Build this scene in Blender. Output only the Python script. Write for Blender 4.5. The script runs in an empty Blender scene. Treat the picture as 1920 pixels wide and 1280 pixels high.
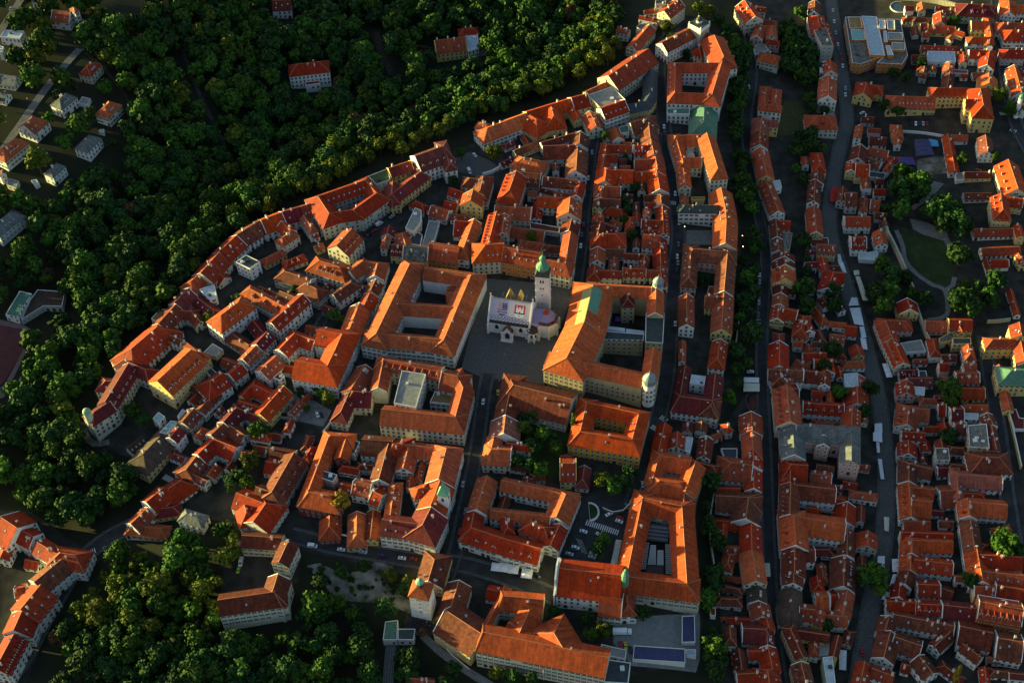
import bpy, bmesh, math, random
import numpy as np
from mathutils import Vector, Matrix
from mathutils.bvhtree import BVHTree
from mathutils import geometry as mgeo
R_ = math.radians
random.seed(7); rng = np.random.default_rng(7)
sc = bpy.context.scene
COL = sc.collection
# ------------------------------------------------------------------ camera
FPX = 2550.0                     # focal length in pixels of the 1920 px wide frame
VX, VY = 105.0, 2260.0           # where the verticals meet, from the frame centre
rho = math.atan2(VX, VY); th = math.atan(FPX / math.hypot(VX, VY)); DIST = FPX / 3.11
fw = np.array([0, math.cos(th), -math.sin(th)]); u0 = np.array([0, math.sin(th), math.cos(th)]); r0 = np.array([1.0, 0, 0])
cr = math.cos(rho) * r0 - math.sin(rho) * u0
cu = math.cos(rho) * u0 + math.sin(rho) * r0
CAM = -fw * DIST
cd = bpy.data.cameras.new("camera"); cam = bpy.data.objects.new("camera", cd); COL.objects.link(cam)
cd.sensor_width = 36; cd.lens = FPX / 1920 * 36; cd.clip_start = 5; cd.clip_end = 6000
M = Matrix.Identity(4)
for i in range(3):
    M[i][0] = cr[i]; M[i][1] = cu[i]; M[i][2] = -fw[i]; M[i][3] = CAM[i]
cam.matrix_world = M
sc.camera = cam
# ------------------------------------------------------------------ light
SUN_EL, SUN_AZ = 6.0, 286.0      # degrees; azimuth clockwise from +Y
w = bpy.data.worlds.new("World"); sc.world = w; w.use_nodes = True
nt = w.node_tree; bg = nt.nodes["Background"]
sky = nt.nodes.new("ShaderNodeTexSky"); sky.sky_type = 'NISHITA'; sky.sun_disc = False
sky.sun_elevation = R_(SUN_EL); sky.sun_rotation = R_(SUN_AZ); sky.dust_density = 1.3; sky.ozone_density = 1.4; sky.air_density = 1.0
nt.links.new(sky.outputs[0], bg.inputs[0]); bg.inputs[1].default_value = 0.10
sl = bpy.data.lights.new("sun", 'SUN'); sun = bpy.data.objects.new("sun", sl); COL.objects.link(sun)
sl.energy = 5.0; sl.angle = R_(0.5); sl.color = (1.0, 0.90, 0.30)
sd = Vector((math.sin(R_(SUN_AZ)) * math.cos(R_(SUN_EL)), math.cos(R_(SUN_AZ)) * math.cos(R_(SUN_EL)), math.sin(R_(SUN_EL))))
sun.rotation_euler = sd.to_track_quat('Z', 'Y').to_euler()
sc.view_settings.view_transform = 'Standard'; sc.view_settings.look = 'None'
sc.view_settings.exposure = 1.65; sc.view_settings.gamma = 1.0
sc.cycles.max_bounces = 4; sc.cycles.diffuse_bounces = 2; sc.cycles.glossy_bounces = 2; sc.cycles.transparent_max_bounces = 4
# ------------------------------------------------------------------ pixel -> ray -> ground
def ray(px, py):
    return fw * FPX + cr * (px - 960.0) - cu * (py - 640.0)
def unz(px, py, z):
    d = ray(px, py); t = (z - CAM[2]) / d[2]
    return CAM + d * t
TP = """200 790 0 300 620 0 420 480 0 560 410 0 700 330 0 840 300 0 900 260 0 1000 230 0 1150 170 0 1240 60 0 1300 40 0 1370 170 -1 1360 300 0
1380 450 -1 1375 600 0 1350 760 -2 1310 900 -1 1310 1050 0 1300 1200 -1 1180 1230 0 1000 1240 -1 900 1180 0 800 1130 0 620 1030 0 520 1050 0 440 1120 -1 330 950 -6
500 600 0 600 800 0 700 560 0 980 640 0 980 900 0 1150 600 0 1150 350 0 1200 1000 0 500 800 -2 400 830 -5 620 950 0 800 950 0 1100 1100 0 1180 130 0 1250 300 0 1050 300 0 850 450 0 600 650 0 720 760 0
330 700 -1 400 620 0
100 900 -20 220 880 -18 60 780 -20 130 720 -16 120 600 -15 230 560 -14 330 420 -16 480 330 -20 620 220 -24 800 200 -22 780 100 -20 1000 80 -18 1080 20 -15 950 170 -18
880 -60 -18 600 60 -14 400 120 -8 300 40 0 150 20 5 100 150 7 180 220 4 50 280 4 100 330 0 40 420 -2 200 400 -8 20 520 -12 20 620 -18 20 700 -20 -60 100 8 -60 500 -8 -60 900 -18 -150 400 9 -150 560 11 -150 700 9 -150 850 0 -150 1000 -10
300 960 -12 160 1040 -18 60 1100 -20 20 960 -18 60 1250 -22 0 1280 -22 250 1060 -10 300 1150 -10 420 1020 -3 200 1220 -18 350 1250 -16 450 1230 -12 560 1180 -8 640 1180 -6
560 1290 -18 720 1290 -18 850 1285 -14 960 1300 -14 1100 1310 -14 1300 1300 -8
1420 60 -6 1400 180 -9 1410 300 -10 1430 450 -12 1435 600 -14 1400 740 -11 1440 800 -16 1445 1000 -20 1450 1200 -24 1370 1100 -11 1400 1250 -20 1480 100 -12 1500 250 -16 1500 400 -20
1520 560 -22 1520 800 -22 1520 1000 -24 1540 1200 -26 1580 100 -20 1590 300 -22 1580 500 -24 1640 700 -25 1655 900 -26 1640 1150 -27 1700 300 -17 1700 500 -17 1720 100 -14
1850 50 -10 1800 200 -10 1900 300 -10 1800 420 -14 1850 650 -14 1900 900 -16 1800 1000 -19 1900 1200 -18 1760 1250 -22 1980 600 -14 1980 1000 -16 1980 200 -10"""
tp = np.array([float(v) for v in TP.split()]).reshape(-1, 3)
TW = np.array([[*unz(a, b, c)[:2], c] for a, b, c in tp])
BW = 34.0
def terr_np(x, y):
    out = np.empty(x.shape)
    fx, fy, fo = x.ravel(), y.ravel(), out.ravel()
    for i in range(0, fx.size, 4000):
        d2 = (fx[i:i+4000, None] - TW[:, 0]) ** 2 + (fy[i:i+4000, None] - TW[:, 1]) ** 2
        d2 -= d2.min(axis=1, keepdims=True)
        wt = np.exp(-d2 / (2 * BW * BW))
        fo[i:i+4000] = (wt * TW[:, 2]).sum(1) / wt.sum(1)
    return fo.reshape(x.shape)
GX0, GY0, GS = -430.0, -330.0, 5.0
GNX, GNY = 173, 167
gx = GX0 + GS * np.arange(GNX); gy = GY0 + GS * np.arange(GNY)
GZ = terr_np(*np.meshgrid(gx, gy))          # [iy, ix]
def terr(x, y):
    fx = min(max((x - GX0) / GS, 0), GNX - 1.001); fy = min(max((y - GY0) / GS, 0), GNY - 1.001)
    ix, iy = int(fx), int(fy); a, b = fx - ix, fy - iy
    # same split as the terrain mesh triangles
    z00, z10, z01, z11 = GZ[iy, ix], GZ[iy, ix + 1], GZ[iy + 1, ix], GZ[iy + 1, ix + 1]
    if a + b <= 1: return float(z00 + a * (z10 - z00) + b * (z01 - z00))
    return float(z11 + (1 - a) * (z01 - z11) + (1 - b) * (z10 - z11))
def gnd(px, py, h=0.0):
    """point on the ground (plus h) seen at a pixel"""
    z = -5.0
    for _ in range(14):
        p = unz(px, py, z + h); z = 0.5 * z + 0.5 * terr(p[0], p[1])
    p = unz(px, py, z + h)
    return Vector((p[0], p[1], terr(p[0], p[1])))
def px_of(p):
    v = np.array(p) - CAM; d = v @ fw
    return 960 + FPX * (v @ cr) / d, 640 - FPX * (v @ cu) / d
# ------------------------------------------------------------------ materials
def mat(name, col, rough=0.85, noise=0.0, nscale=3.0, rnd=0.0, spec=0.25, metal=0.0, col2=None):
    m = bpy.data.materials.new(name); m.use_nodes = True
    n = m.node_tree.nodes; L = m.node_tree.links; b = n["Principled BSDF"]
    b.inputs["Base Color"].default_value = (*col, 1); b.inputs["Roughness"].default_value = rough
    b.inputs["Specular IOR Level"].default_value = spec; b.inputs["Metallic"].default_value = metal
    src = None
    if noise > 0 or col2:
        tc = n.new("ShaderNodeTexCoord"); t = n.new("ShaderNodeTexNoise"); t.inputs["Scale"].default_value = nscale; t.inputs["Detail"].default_value = 5
        L.new(tc.outputs["Object"], t.inputs["Vector"])
        r = n.new("ShaderNodeValToRGB"); r.color_ramp.elements[0].position = 0.32; r.color_ramp.elements[1].position = 0.68
        c2 = col2 or tuple(min(1, c * (1 + noise)) for c in col); c1 = col if col2 else tuple(c * (1 - noise) for c in col)
        r.color_ramp.elements[0].color = (*c1, 1); r.color_ramp.elements[1].color = (*c2, 1)
        L.new(t.outputs["Fac"], r.inputs[0]); src = r.outputs[0]
    if rnd > 0:
        oi = n.new("ShaderNodeObjectInfo"); hs = n.new("ShaderNodeHueSaturation")
        mr = n.new("ShaderNodeMapRange"); mr.inputs[3].default_value = 1 - rnd; mr.inputs[4].default_value = 1 + rnd
        L.new(oi.outputs["Random"], mr.inputs[0]); L.new(mr.outputs[0], hs.inputs["Value"])
        if src: L.new(src, hs.inputs["Color"])
        else: hs.inputs["Color"].default_value = (*col, 1)
        src = hs.outputs[0]
    if src: L.new(src, b.inputs["Base Color"])
    return m
def roof_mat(name, col, blotch=0.35, streak=0.25):
    """clay tiles: rows and columns, weathered blotches, streaks running down the slope (UV in metres)"""
    m = bpy.data.materials.new(name); m.use_nodes = True
    n = m.node_tree.nodes; L = m.node_tree.links; b = n["Principled BSDF"]
    b.inputs["Roughness"].default_value = 0.75; b.inputs["Specular IOR Level"].default_value = 0.25
    uv = n.new("ShaderNodeUVMap")
    oi = n.new("ShaderNodeObjectInfo")
    off = n.new("ShaderNodeVectorMath"); off.operation = 'MULTIPLY_ADD'
    L.new(uv.outputs[0], off.inputs[0]); off.inputs[1].default_value = (1, 1, 1)
    cmb = n.new("ShaderNodeCombineXYZ"); m50 = n.new("ShaderNodeMath"); m50.operation = 'MULTIPLY'; m50.inputs[1].default_value = 97.0
    L.new(oi.outputs["Random"], m50.inputs[0]); L.new(m50.outputs[0], cmb.inputs[2]); L.new(cmb.outputs[0], off.inputs[2])
    br = n.new("ShaderNodeTexBrick"); br.inputs["Scale"].default_value = 1.0; br.inputs["Brick Width"].default_value = 0.5
    br.inputs["Row Height"].default_value = 0.45; br.inputs["Mortar Size"].default_value = 0.03
    br.inputs["Color1"].default_value = (0.78, 0.78, 0.78, 1); br.inputs["Color2"].default_value = (1.15, 1.15, 1.15, 1); br.inputs["Mortar"].default_value = (0.5, 0.5, 0.5, 1)
    L.new(uv.outputs[0], br.inputs["Vector"])
    n1 = n.new("ShaderNodeTexNoise"); n1.inputs["Scale"].default_value = 0.45; n1.inputs["Detail"].default_value = 6; n1.inputs["Roughness"].default_value = 0.65
    L.new(off.outputs[0], n1.inputs["Vector"])
    r1 = n.new("ShaderNodeValToRGB"); e = r1.color_ramp.elements; e[0].position = 0.35; e[1].position = 0.66
    e[0].color = tuple(c * (1 - blotch) for c in col) + (1,); e[1].color = (min(1, col[0] * (1 + blotch * .5)), col[1] * (1 + blotch * .55), col[2] * (1 + blotch * .5), 1)
    L.new(n1.outputs["Fac"], r1.inputs[0])
    st = n.new("ShaderNodeMapping"); st.inputs["Scale"].default_value = (1.0, 0.07, 1.0); L.new(off.outputs[0], st.inputs[0])
    n2 = n.new("ShaderNodeTexNoise"); n2.inputs["Scale"].default_value = 0.8; n2.inputs["Detail"].default_value = 3; L.new(st.outputs[0], n2.inputs["Vector"])
    r2 = n.new("ShaderNodeMapRange"); r2.inputs[1].default_value = 0.3; r2.inputs[2].default_value = 0.7; r2.inputs[3].default_value = 1 - streak; r2.inputs[4].default_value = 1 + streak
    L.new(n2.outputs["Fac"], r2.inputs[0])
    m1 = n.new("ShaderNodeMix"); m1.data_type = 'RGBA'; m1.blend_type = 'MULTIPLY'; m1.inputs[0].default_value = 0.8
    L.new(r1.outputs[0], m1.inputs[6]); L.new(br.outputs["Color"], m1.inputs[7])
    hs = n.new("ShaderNodeHueSaturation")
    bs = n.new("ShaderNodeTexBrick"); bs.inputs["Scale"].default_value = 1.0; bs.inputs["Brick Width"].default_value = 4.6; bs.inputs["Row Height"].default_value = 60.0; bs.inputs["Mortar Size"].default_value = 0.0
    bs.inputs["Color1"].default_value = (0, 0, 0, 1); bs.inputs["Color2"].default_value = (1, 1, 1, 1); bs.offset = 0.37; L.new(off.outputs[0], bs.inputs["Vector"])
    mb_ = n.new("ShaderNodeMapRange"); mb_.inputs[3].default_value = 0.84; mb_.inputs[4].default_value = 1.10; L.new(bs.outputs["Color"], mb_.inputs[0])
    rr = n.new("ShaderNodeMath"); rr.operation = 'MULTIPLY'; rr.inputs[1].default_value = 7.31; L.new(oi.outputs["Random"], rr.inputs[0]); rf = n.new("ShaderNodeMath"); rf.operation = 'FRACT'; L.new(rr.outputs[0], rf.inputs[0])
    mh = n.new("ShaderNodeMapRange"); mh.inputs[3].default_value = 0.490; mh.inputs[4].default_value = 0.505; L.new(rf.outputs[0], mh.inputs[0]); L.new(mh.outputs[0], hs.inputs["Hue"])
    ms = n.new("ShaderNodeMapRange"); ms.inputs[3].default_value = 1.06; ms.inputs[4].default_value = 0.94; L.new(rf.outputs[0], ms.inputs[0]); L.new(ms.outputs[0], hs.inputs["Saturation"])
    mr0 = n.new("ShaderNodeMapRange"); mr0.inputs[3].default_value = 0.72; mr0.inputs[4].default_value = 1.15; L.new(oi.outputs["Random"], mr0.inputs[0])
    mr = n.new("ShaderNodeMath"); mr.operation = 'MULTIPLY'; L.new(mr0.outputs[0], mr.inputs[0]); L.new(mb_.outputs[0], mr.inputs[1])
    mm = n.new("ShaderNodeMath"); mm.operation = 'MULTIPLY'; L.new(mr.outputs[0], mm.inputs[0]); L.new(r2.outputs[0], mm.inputs[1])
    L.new(mm.outputs[0], hs.inputs["Value"]); L.new(m1.outputs[2], hs.inputs["Color"])
    L.new(hs.outputs[0], b.inputs["Base Color"])
    bp = n.new("ShaderNodeBump"); bp.inputs["Strength"].default_value = 0.35; bp.inputs["Distance"].default_value = 0.06
    L.new(br.outputs["Fac"], bp.inputs["Height"]); bp.invert = True; L.new(bp.outputs[0], b.inputs["Normal"])
    return m
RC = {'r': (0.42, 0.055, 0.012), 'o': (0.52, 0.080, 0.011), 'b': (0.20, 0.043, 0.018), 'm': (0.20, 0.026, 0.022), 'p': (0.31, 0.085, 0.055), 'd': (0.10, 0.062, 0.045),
      'g': (0.17, 0.18, 0.18), 't': (0.21, 0.19, 0.16), 'v': (0.075, 0.17, 0.12), 'l': (0.045, 0.055, 0.065), 'w': (0.48, 0.52, 0.55), 'e': (0.23, 0.23, 0.21),
      'lb': (0.33, 0.42, 0.5), 'dg': (0.045, 0.06, 0.055), 'q': (0.2, 0.42, 0.40), 'y': (0.4, 0.28, 0.1), 'z': (0.22, 0.15, 0.06), 'u': (0.04, 0.08, 0.02), 'k': (0.27, 0.32, 0.35), 'N': (0.05, 0.055, 0.13)}
RNAME = {'r': 'red', 'o': 'orange', 'b': 'brown', 'm': 'maroon', 'p': 'pinkish', 'd': 'dark brown', 'g': 'grey', 't': 'pale grey', 'v': 'green', 'l': 'slate', 'w': 'white', 'e': 'grey',
         'lb': 'pale blue', 'dg': 'dark', 'q': 'turquoise', 'y': 'ochre', 'z': 'tan', 'u': 'leafy', 'k': 'grey', 'N': 'dark blue'}
ROOF = {}
for k, c in RC.items():
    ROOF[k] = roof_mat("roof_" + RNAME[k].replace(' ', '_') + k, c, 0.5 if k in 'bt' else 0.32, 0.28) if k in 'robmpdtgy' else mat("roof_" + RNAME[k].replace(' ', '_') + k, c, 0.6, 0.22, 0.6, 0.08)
WC = {'w': (0.66, 0.65, 0.63), 'c': (0.55, 0.50, 0.39), 'y': (0.62, 0.44, 0.15), 'k': (0.55, 0.33, 0.28), 'e': (0.42, 0.40, 0.36), 'n': (0.42, 0.48, 0.33), 'O': (0.58, 0.19, 0.025),
      'D': (0.2, 0.035, 0.025), 'Y': (0.6, 0.35, 0.05), 't': (0.42, 0.33, 0.18)}
WNAME = {'w': 'white', 'c': 'cream', 'y': 'yellow', 'k': 'pink', 'e': 'grey', 'n': 'pale-green', 'O': 'orange', 'D': 'dark-red', 'Y': 'ochre', 't': 'ochre'}
WALL = {k: mat("plaster_" + WNAME[k].replace('-', '_') + k, c, 0.9, 0.10, 0.35, 0.10) for k, c in WC.items()}
M_white = mat("white_trim", (0.7, 0.7, 0.68), 0.7, 0.1, 1.0)
M_ridge = mat("ridge_tile", (0.42, 0.15, 0.075), 0.8, 0.2, 2.0)
M_glass = mat("window_glass", (0.02, 0.025, 0.03), 0.12, spec=0.5)
M_skyl = mat("skylight_glass", (0.40, 0.46, 0.52), 0.15, spec=0.6)
M_frame = mat("window_frame", (0.55, 0.52, 0.46), 0.7)
M_brick = mat("chimney_brick", (0.36, 0.15, 0.09), 0.9, 0.3, 3.0)
M_plast = mat("chimney_plaster", (0.66, 0.62, 0.58), 0.9, 0.2, 2.0)
M_metal = mat("dark_metal", (0.08, 0.08, 0.085), 0.5, metal=0.6)
M_copper = mat("green_copper", (0.10, 0.24, 0.17), 0.6, 0.3, 1.5)
M_silver = mat("silver_dome", (0.20, 0.25, 0.28), 0.4, 0.15, 1.5, metal=0.3)
M_asph = mat("asphalt", (0.024, 0.025, 0.027), 0.9, col2=(0.046, 0.046, 0.047), nscale=0.22)
M_side = mat("pavement_slabs", (0.075, 0.075, 0.075), 0.9, 0.3, 0.5)
M_cob = mat("cobblestone", (0.095, 0.092, 0.09), 0.85, 0.35, 1.3)
M_pave = mat("paving", (0.17, 0.165, 0.16), 0.9, 0.25, 0.6)
M_yard = mat("yard_ground", (0.018, 0.017, 0.014), 0.95, col2=(0.05, 0.046, 0.04), nscale=0.15)
M_lawn = mat("lawn_grass", (0.014, 0.030, 0.007), 0.95, col2=(0.035, 0.055, 0.016), nscale=0.12)
M_grav = mat("gravel", (0.022, 0.028, 0.010), 0.95, col2=(0.27, 0.25, 0.22), nscale=0.16)
M_trail = mat("woodland_trail", (0.05, 0.04, 0.028), 0.95, 0.4, 0.4)
M_paint = mat("road_paint", (0.6, 0.6, 0.58), 0.8)
M_canvas = mat("awning_canvas", (0.62, 0.64, 0.68), 0.9, 0.05, 1.0)
M_canvas_c = mat("awning_canvas_cream", (0.55, 0.52, 0.42), 0.9, 0.05, 1.0)
M_red = mat("red_canvas", (0.5, 0.03, 0.03), 0.9)
M_stone = mat("old_stone", (0.40, 0.36, 0.27), 0.95, 0.25, 0.8)
# ------------------------------------------------------------------ object helpers
def link(o): COL.objects.link(o); return o
class MB:
    """collects faces for ONE mesh object"""
    def __init__(s): s.v = []; s.f = []; s.m = []; s.uv = []
    def face(s, pts, mi=0, uv=None):
        b = len(s.v); s.v += [tuple(p) for p in pts]; s.f.append(list(range(b, b + len(pts)))); s.m.append(mi)
        s.uv += uv if uv else [(p[0], p[1]) for p in pts]
    def box(s, c, sx, sy, sz, ex=(1, 0, 0), ey=(0, 1, 0), mi=0, bottom=False):
        c = Vector(c); ex = Vector(ex) * sx / 2; ey = Vector(ey) * sy / 2; z = Vector((0, 0, sz))
        q = [c - ex - ey, c + ex - ey, c + ex + ey, c - ex + ey]; t = [p + z for p in q]
        s.face(t, mi)
        if bottom: s.face(q[::-1], mi)
        for i in range(4):
            j = (i + 1) % 4
            l = (q[j] - q[i]).length
            s.face([q[i], q[j], t[j], t[i]], mi, [(0, 0), (l, 0), (l, sz), (0, sz)])
    def prism(s, pts, z0, z1, mi=0, mtop=None, top=True):
        n = len(pts)
        if sum(pts[i][0] * pts[(i + 1) % n][1] - pts[(i + 1) % n][0] * pts[i][1] for i in range(n)) < 0: pts = pts[::-1]
        for i in range(n):
            a, b = pts[i], pts[(i + 1) % n]; l = math.hypot(a[0] - b[0], a[1] - b[1])
            s.face([(a[0], a[1], z0), (b[0], b[1], z0), (b[0], b[1], z1), (a[0], a[1], z1)], mi, [(0, z0), (l, z0), (l, z1), (0, z1)])
        if top: s.face([(p[0], p[1], z1) for p in pts], mi if mtop is None else mtop)
    def lathe(s, c, prof, n=16, mi=0, rot=0.0):
        c = Vector(c); rings = []
        for r, z in prof:
            rings.append([c + Vector((r * math.cos(rot + 2 * math.pi * k / n), r * math.sin(rot + 2 * math.pi * k / n), z)) for k in range(n)])
        for a, b in zip(rings[:-1], rings[1:]):
            for k in range(n):
                j = (k + 1) % n
                s.face([a[k], a[j], b[j], b[k]], mi)
    def tube(s, pts, r, n=6, mi=0):
        pts = [Vector(p) for p in pts]; rings = []
        for i, p in enumerate(pts):
            d = (pts[min(i + 1, len(pts) - 1)] - pts[max(i - 1, 0)]).normalized(); u = d.orthogonal().normalized(); v = d.cross(u)
            rr = r[i] if isinstance(r, (list, tuple)) else r
            rings.append([p + (u * math.cos(2 * math.pi * k / n) + v * math.sin(2 * math.pi * k / n)) * rr for k in range(n)])
        for a, b in zip(rings[:-1], rings[1:]):
            for k in range(n): s.face([a[k], a[(k + 1) % n], b[(k + 1) % n], b[k]], mi)
        s.face(rings[0][::-1], mi); s.face(rings[-1], mi)
    def mesh(s, name, mats, smooth=False):
        me = bpy.data.meshes.new(name); me.from_pydata(s.v, [], s.f)
        for m in mats: me.materials.append(m)
        me.polygons.foreach_set("material_index", s.m)
        ul = me.uv_layers.new(name="UVMap"); ul.data.foreach_set("uv", np.array(s.uv, dtype=np.float32).ravel())
        if smooth: me.polygons.foreach_set("use_smooth", [True] * len(s.f))
        me.validate(); me.update()
        return me
def obj(name, me, parent=None, loc=None, mtx=None):
    o = link(bpy.data.objects.new(name, me))
    if parent is not None: o.parent = parent
    if mtx is not None: o.matrix_local = mtx
    elif loc is not None: o.location = loc
    return o
def tag(o, label, cat, group=None, kind=None):
    if label: o["label"] = label
    if cat: o["category"] = cat
    if group: o["group"] = group
    if kind: o["kind"] = kind
    return o
def empty(name, loc, label, cat, group=None):
    o = link(bpy.data.objects.new(name, None)); o.location = loc; o.empty_display_size = 1
    return tag(o, label, cat, group)
def structure(name, me, kind='structure'):
    o = obj(name, me); o["kind"] = kind; return o
# ------------------------------------------------------------------ ground
def drape(pts, lift, step=5.0):
    """polygon (world xy) triangulated with interior points and laid on the terrain"""
    P = [Vector((p[0], p[1])) for p in pts]; ring = []
    for i in range(len(P)):
        a, b = P[i], P[(i + 1) % len(P)]; k = max(1, int((b - a).length / step))
        ring += [a.lerp(b, j / k) for j in range(k)]
    n = len(ring); xs = [p.x for p in ring]; ys = [p.y for p in ring]; inner = []
    for ix in range(int((min(xs) - GX0) / step) + 1, int((max(xs) - GX0) / step) + 1):
        for iy in range(int((min(ys) - GY0) / step) + 1, int((max(ys) - GY0) / step) + 1):
            x, y = GX0 + ix * step, GY0 + iy * step
            if inside(x, y, xs, ys): inner.append(Vector((x, y)))
    vs, es, fs, *_ = mgeo.delaunay_2d_cdt(ring + inner, [(i, (i + 1) % n) for i in range(n)], [], 1, 1e-4)
    mb = MB()
    for f in fs:
        q = [vs[i] for i in f]
        if (q[1] - q[0]).cross(q[2] - q[0]) < 0: q = q[::-1]
        mb.face([(p.x, p.y, terr(p.x, p.y) + lift) for p in q])
    return mb
def inside(x, y, xs, ys):
    c = False; j = len(xs) - 1
    for i in range(len(xs)):
        if (ys[i] > y) != (ys[j] > y) and x < (xs[j] - xs[i]) * (y - ys[i]) / (ys[j] - ys[i]) + xs[i]: c = not c
        j = i
    return c
def ground_poly(name, px, m, lift, kind='structure'):
    q = [float(v) for v in px.split()]; pts = [gnd(q[i], q[i + 1]) for i in range(0, len(q), 2)]
    return structure(name, drape(pts, lift).mesh(name, [m]), kind)
ROADS = []
def smooth_line(pts, step=4.0):
    out = []
    n = len(pts)
    for i in range(n - 1):
        p0, p1, p2, p3 = pts[max(i - 1, 0)], pts[i], pts[i + 1], pts[min(i + 2, n - 1)]
        k = max(1, int((p2 - p1).length / step))
        for j in range(k):
            t = j / k
            out.append(0.5 * ((2 * p1) + (p2 - p0) * t + (2 * p0 - 5 * p1 + 4 * p2 - p3) * t * t + (3 * p1 - p0 - 3 * p2 + p3) * t ** 3))
    out.append(pts[-1]); return out
def road(name, px, width, m, lift):
    q = [float(v) for v in px.split()]; pts = smooth_line([Vector(gnd(q[i], q[i + 1])[:2]) for i in range(0, len(q), 2)])
    ROADS.append((pts, width / 2))
    mb = MB(); rows = []
    for i, p in enumerate(pts):
        d = (pts[min(i + 1, len(pts) - 1)] - pts[max(i - 1, 0)]).normalized(); nrm = Vector((-d.y, d.x)); k = max(2, int(width / 2.5))
        rows.append([p + nrm * width * (t / k - 0.5) for t in range(k + 1)])
    for a, b in zip(rows[:-1], rows[1:]):
        for k in range(len(a) - 1):
            mb.face([(v.x, v.y, terr(v.x, v.y) + lift) for v in (a[k], a[k + 1], b[k + 1], b[k])][::-1])
    o = structure(name, mb.mesh(name, [m]))
    if name == 'street' and width >= 7:
        for s in (1, -1):
            sb = MB(); E = []
            for i, p in enumerate(pts):
                d = (pts[min(i + 1, len(pts) - 1)] - pts[max(i - 1, 0)]).normalized(); nrm = Vector((-d.y, d.x)) * s
                a, b = p + nrm * (width / 2 - 1.5), p + nrm * (width / 2 + .1); E.append((a, b))
            for (a, b), (c, e) in zip(E[:-1], E[1:]):
                za, zb, zc, ze = (terr(v.x, v.y) + lift + .13 for v in (a, b, c, e))
                sb.face([(a.x, a.y, za), (b.x, b.y, zb), (e.x, e.y, ze), (c.x, c.y, zc)]); sb.face([(a.x, a.y, za), (c.x, c.y, zc), (c.x, c.y, zc - .2), (a.x, a.y, za - .2)], 1)
            structure("pavement", sb.mesh("pavement", [M_side, M_plast]))
    return o

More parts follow.
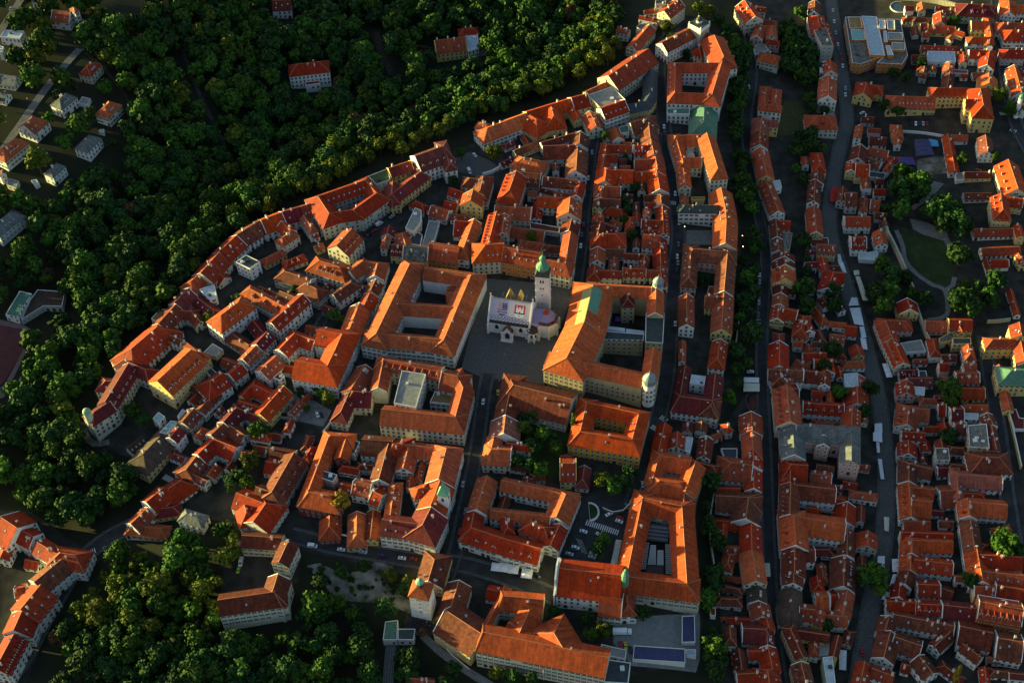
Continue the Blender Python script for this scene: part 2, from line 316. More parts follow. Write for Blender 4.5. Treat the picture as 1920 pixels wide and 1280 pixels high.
DATA = """
R villa;villas on the wooded slope at left;on the wooded slope;y
@0 0 5
G 490 95 660 110;590 208;2;gg;r w c2 s2;red roofed white villa with square tower on the wooded slope at top left
+ 680 70 705 88;722 120;4;hh
F 45 280 225 290 185 365 0 345;2;w w;white flat roofed modern house on the wooded slope near the top left corner
G 850 590 815 630;900 660;2;hh;r c s4 c1;red roofed cream villa with terrace beside the bend of the hillside road
G 605 890 560 925;665 960;2;hh;g w d2 c2;slate blue grey roofed white villa beside the lawn on the slope
F 770 905 850 925 815 985 735 965;0.8;e w;small grey flat garage between the two villas above the lawn
G 1020 965 985 1000;1090 1035;2;hh;o w s3;orange roofed white villa with roof terrace at right of the lawn
G 290 1112 222 1172;390 1200;2;hg;o w s2 c2;orange roofed white villa with balconies below the sloping lawn
G 0 700 150 720;80 800;1;gg;g w;long grey roofed low house at the left edge above the road
G -20 865 60 880;30 945;1;gg;g w;small grey roofed house at the left edge beside the road
F -10 425 35 440 20 490 -10 490;2;w w;small white flat roofed annex at the left edge near the top
F 300 -10 355 -10 345 30 300 25;2;w w;small white flat roofed house at the top edge by the road
@0 224 5
G 125 195 30 270;175 300;2;hh;o w d3 c2;orange roofed white villa with many dormers at the left edge
G 830 160 790 200;880 250;2;hh;g w c1;grey hip roofed villa with terraces surrounded by trees
G 520 425 480 460;575 475;2;hh;g w c2;dark grey hip roofed white villa below the terraced villa
G -30 470 20 500;45 560;2;gg;b w;brown roofed white house cut by the left edge
F 80 550 175 575 150 640 60 610;1;e c;cream terraced house with open balconies near the left edge
G 95 872 -20 962;130 990;2;hh;g w s3;large weathered grey roofed villa at the left edge above the wood
F 930 95 975 90 975 125 925 115;0.7;w w;small white flat carport under the trees below the orange villa
G 370 300 430 310;425 330;0.8;gg;r w;tiny red roofed garden hut between two white villas
F 290 570 340 560 370 600 330 620;0.7;w w;tiny white flat roofed shed beside the garden path
@0 480 3.2
F 118 208 190 225 105 365 32 350;1.5;v w;dark green flat roofed hall in the wood at the left edge
F 225 200 390 212 372 300 260 298 125 382 180 262;1.2;d e;brown flat roofed terrace building beside the green roofed hall
@520 80 8
G 300 322 620 285;480 475;3;hh;r w c3;lone red hip roofed white villa deep in the dark forest
F 415 590 640 565 640 610 420 640;1.2;r w;-
@768 0 5
G 235 380 520 345;400 488;2;gg;r y c3 s2;red roofed yellow house in the dark valley below the top edge
F 530 315 635 300 650 450 545 480;2;lb w;pale blue glazed annex beside the red roofed valley house
G 510 268 590 260;545 330;2;hh;r y;small red roofed wing behind the glazed annex in the valley
@0 0 1
G 510 2 545 0;528 20;2;gg;b w;brown roofed house at the top edge above the forest
R north;long curved row under the promenade trees;in the curved row;x
@768 0 5
G 730 1200 1095 1062;960 1245;2;hg;o w c4;long orange roofed white house with columned portico at its left end
+ 670 1150 715 1160;690 1215;2;hh
G 1095 1050 1515 922;1440 1060;2;gg;o y c4;yellow house with two hipped wings facing its dark courtyard
+ 1328 1000 1350 1085;1445 1095;2;gh
+ 1130 1085 1190 1120;1240 1110;2;hh
+ 1525 1005 1585 1100;1500 1070;2;gg
G 1515 918 1668 878;1620 1015;2;gg;r w c2;short red roofed white house left of the grey flat roof
@1088 0 5
F 70 890 300 810 425 935 195 1018;3;e y;flat grey roofed building with yellow side wall and roof plant
G 195 1015 418 938;330 1090;3;gg;r w s5;white house with five skylights in front of the flat grey roof
G 55 858 265 762;290 795;3;gg;o y c1;narrow orange roofed house behind the flat grey roof
G 85 1040 150 1180;208 1190;2;gg;r c s4;red roofed low wing with four skylights in the yard
G 262 712 640 455;540 725;3;gg;r c c5 s3;very long red roofed building with white chimneys above the slate roof
G 660 640 655 880 610 950 440 985;720 800;2;gg;l y;curved dark slate roofed building bending along the street corner
G 350 252 460 280;440 320;2;gg;r w c3;red roofed white house with three chimneys against the trees
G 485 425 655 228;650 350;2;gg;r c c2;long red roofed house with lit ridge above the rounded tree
F 525 250 590 205 650 230 580 295;2.2;t c;pale flat roof terrace behind the long red roofed house
G 600 98 770 85;700 122;2;gg;o c c1;orange roofed house under the top left end of the row
G 555 145 725 180;690 205;2;gg;r w;red roofed white house with a glazed front near the top
G 785 98 925 -12;900 130;3;gg;r c c4 s4;long red house climbing to the top edge beside the dark street
F 705 0 800 -10 805 40 705 40;4;t c;square pale tower house at the top edge above the row
R convent;convent buildings around the observatory tower;in the convent at the top;y
G 765 400 1060 250;945 425;3;gg;b w c3;tall white convent wing with brown roof and bright lit gable
G 890 592 886 868;820 750;3;gg;r w s6 c3;large red roofed convent around a square courtyard
+ 886 866 1235 880;1050 975;3;hh
+ 1235 885 1345 525;1415 620;3;gg
+ 1345 530 1255 328;1385 440;3;gg
+ 893 592 1300 590;1050 682;3;gg
+ 1260 338 1150 287;1120 340;3;gg
G 1160 405 1115 455;1195 470;2;hh;r k;small red walled pavilion with hip roof inside the convent yard
G 1163 1010 1155 1140;1283 1120;2;hh;v w c2;green copper hip roofed building below the convent
F 815 1015 1025 1010 1025 1070 815 1065;2.4;v w;white annex with green flat roof beside the copper roofed building
R radic_n;houses on the slope right of the observatory;right of the observatory;y
G 1535 0 1640 155;1508 160;3;gg;o c d5 c2;bright orange house with five dormers at the top edge
G 1640 60 1740 72;1700 110;2;gg;r c
G 1715 185 1810 195;1765 235;2;hh;r c
G 1690 240 1655 335;1590 372;2;gg;r k c1
+ 1790 240 1800 325;1740 350;2;gg
+ 1690 245 1790 240;1740 300;2;gg
G 1780 375 1840 380;1810 418;2;hh;r k
F 1620 430 1720 410 1770 470 1640 510;1;e w
G 1740 500 1810 515;1770 590;2;hh;o c c1
G 1740 815 1725 960;1670 980;2;hh;r w c2;red villa with U shaped roof above the fenced vineyard
+ 1840 840 1830 960;1880 940;2;hh
+ 1735 980 1840 992;1780 1045;2;hh
G 1700 1105 1690 1215;1600 1270;2;gg;p y c1;pinkish brown gabled house with yellow trim left of the vineyard
+ 1720 1125 1855 1125;1800 1190;2;gg
R block_n;tall street block between the two upper streets;in the upper street block;y
@1344 0 5
G 920 0 915 110;860 60;3;gg;b w s2 c1
G 945 150 965 250;870 230;3;hh;r w s1
F 910 282 1030 258 1092 432 985 432;4;t e c2;tall flat roofed house with a red poster on its blind wall
G 1000 190 1050 400;1090 400;3;gg;r e d5
G 1060 560 1075 665;1125 640;3;gg;r e
F 965 580 1050 570 1045 680 965 680;3;w e
G 1050 700 1045 900;955 850;3;gg;r w c4 s4;long red roof with a pale blue gable beside the upper street
G 940 1085 1030 1085;990 1212;2;hh;r c c1;cream house with red hip roof standing alone among trees
R kaptol;houses around the upper right;in the upper right quarter;y
G 1405 775 1375 865;1280 885;2;gg;r y c2;yellow gabled inn with balcony at the street junction
+ 1400 790 1500 800;1480 880;2;hh
F 1204 160 1500 160 1578 520 1350 600 1272 590;3;t O;large orange walled modern school with flat roof terraces
F 1357 150 1495 155 1577 522 1437 512;3.7;lb w;-
F 1502 172 1720 182 1790 520 1735 605 1500 590 1580 520;3;t O;-
F 1520 185 1580 188 1585 270 1525 275;3.75;w w;-
F 1592 186 1668 190 1672 280 1602 275;3.8;k w;-
F 1602 302 1738 306 1746 376 1607 372;3.6;e w;-
F 1642 396 1766 402 1766 470 1642 468;3.6;e w;-
F 1562 290 1592 290 1602 395 1567 395;3.65;w w;-
F 1582 426 1622 426 1660 518 1602 518;3.75;w w;-
F 1228 158 1348 158 1368 264 1248 268;3.2;y w;-
F 1255 275 1385 280 1395 375 1270 375;3.2;q w;-
G 1770 165 1825 165;1795 197;1;hh;o w;tiny orange roofed hut in the garden beside the orange school
G 1340 1165 1320 1280;1285 1275;2;gg;o w
G 1360 1090 1480 1100;1420 1150;1;gg;b e
G 1690 1175 1700 1240;1640 1262;1;hh;o y
@1600 0 6
G 930 72 1200 80;1060 125;1;gg;r w
G 980 130 990 240;905 262;2;gg;r c s1
G 760 265 840 265;800 352;1;gg;m y
G 845 275 1150 300;1000 372;1;gg;o y d2
G 1155 335 1250 370;1190 402;1;gg;r y
G 1290 45 1520 60;1400 190;2;hh;m n d2 c2;big maroon hip roofed house with pale green walls beside the street
G 1515 215 1550 400;1568 330;2;gg;o y c2
+ 1330 240 1500 240;1390 332;2;gg
G 1345 420 1540 420;1450 490;2;hg;o w
+ 1545 400 1528 490;1475 495;2;gg
G 1310 560 1530 570;1400 660;2;gg;r w d1 s1
+ 1535 570 1505 730;1590 740;2;gg
G 765 510 1160 525;950 575;1;gg;r y s5
G 1155 580 1305 585;1225 640;1;gg;r w d3
F 835 575 1140 580 1155 690 840 690;1.6;lb w;pale blue metal roofed hall in the yard at upper right
G 1085 690 1075 780;1005 810;2;gg;o w s1
G 1085 790 1060 980;1000 900;1;gg;b e
F 1110 780 1290 790 1290 830 1110 820;1;p w
G 1210 835 1290 840;1250 872;1;gg;r w
G 1525 820 1530 930;1402 970;2;gg;o y
G 1345 820 1480 815;1380 870;1;gg;r w
G 490 1080 930 1095;700 1215;2;hg;r y s9;long yellow house with rows of skylights beside the yellow palace
G 1750 10 1760 130;1660 200;2;hg;o w
+ 1760 60 1930 60;1850 150;2;gg
G 1700 255 1930 260;1800 372;2;hh;r w
G 1790 340 1930 340;1850 460;2;hh;r w c1
G 1745 560 1930 565;1830 655;2;hg;r k
G 1810 730 1895 1040;1752 950;2;gg;o w s5
G 1850 760 1930 760;1880 812;2;gg;m w
G 1890 820 1935 820;1910 862;2;gg;m w
G 1930 1130 1890 1210;1840 1205;2;gg;m w;small white chapel with a turret at the right edge
@1740 160 10.667
G 1045 60 1110 395;1270 420;4;gh;o y c4;tall yellow palace with bright orange roof and side wings at upper right
+ 180 50 1040 60;500 225;3;hg
+ 760 275 990 285;800 470;4;gg
R north
@384 224 5
G 1060 722 1500 568;1340 740;3;gg;r e s9 c4;grand pale grey courtyard palace with arched gate and purple banners
+ 1500 568 1610 690;1630 650;3;gg
+ 1610 690 1395 845;1575 868;3;gg
+ 1395 845 1165 880;1290 962;3;hh
+ 1060 722 1165 880;1230 838;3;gg
G 720 868 905 815;850 962;2;gg;m w c2
G 905 815 1065 765;990 920;2;gg;r w s5 c2
+ 1075 800 1140 1010;1060 905;2;gg
G 925 895 1000 1010;900 950;2;gh;p w
G 1020 1030 1040 1070;1070 1080;1;hh;r w
G 525 945 720 870;640 1050;2;gg;o w c3
+ 712 955 800 1030;835 1010;2;gg
G 300 1080 520 940;430 1165;2;gg;b w c2 s2
G 800 1060 730 1105;810 1140;2;hh;o c c2;square cream house with orange hip roof beside the curved row
G 1235 1180 1380 1020;1450 1165;3;gg;o c c3 d4;cream wedge house with brightly lit orange roof facing the palace gate
@640 256 5
G 470 540 740 330;640 535;2;hh;m y c3;yellow house with maroon roof around a tiny arched courtyard
+ 440 298 650 230;480 380;2;gg
+ 700 225 745 330;795 345;2;gg
+ 480 420 470 540;400 520;2;gg
F 250 370 430 300 460 400 330 450;2;u w;white house with a leafy green roof garden in the curved row
G 690 185 955 90;850 300;3;gg;m w d4 s4 c2;white L shaped house with maroon roof at the end of the row
+ 955 92 1015 250;1085 300;3;gh
@300 400 6
G 668 425 862 245;880 470;2;gg;r w c2 s4
G 455 672 662 440;700 680;2;gg;r c c3 s2
G 655 670 720 720;780 705;1;gg;r c
G 350 760 455 672;560 750;2;hh;r w c2
F 440 850 610 800 640 930 560 970;2;w w;white cubic terrace house attached to the curved row
F 850 545 970 465 1125 540 1010 620;3;dg w c4;white cubic house with flat dark roof and parapet
G 1200 500 1340 430;1260 550;1;hh;r y
G 1440 530 1570 480;1540 575;1;hh;r c d2
G 1740 370 1830 330;1820 400;1;gg;r y
G 160 1000 322 840;370 1000;2;gg;m w;maroon roofed house with one big blue glass rooflight
G 420 950 600 1080;520 1160;1;hh;m w
G 690 1140 880 1000;900 1190;3;hh;o w d2 c3
@180 540 6
G 700 400 900 180;890 420;2;gg;b c s4 c2;brown roofed U shaped villa around a small yard in the curved row
+ 1060 250 1170 370;1220 350;2;gg
+ 930 250 1070 260;1000 350;2;gg
F 620 340 720 235 800 235 700 390;1.8;z c
G 830 525 960 580;900 620;2;gg;b w s1
G 400 680 680 440;700 740;2;hh;r w c3 s3;red roofed house with a round apse like bay
+ 712 650 730 658;800 690;2;hh
G 690 1040 1070 690;1080 1000;3;gg;o y d7 c2 s3;long yellow house with big dormered orange roof in the yard
+ 1110 690 1230 760;1280 770;3;hh
F 1210 720 1310 620 1430 690 1350 770;1.5;e c;-
@0 640 6.4
G 1260 720 1540 260;1530 600;3;gg;m c d6 c2;yellow and white palace at the tip of the promontory
+ 1480 220 1740 330;1660 245;3;hh
+ 1125 845 1320 715;1270 915;3;hg
+ 1265 470 1350 480;1200 600;2;hh
R wedge;houses of the second street left of the square;in the left wedge block;x
@300 400 6
G 1790 530 2020 600;1800 690;2;hh;o w d5;orange hip roofed house with a row of white dormers
G 1400 650 1700 745;1480 800;2;hg;b e c3
+ 1640 790 1760 850;1690 950;2;hh
G 1010 845 1400 1050;1180 1060;2;hg;o w d3 c2
G 1100 820 1310 900;1270 950;1;gg;b w
G 1345 870 1540 950;1450 1020;2;gg;b w
G 1250 1220 1610 905;1530 1150;3;gg;r w d5 c2;long white house with red roof and oval dormers on the lane
@180 540 6
G 1540 520 1720 640;1600 690;1;hh;b e
G 1650 800 1800 645;1790 810;2;gg;r w d3
G 1760 360 1880 500;1690 420;1;gg;m w
G 1800 620 1930 480;1900 690;2;gg;m w s3
G 1490 965 1640 850;1640 990;2;gg;r e s1
G 1290 1040 1430 950;1490 1120;2;hg;r w d1 s3
G 1420 790 1580 850;1500 900;1;gg;r e
G 1060 1080 1280 1200;1150 1200;1;hh;b w
F 1230 930 1290 890 1360 950 1290 1000;1;l w
R triangle;houses of the triangular block above the square;in the triangular block;y
@640 256 5
G 700 610 760 640;720 690;1;hh;r w
G 450 830 430 900;520 870;1;gg;m w s1
G 420 930 395 1010;385 1118;2;hh;o w
G 470 1010 580 1020;520 1118;2;gg;m y d3
G 585 1030 815 1045;690 1160;2;gg;t y d3
G 820 1005 1100 1045;950 1165;2;gg;r O c3 s1
G 1245 770 1140 1060;1260 970;2;gh;o w d1 c1
G 1060 790 1230 800;1090 935;1;gg;r w s2
F 600 855 690 665 750 690 745 800 680 890;2.5;e c;pale flat roofed house with cream walls inside the triangular block
F 630 960 700 885 760 920 740 1020 620 1000;1.3;l w
F 820 785 920 795 850 1050 750 1040;1;e w;long weathered grey flat roof in the triangular block yard
G 570 910 600 1000;510 1000;1;hh;o w
G 840 650 1010 700;920 770;1;gg;r w s2
G 970 600 1090 630;1040 680;1;gg;r w
G 1030 725 1210 750;1110 790;1;gg;r w
G 1235 495 1210 595;1115 635;3;gg;o y;yellow brick gabled house with a bright patch of lit roof
G 1330 375 1300 500;1415 420;2;hh;b w
+ 1200 390 1330 400;1240 480;2;hh
G 1010 480 1140 520;1060 565;1;gg;r w
R midblock;houses of the block directly above the square;above the church square;y
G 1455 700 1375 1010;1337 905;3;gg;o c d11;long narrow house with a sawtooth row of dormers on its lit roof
G 1350 1015 1525 1005;1400 1175;3;hg;o c s4 c1;cream three storey palace on the square's upper left corner
G 1525 1035 1850 1090;1690 1205;3;gg;r O s5 c4;long ochre palace facing the square above the church
G 1440 650 1780 670;1640 780;2;gg;r c s3
G 1530 720 1510 900;1580 800;3;gg;r c s5
G 1585 850 1900 890;1720 960;1;gg;r w
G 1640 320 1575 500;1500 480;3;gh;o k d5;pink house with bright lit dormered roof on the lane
G 1660 330 1870 350;1760 470;2;gg;b k d3
G 1700 200 1830 230;1650 310;2;hh;o w
@700 400 5
G 1625 435 1800 470;1730 575;3;gg;r c s3;cream corner palace behind the church tower
+ 1850 170 1800 470;1890 380;3;gg
@960 200 5
G 20 410 290 300;150 420;1;gg;b e
G 275 335 625 235;500 330;2;gg;b w c2
G 640 230 630 340;715 320;2;gg;b w
G 290 370 600 360;400 490;2;gg;b e c1
G 615 370 600 595;710 500;2;gg;b w
G 290 655 620 690;430 760;2;gg;b w c1
G 640 700 600 830;680 770;2;gg;r w
G 260 760 390 790;320 812;1;gg;b w
G 240 840 540 860;350 945;2;gg;o c s2 c2
G 545 845 530 985;650 960;3;gg;o c s3;tall house with bright lit roof and blank cream gable by the lane
G 250 850 230 1030;200 930;1;gg;r w
G 390 800 530 820;460 860;1;gg;o w
G 560 1050 530 1160;640 1100;2;gg;b w
F 170 1080 450 1130 440 1180 170 1140;1;b e
R strip;houses of the narrow strip between the two straight streets;between the straight streets;y
G 1275 100 1295 290;1370 300;2;gg;b c c5;dark roofed corner house with a lit row of chimneys
+ 1110 150 1270 105;1200 250;2;gg
G 960 185 1000 290;900 220;1;gg;o w
F 1000 190 1090 170 1100 240 1020 250;1.5;v w;patchwork of green glass roofs at the head of the strip
G 1300 300 1330 440;1400 440;2;gg;r w
G 1145 365 1325 365;1200 450;2;gg;r w s6
G 1345 470 1370 610;1420 540;2;gg;r w
+ 1150 500 1360 490;1240 590;2;gg
G 1355 590 1385 770;1455 700;2;gg;o w s1
+ 1150 610 1350 610;1250 700;2;gg
G 1390 820 1400 900;1470 900;2;gg;b w
+ 1240 830 1390 830;1300 880;2;gg
G 1410 930 1420 1180;1470 1050;2;gg;r w d8
+ 1250 900 1400 900;1300 960;2;gg
G 1270 940 1265 1010;1230 1000;2;gg;r w
G 1215 1060 1400 1070;1300 1150;2;gg;r w s2
G 1240 1155 1410 1160;1320 1195;2;gg;r w
G 885 350 850 560;810 480;2;gg;r w
+ 885 355 1130 365;1000 430;2;gg
+ 880 450 990 450;1010 520;2;gg
G 885 575 870 690;780 680;2;gg;o c
+ 890 590 1140 600;1000 715;2;gg
G 840 745 830 850;775 800;2;gg;r w s2
+ 830 750 1020 755;920 840;2;gg
G 820 850 800 925;765 900;2;gg;b y
+ 820 860 1020 870;920 940;2;gg
G 815 990 800 1060;755 1060;2;gg;o w
G 930 940 1010 960;970 1030;1;hh;o y c1
G 830 1080 800 1210;745 1150;2;gg;b w
+ 830 1085 980 1130;900 1170;2;gg
@960 400 5
G 830 195 970 195;900 320;2;hh;r w c2
G 805 310 800 430;730 400;2;gg;o w
G 830 330 1050 340;920 400;1;gg;b w c1
G 960 400 950 500;910 460;1;gg;r w
G 780 480 770 560;705 590;2;gg;r w
+ 780 530 1030 545;900 600;2;gg
G 1050 375 1245 385;1150 430;2;gg;b w c2
+ 1245 385 1230 490;1190 480;2;gg
G 1040 515 1250 520;1130 590;2;gg;r e d3
G 1225 200 1375 210;1260 320;2;gg;r w s1
G 1385 215 1395 480;1455 400;2;gg;r w c3 s3
G 1390 490 1400 600;1450 560;2;gh;r w
+ 1260 530 1390 540;1320 600;2;gg
R east;palaces right of the straight street;above the sunken road;y
@1216 224 6
G 305 190 390 480;275 400;2;gh;o c s5 c2;bright orange roofed palace around a courtyard with pale flat roof
+ 310 185 600 170;420 305;2;hg
+ 655 150 780 550;860 560;3;gh
+ 400 430 600 430;500 540;2;gg
F 360 340 500 350 520 420 385 430;1.2;w w;pale flat roof inside the orange palace courtyard
G 390 545 415 730;330 690;2;hg;o c s3
G 400 835 410 960;360 960;1;gg;o w
F 480 870 635 870 630 905 485 905;1.2;y y
G 410 965 740 970;560 1050;3;hh;dg w c2;ornate white palace with dark green roof facing a forecourt
G 815 765 865 1000 875 1140 862 1390;990 1080;3;gg;o c c6 s4;very long bright orange roof with green hatches and chimneys
@1216 400 6
G 480 385 455 720;375 620;2;gh;b k c2 s4;pink courtyard palace with brown roof and four round dark trees
+ 500 400 890 430;660 555;2;gg
+ 890 420 850 870;972 700;2;gg
G 850 870 825 1290;950 1100;2;gg;r y c4 s4;long red roofed wing with bright lit chimneys below the pink palace
+ 640 930 800 940;720 1070;2;gg
F 680 815 820 830 730 920 650 930;1.5;b k
G 430 900 430 1250;510 1100;2;gg;r w s3
R sunken;houses along the right side of the sunken road;right of the sunken road;y
@1216 224 6
G 1255 130 1255 270;1150 250;2;gg;b w
G 1260 310 1330 620;1195 520;2;gg;r y c4;yellow gabled house with three white chimneys by the sunken road
G 1320 680 1460 1020;1300 910;2;gg;r w d6 c3
F 1380 690 1480 680 1500 760 1420 780;1.5;w w
@1216 400 6
G 1430 50 1450 260;1370 200;2;gg;b w
G 1450 80 1600 90;1530 180;2;gg;r w
G 1450 230 1460 400;1385 330;2;gg;b w
F 1460 215 1620 220 1590 400 1530 420 1480 300;2;t t
G 1530 410 1530 480;1395 480;2;gg;b w c2
G 1520 490 1540 570;1390 580;2;gg;b w s3
G 1530 580 1540 735;1390 700;3;gg;o y d8;big yellow gabled house with dormers beside the sunken road
G 1490 800 1500 900;1400 880;2;gg;b w
+ 1500 840 1660 850;1580 900;1;gg
G 1490 890 1490 1000;1395 980;2;gg;o w
G 1470 1020 1450 1180;1370 1160;2;gg;o y s4
+ 1490 1060 1680 1100;1590 1190;2;gg
G 1740 1160 1720 1290;1630 1270;2;hh;r w
R cafe_w;houses along the left side of the cafe street;left of the cafe street;y
@1500 200 4.571
G 150 400 170 500;105 500;2;hh;r w c1
G 150 545 150 620;80 600;2;gg;b w
G 130 620 120 800;65 780;2;gg;b w d4
G 120 850 140 1070;60 1010;2;gg;r y d1
F 80 1120 240 1120 250 1190 100 1200;1;m w
G 150 1180 310 1190;230 1260;2;gg;r y s4
@1500 400 4.571
G 130 810 200 900;150 925;1;hh;r w
G 30 890 80 1000;-20 960;2;gg;r w
G 390 965 490 975;440 1050;1;gg;r w
G 480 1120 510 1200;430 1180;1;gg;r y
G 190 370 220 480;150 400;2;gg;r w
G 250 450 330 450;290 490;1;gg;b w
G 290 500 240 640;170 600;2;gg;r w s2
+ 290 510 380 510;340 590;2;gg
R cafe_e;houses along the right side of the cafe street;right of the cafe street;y
@1500 200 4.571
G 600 255 745 265;670 330;1;gg;b w
G 520 320 500 430;430 420;2;gg;b w
G 585 350 760 380;660 430;1;gg;r w
G 445 460 440 540;390 560;2;gg;o y
+ 480 490 600 500;540 600;2;gg
G 560 430 700 480;620 520;1;gg;b w
F 600 550 740 570 720 620 590 600;1;l w
G 650 620 720 620;680 662;1;gg;m w
G 370 680 360 790;310 830;2;gg;b e
+ 390 740 490 740;440 850;2;gg
G 610 800 690 810;650 890;1;gg;o w
G 385 945 605 945;490 1025;2;gg;r w d1
G 440 1120 570 1120;500 1220;2;gg;r w d2
G 680 1050 710 1160;630 1110;2;gg;o w d1
@1500 400 4.571
F 500 345 665 320 690 405 510 390;1;w w;white framed glass pergola roofs beside the old town wall
G 920 725 945 820;1000 790;2;gg;r y c1
G 735 925 790 1060;680 1030;2;gg;r k
+ 740 915 900 920;830 1000;2;hh
G 790 1070 890 1280;755 1200;2;gg;o c d6
F 860 1110 1040 1080 1080 1180 910 1190;1.4;e w;pale grey flat roofed hall behind the dormered house
R kaptol
@1500 200 4.571
G 1270 230 1330 550;1250 420;1;gg;o w;long low orange roofed wing beside the open air stage
G 1300 240 1440 245;1370 295;1;gg;r w
G 1590 240 1610 380;1535 400;2;gg;p w c1;white gabled house with pink roof standing in its own yard
G 1785 450 1870 700;1700 620;2;gg;o c d4
G 1410 560 1640 560;1520 610;1;gg;b y
F 1330 570 1390 565 1420 620 1340 630;1;e w
G 1720 740 1740 880;1640 850;3;gh;o y d3;yellow villa with dormered orange roof at the park edge
+ 1750 760 1920 790;1830 860;2;gg
G 1410 740 1640 740;1520 790;1;gg;b w
G 1490 1050 1830 1045;1660 1110;1;gg;r w
G 1870 1000 1900 1100;1840 1050;2;gg;o y
G 1560 1215 1890 1200;1720 1270;1;gg;r w
@1500 400 4.571
G 1640 400 1790 400;1720 460;1;gg;r w
+ 1600 380 1640 500;1660 520;1;gg
G 1870 340 1920 420;1850 370;2;gg;o y
G 1800 640 1870 860;1790 720;1;gg;r w
G 1085 920 1265 930;1180 1010;1;gg;r k
G 1280 910 1480 915;1440 1000;2;gg;r y
+ 1350 930 1390 1010;1330 980;2;gg
F 1190 1070 1310 1010 1330 1060 1290 1090 1200 1110;1.5;t y
F 1310 1065 1465 1065 1470 1115 1310 1120;2;dg y
G 1440 1120 1460 1200;1395 1180;2;gh;r w
G 1880 930 1900 1040;1800 1000;4;gg;r y;yellow church with a bright lit gabled front at the right edge
G 1650 1080 1850 1080;1740 1155;3;hg;r y;yellow two winged palace at the right edge beside the white car
+ 1890 1080 1930 1278;1840 1200;3;gg
R square;palaces around the church square;on the church square;y
@0 0 1
G 768 495 705 625;722 554;3;hg;o w c4;vast palace left of the church square with two inner courtyards
+ 705 625 832 637;745 653;3;gg
+ 883 516 832 637;884 586;3;gg
+ 796 502 884 515;820 528;3;gg
+ 745 569 852 576;790 593;3;gg
+ 854 522 852 530;840 538;2;hh
+ 849 548 850 556;838 562;2;hh
G 1112 534 1097 600 1062 671;1062 600;4;gg;o t c3;huge palace right of the church square with copper banded orange roof
+ 1063 672 1208 704;1120 708;4;gg
+ 1112 534 1222 540;1180 558;4;gg
+ 1230 540 1229 586;1244 570;4;gg
+ 1226 651 1218 704;1236 686;4;gg
+ 1082 653 1104 653;1092 670;4;gg
G 1176 552 1177 560;1190 574;4;hh;m t;ochre pavilion with red pyramid roof inside the huge palace courtyard
F 1211 586 1246 587 1243 643 1210 641;4;dg w;-
F 1112 618 1208 626 1206 638 1107 636;3.5;l y;-
@600 640 6
G 715 200 1370 312;1080 392;3;gg;r c d8;large cream block around a grey flat roofed modern hall
+ 690 760 1520 850;1150 990;3;gh
+ 1540 385 1610 520 1520 850;1740 650;3;gg
+ 1370 350 1545 390;1440 560;3;gg
+ 710 215 650 515;775 450;3;gg
F 920 325 1190 365 1080 740 830 690;4;e w;grey flat roofed modern hall inside the large cream block
F 1290 560 1545 575 1480 705 1235 680;2;z w;brown flat roofed annex inside the large cream block
R lane;houses along the narrow lane left of the square;along the left lane;y
G 515 260 345 540;560 500;2;gg;r c c3
G 340 550 230 790;350 800;2;gh;m c c5 d1
+ 370 560 580 570;480 740;2;gg
@480 560 6
G 1165 45 1055 330;1240 280;2;gg;o c c3;bright orange gabled house on the lane beside the vast palace
G 965 400 890 570 800 755;1060 660;3;gg;o w c3;cross shaped orange roofed palace above the parking yard
+ 690 345 965 395;740 535;3;gg
+ 440 690 800 755;640 940;3;gg
G 430 390 260 570;390 630;2;gg;r w s3
+ 430 390 660 470;560 560;2;gg
G 560 300 720 330;640 380;1;gg;r w
G 760 70 900 130;860 190;1;gg;m e
G 230 640 50 800;310 760;2;gg;r w s4
F 80 860 170 760 240 800 170 930;1.5;e w
F 190 880 270 820 320 860 270 920;2;r w
@320 700 6
G 1275 140 1000 445;1250 370;2;gg;o y c2 d2;orange roofed house with a lit ridge above the parking yard
G 930 115 800 245;880 280;1;gg;r y
+ 930 120 1160 240;1060 320;1;gg
F 790 380 850 340 930 380 870 430;1.5;e w
G 760 300 1000 380;900 430;1;gg;r w
R mesnicka;houses along the dark descending street at lower left;along the descending street;y
G 735 385 590 545;740 590;2;gg;m w c4 s2
+ 760 390 1000 490;900 530;2;gg
G 600 555 450 690;600 740;2;gg;b w s1
+ 640 570 830 690;740 770;2;gg
G 490 730 300 910;480 930;2;gg;r w c1
+ 500 740 730 830;640 960;2;gg
G 290 930 170 1080;380 1080;2;gg;b w c2
+ 160 1095 400 1200;270 1210;2;gg
G 520 200 320 400;500 330;2;gg;b w
G 260 390 130 540;270 570;2;gg;b e s3
G 90 600 -10 720;120 720;3;gg;m w s1;white three storey house with a glazed roof strip on the dark street
@200 760 5
F 430 120 485 60 545 100 490 170;2;q w;turquoise flat roof among the dark trees near the promontory
F 495 250 600 140 670 150 560 270;2.6;q w
F 660 100 710 30 760 60 690 130;1.6;w w
G 500 290 345 450;600 420;2;hh;d y;dark brown hip roofed house with a pale metal ridge strip
G 200 400 340 290;360 350;1;gg;d w s4
R promontory;houses on the wooded promontory;on the wooded promontory;y
G 370 905 535 765;610 880;2;gg;r w c3
G 580 775 690 705;720 870;1;hh;r w
G 225 1110 385 955;440 1050;2;gg;r w c3
G 470 970 620 950;560 1040;1;hh;m y
G 250 1120 500 1150;350 1225;1;hh;o w
G 750 1010 850 1040;760 1105;2;hh;g w;pale grey roofed white villa half hidden by promontory trees
G 1490 520 1690 560;1520 640;1;gg;r w c2
G 1530 400 1760 440;1600 490;1;gg;b w
G 1755 440 1545 810;1770 720;2;gh;b c d4 c2;long brown roofed house with a lit left slope above the wood
+ 1400 760 1550 810;1500 900;2;gg
G 1215 815 1490 920;1300 1010;2;gg;r c c2 s4;red roofed house with lit ridges beside the street corner
